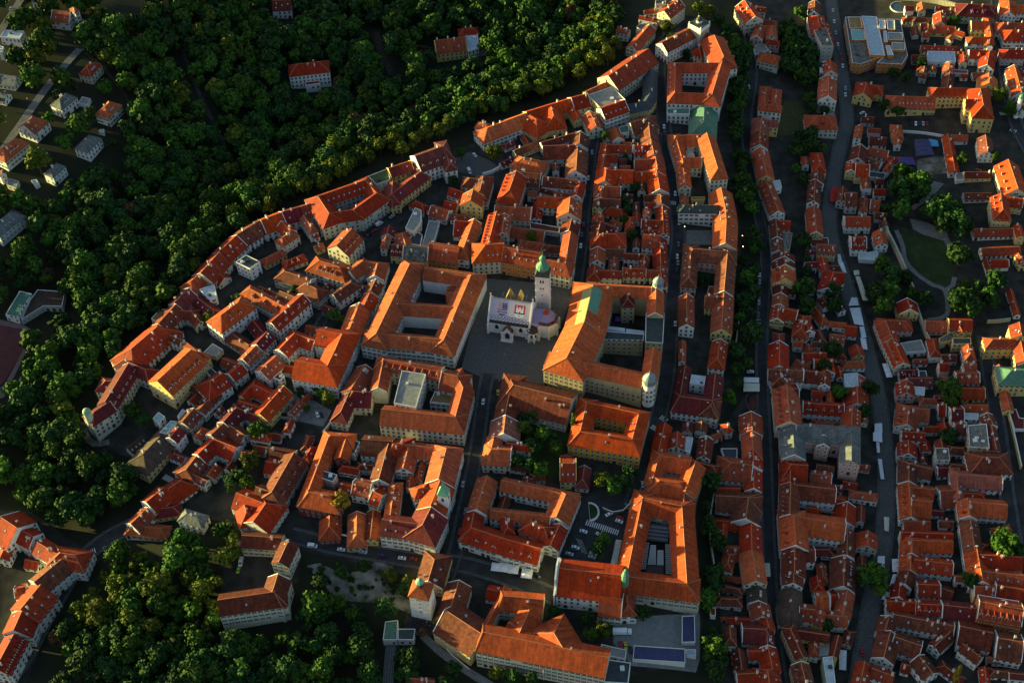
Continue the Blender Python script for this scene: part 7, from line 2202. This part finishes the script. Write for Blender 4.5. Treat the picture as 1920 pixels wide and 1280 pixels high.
TOWN = """996 444 4 l;in a yard behind the ochre palace
928 287 6.5 l;beside the upper terrace wall
865 287 4.5 g;at the end of the maroon roofed house
850 340 4 d;beside the white maroon roofed house
1003 780 4.5 g;at the upper edge of the walled garden
980 788 4.5 d;at the left edge of the walled garden
982 804 5 l;in the middle of the walled garden
1022 815 6 g;left of the poplar in the walled garden
1000 835 5.5 d;at the lower left of the walled garden
1045 838 5 g;below the poplar in the walled garden
960 778 4 d;beside the mottled brown roof
972 866 5 d;above the white corner palace, left one
992 872 5 d;above the white corner palace, middle one
1014 880 5.5 g;above the white corner palace, right one
1128 900 5.5 l;above the parking square, left one
1150 908 6 g;above the parking square, middle one
1172 905 5.5 d;above the parking square, right one
1180 888 5 d;beside the ochre courtyard palace corner
642 940 6.4 y;round crown on the small yard above the lower street
605 737 4 g;below the cross shaped palace, left one
594 727 3.5 d;against the wall of the cross shaped palace
614 748 4.6 l;round crown at the corner of the parking yard
575 766 2.4 l;small crown standing in the parking yard
562 735 3 d;beside the cross shaped palace wall
470 862 6.5 l;bright crown among the gardens on the descending street
482 806 6 g;large crown between the lane houses and gardens
497 812 4.5 d;beside the small playground garden
448 892 5 d;in the garden below the bright yellow-green crown
430 905 5 d;at the lower end of the descending street gardens
462 905 5 g;between the gardens and the long brown roof
1130 1012 4.5 g;on the parking square beside the cream awning
1122 1030 4.5 d;lower one on the parking square
1128 1178 5.5 l;beside the white truck in the schoolyard
1110 1188 4.5 g;left of the schoolyard tree with the bright crown
1207 1152 5 d;at the corner of the gallery palace
1097 1160 4 d;below the baroque church wall
1040 1150 4 d;between the church and the long palace
1134 256 3.8 g;at the top of the straight street
1287 102 3.6 d;inside the convent yard
1252 52 6.5 l;left of the observatory tower, upper one
1260 72 5.5 g;left of the observatory tower, lower one
1326 22 6.5 l;bright crown directly behind the observatory tower
1312 14 5.5 l;bright crown at the top edge behind the observatory
1345 40 6 d;right of the observatory tower
1362 58 6 d;dark one on the slope right of the observatory
1316 520 2.5 d;upper left of four round ones in the pink palace court
1329 521 2.5 d;upper right of four round ones in the pink palace court
1315 532 2.5 d;lower left of four round ones in the pink palace court
1329 533 2.5 d;lower right of four round ones in the pink palace court
1172 378 3.5 d;in the strip gardens, upper one
1178 395 3.5 d;in the strip gardens, middle one
1190 352 3.5 d;in the strip gardens, topmost one
1170 412 3.5 g;in the strip gardens, lower one
1187 440 4 d;in the strip gardens, lowest one
1778 733 8.5 g;huge round crown among the right edge houses
1782 818 5.5 d;below the huge round crown among the right houses
1640 1082 9 g;huge round crown beside the lower cafe street
1886 1022 9 g;huge round crown at the lower right edge
1822 1086 6 d;between the orange dormered house and dark yard
1560 545 6 d;beside the bend of the cafe street
1562 572 6 d;below the cafe street bend tree
1558 655 7 d;dark crown behind the white awnings
1545 690 6 d;dark crown beside the awnings, lower one
1575 735 5.5 g;above the grey roofed block
1630 730 6 d;on the cafe street beside the white awnings
1622 770 5 d;between the grey roofed block and the cafe street
1787 182 5.5 g;in front of the yellow palace
1876 178 6 l;right of the yellow palace, upper one
1895 205 6.5 g;right of the yellow palace, lower one
1806 296 4.5 g;in the yard of the white gabled house
1868 292 4.5 g;right of the white gabled house
1790 40 5 d;beside the maroon hip roofed house
1522 203 4.5 d;beside the cream hip roofed house, left one
1545 210 4.5 d;beside the cream hip roofed house, right one
1536 235 5 d;below the cream hip roofed house
1675 140 5 d;in the yard above the long yellow house, left one
1700 148 5 d;in the yard above the long yellow house, right one
1660 200 5.5 d;left of the long yellow house
1684 208 5 g;close to the long yellow house front
1728 120 5 d;between the orange school and pale hall
930 1262 4 l;below the long palace front, left one
948 1268 4 g;below the long palace front, second one
965 1270 4.5 d;below the long palace front, third one
998 1276 4.5 d;below the long palace front, right one
733 1078 4.5 l;bright crown on the gravel clearing
765 1090 4 l;small crown between clearing and white tower
755 1105 4 d;beside the white tower wall
600 1090 5 d;at the left of the gravel clearing
848 1252 5 d;on the slope below the ramp
792 1186 3 b;beside the ramp corner below the tower
640 1075 4 d;at the upper edge of the gravel clearing
680 1062 4 d;above the gravel clearing
390 598 5 l;beside the orange roofed white house in the curved row
445 560 4 d;below the white cubic house
440 590 4.5 d;in the garden of the curved row
250 770 5.5 g;beside the promontory palace yard
270 790 5 d;below the promontory palace yard
555 545 4 d;in the lane garden behind the white house
625 590 4.5 g;in the small garden beside the lane
640 600 3.5 l;beside the small lane garden tree
1550 1170 4 d;beside the lower right street block
1475 120 5 d;on the slope below the terrace houses
1340 790 3 d;beside the stone gate tower"""
for ln in TOWN.split("\n"):
    q, lb = ln.split(";"); x, y, r, k = q.split()
    tree(float(x), float(y), float(r), k, ("%s tree %s" % (FN[k], lb)), "garden and street trees")
tree(1075, 792, 3.4, 'l', "tall narrow lit poplar between the walled garden and ochre palace", None, 'poplar')
tree(1795, 1262, 3.4, 'y', "tall narrow golden tree at the bottom edge", None, 'poplar')  # sunlight on its top put into the yellow leaf colour
tree(1173, 292, 3.8, 'd', "dark pointed conifer in the strip between the straight streets", None, 'conifer')
tree(120, 205, 3.2, 'g', "narrow conifer beside the grey roofed villa", None, 'conifer')
tree(362, 500, 6, 'l', "bright rounded tree standing out above the dark forest left of the row", None)
tree(330, 490, 5.5, 'l', "golden lit tree left of the curved row's white cube house", None)
tree(232, 435, 6.5, 'b', "russet brown tree in the dark forest below the villas", None)
tree(275, 555, 7, 'b', "large russet brown tree above the lower curved row", None)
tree(235, 572, 6, 'b', "russet brown tree left of the larger russet one", None)
tree(637, 155, 5.5, 'b', "russet brown tree beside the lone forest villa", None)
tree(110, 1195, 5, 'b', "russet tree at the lower left edge of the promontory wood", None)
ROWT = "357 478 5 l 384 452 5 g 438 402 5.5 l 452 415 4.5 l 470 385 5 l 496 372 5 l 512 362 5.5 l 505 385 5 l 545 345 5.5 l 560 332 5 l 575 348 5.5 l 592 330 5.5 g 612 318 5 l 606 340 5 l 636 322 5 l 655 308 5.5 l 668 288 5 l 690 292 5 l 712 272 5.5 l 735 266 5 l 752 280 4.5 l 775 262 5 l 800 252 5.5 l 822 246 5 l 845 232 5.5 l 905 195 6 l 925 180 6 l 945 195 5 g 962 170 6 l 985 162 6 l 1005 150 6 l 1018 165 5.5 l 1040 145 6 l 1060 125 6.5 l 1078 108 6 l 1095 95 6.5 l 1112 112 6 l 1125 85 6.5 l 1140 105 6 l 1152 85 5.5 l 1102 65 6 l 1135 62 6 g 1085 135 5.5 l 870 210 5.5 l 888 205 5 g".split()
RT = [(float(ROWT[i]), float(ROWT[i + 1]), float(ROWT[i + 2]), ROWT[i + 3]) for i in range(0, len(ROWT), 4)]
for i, (x, y, r, k) in enumerate(sorted(RT)):
    tree(x, y, r * 1.22, k, "%s tree, %s from left in the lit promenade row above the curved houses" % (FN[k], ordinal(i + 1)), "lit promenade row")
# woods
def parse(px):
    q = [float(v) for v in px.split()]; return q[0::2], q[1::2]
WOODS = [("230 60 330 -40 1165 -40 1155 60 1110 110 1030 165 915 205 870 235 840 225 780 260 700 290 620 330 560 360 510 390 480 402 435 432 410 480 355 540 300 590 230 650 170 700 100 640 110 560 130 500 100 440 130 400 150 350 230 310 235 250 240 190 240 150 170 70", 7.4, 'wood at upper left', "broadleaf tree of the dense wood at upper left"),
  ("-40 30 40 -30 140 -30 250 80 250 190 235 270 200 320 140 370 90 470 -40 500", 8.2, 'villa gardens', "broadleaf garden tree between the hillside villas"),
  ("60 640 170 700 150 760 160 850 225 860 250 915 205 985 150 1010 60 950 -40 920 -40 780 20 760", 7.4, 'wood at left', "broadleaf tree of the dark wood at the left edge"),
  ("-40 480 100 480 120 540 60 545 30 590 -40 590", 7.4, 'wood at left', "broadleaf tree of the dark wood at the left edge"),
  ("245 1012 330 985 420 955 470 985 445 1060 400 1120 408 1185 540 1160 620 1130 720 1140 752 1180 718 1210 700 1310 90 1310 110 1200 160 1100", 7.0, 'promontory wood', "broadleaf tree of the promontory wood at lower left"),
  ("1318 900 1345 900 1352 1000 1348 1090 1370 1130 1355 1280 1318 1240 1322 1130 1328 1000", 7.5, 'slope gardens', "dark tree in the sunken gardens left of the dark street"),
  ("1362 40 1402 110 1398 220 1402 300 1426 420 1424 480 1402 450 1385 380 1374 300 1372 180 1364 100", 7.5, 'slope trees', "dark tree on the slope beside the sunken road"),
  ("1380 480 1416 500 1414 640 1402 700 1365 755 1378 620", 8, 'slope trees', "dark tree on the slope beside the sunken road"),
  ("1490 20 1535 40 1532 180 1545 340 1530 420 1515 420 1490 330 1478 260 1512 240 1512 160 1475 130 1450 80", 7.6, 'middle slope', "dark tree on the slope between the two upper streets"),
  ("1500 450 1530 430 1525 560 1535 700 1510 660 1500 560", 7.6, 'middle slope', "dark tree on the slope between the two upper streets"),
  ("1655 318 1735 332 1748 345 1715 380 1695 420 1672 440 1662 395", 7.2, 'park', "dark tree of the small park by the old wall"),
  ("1730 380 1790 365 1830 400 1822 440 1790 445 1745 418", 7.2, 'park', "dark tree of the small park by the old wall"),
  ("1790 455 1850 440 1872 520 1852 598 1785 600 1782 550 1795 510", 7.2, 'park', "dark tree of the small park by the old wall"),
  ("1610 480 1650 490 1690 540 1702 585 1665 612 1640 570", 7.4, 'park', "dark tree of the small park by the old wall"),
  ("1690 550 1765 552 1770 592 1735 598 1705 578", 7.4, 'park', "dark tree of the small park by the old wall"),
  ("430 868 470 850 505 890 500 925 455 940 425 930", 7, 'lane gardens', "tree in the gardens of the descending street"),
  ("560 905 585 880 600 930 575 945", 7, 'lane gardens', "tree in the gardens of the descending street"),
  ("1360 50 1392 130 1388 220 1390 300 1380 300 1376 180", 7, 'slope trees', "dark tree on the slope beside the sunken road"),
  ("1690 425 1705 440 1705 500 1720 520 1700 540 1688 500", 7, 'park', "dark tree of the small park by the old wall"),
  ("760 1200 880 1262 870 1310 740 1310 745 1230", 7, 'slope below the tower', "dark tree on the slope below the white tower"),
  ("-40 1060 20 1040 60 1060 40 1110 -40 1130", 8, 'wood at left', "broadleaf tree of the dark wood at the left edge")]
allp = []
for poly, sp, grp, lb in WOODS:
    xs, ys = parse(poly); W = [gnd(x, y) for x, y in zip(xs, ys)]
    x0, x1, y0, y1 = min(p.x for p in W), max(p.x for p in W), min(p.y for p in W), max(p.y for p in W)
    sp *= (.95 if grp in ('slope trees', 'middle slope', 'slope gardens') else 1.32); yy = y0; row = 0
    while yy < y1:
        xx = x0 + (row % 2) * sp / 2
        while xx < x1:
            px_, py_ = xx + random.uniform(-.5, .5) * sp, yy + random.uniform(-.5, .5) * sp
            z = terr(px_, py_); r = sp * (random.uniform(.42, .80) if random.random() < .75 else random.uniform(.8, 1.0)); c = px_of((px_, py_, z + 6))
            if inside(c[0], c[1], xs, ys) and -60 < c[0] < 1980 and -60 < c[1] < 1360:
                ok = True
                relax = grp in ('slope trees', 'middle slope', 'slope gardens'); mg = .35 if relax else .7
                for d in ((0, 0), (r * mg, 0), (-r * mg, 0), (0, r * mg), (0, -r * mg)):
                    if bvh.ray_cast(Vector((px_ + d[0], py_ + d[1], 90)), Vector((0, 0, -1)))[0] is not None: ok = False; break
                relax = grp in ('slope trees', 'middle slope', 'slope gardens')
                if ok and not relax:
                    for k in range(1, 4):      # do not hide a house standing just behind the tree
                        t = Vector((px_, py_, z + 5)); dv = Vector((0.0, 1.0, 0)) 
                        h = bvh.ray_cast(Vector((px_, py_ + 4.5 * k, 90)), Vector((0, 0, -1)))[0]
                        if h is not None and k <= 2: ok = False
                if ok:
                    q = Vector((px_, py_))
                    for pts, hw_ in ROADS:
                        if any((q - p).length < hw_ + (0.3 if relax else 2.2) for p in pts): ok = False; break
                if ok and not relax:
                    cv_ = Vector(CAM); h_ = r * 1.75 + 1.5; rt = Vector(tuple(cr)) * r * .75; tall = 2 if grp == 'villa gardens' else 1
                    for q3 in (Vector((px_, py_, z + h_ * .55)), Vector((px_, py_, z + h_ * .98)), Vector((px_, py_, z + h_ * .6)) + rt, Vector((px_, py_, z + h_ * .6)) - rt, Vector((px_, py_, z + h_ * .3))):
                        dv = (q3 - cv_).normalized(); hit = bvh.ray_cast(q3, dv, 26)[0]
                        if hit is not None: ok = False; break
                if ok and not relax:
                    g2 = gnd(*px_of((px_, py_, z + r * .9)))
                    for pts, hw_ in ROADS:
                        if any((g2.xy - p).length < hw_ + r * .5 for p in pts): ok = False; break
                if ok: allp.append((px_, py_, z, r, c, grp, lb))
            xx += sp
        yy += sp * .9; row += 1
def kindof(c, grp):
    v = random.random()
    if grp in ('promontory wood',) and c[1] < 1180 and c[0] < 460: return 'l' if v < .42 else ('g' if v < .97 else 'y')
    if grp == 'villa gardens': return 'g' if v < .6 else ('l' if v < .75 else 'd')
    if grp == 'wood at upper left' and c[0] < 520 and c[1] < 330: return 'g' if v < .6 else ('l' if v < .66 else 'd')
    if grp.startswith('wood'): return 'd' if v < .58 else ('g' if v < .965 else ('l' if v < .99 else 'b'))
    return 'd' if v < .7 else 'g'
dist = lambda t: (Vector((t[0], t[1], t[2])) - Vector(CAM)).length
allp.sort(key=lambda t: -t[3] / dist(t))
NIND = 180
for t in allp[:NIND]:
    k = kindof(t[4], t[5]); tree(0, 0, t[3], k, "%s %s" % (FN[k], t[6].replace('dark tree', 'tree')), t[6].replace('broadleaf ', '') + 's' if False else "trees of the " + t[5], None, Vector((t[0], t[1], t[2])))
rest = allp[NIND:]
bins = {}
for t in rest: bins.setdefault(kindof(t[4], t[5]), []).append(t)
vs, fs, tint, off, mats_i = [], [], [], 0, []
keys = list(bins)
for ki, k in enumerate(keys):
    for t in bins[k]:
        v, f = CL_[random.randrange(6)]; a = random.uniform(0, 6.28); ca, sa = math.cos(a), math.sin(a); r = t[3]; h = r * 1.75 + 1.5; rz = r * random.uniform(.8, 1.05)
        w_ = np.empty_like(v); w_[:, 0] = (v[:, 0] * ca - v[:, 1] * sa) * r + t[0]; w_[:, 1] = (v[:, 0] * sa + v[:, 1] * ca) * r + t[1]; w_[:, 2] = v[:, 2] * rz + t[2] + h - rz * .9
        vs.append(w_); fs.append(f + off); off += len(v); tint.append(np.full(len(v), random.random())); mats_i.append(np.full(len(f), ki))
me = np_mesh("woodland", np.vstack(vs), np.vstack(fs), [FOL[k] for k in keys], np.concatenate(tint)); me.polygons.foreach_set("material_index", np.concatenate(mats_i).astype(np.int32)); me.update()
o = obj("woodland", me); o["kind"] = "stuff"; o["label"] = "dense dark green wood filling the valley beyond the nearer trees"
print("trees", len(allp), "stuff", len(rest))

SHR = np_mesh("shrub", *crown_np(77, 260, 'round'), [FOL['g']]); xs, ys = parse("572 1058 600 1050 690 1062 735 1080 745 1100 770 1130 720 1128 660 1126 610 1105")
for k in range(46):
    while True:
        x, y = random.uniform(570, 770), random.uniform(1048, 1135)
        if inside(x, y, xs, ys): break
    p = gnd(x, y); s = random.uniform(.7, 1.9); o = obj("shrub", SHR, None, mtx=Matrix.Translation((p.x, p.y, p.z + s * .35)) @ Matrix.Diagonal((s, s, s * .7, 1)))
    o.material_slots[0].link = 'OBJECT'; o.material_slots[0].material = FOL[random.choice('gddl')]; tag(o, "low dark shrub on the gravel clearing left of the white tower", "shrub", "shrubs of the gravel clearing")
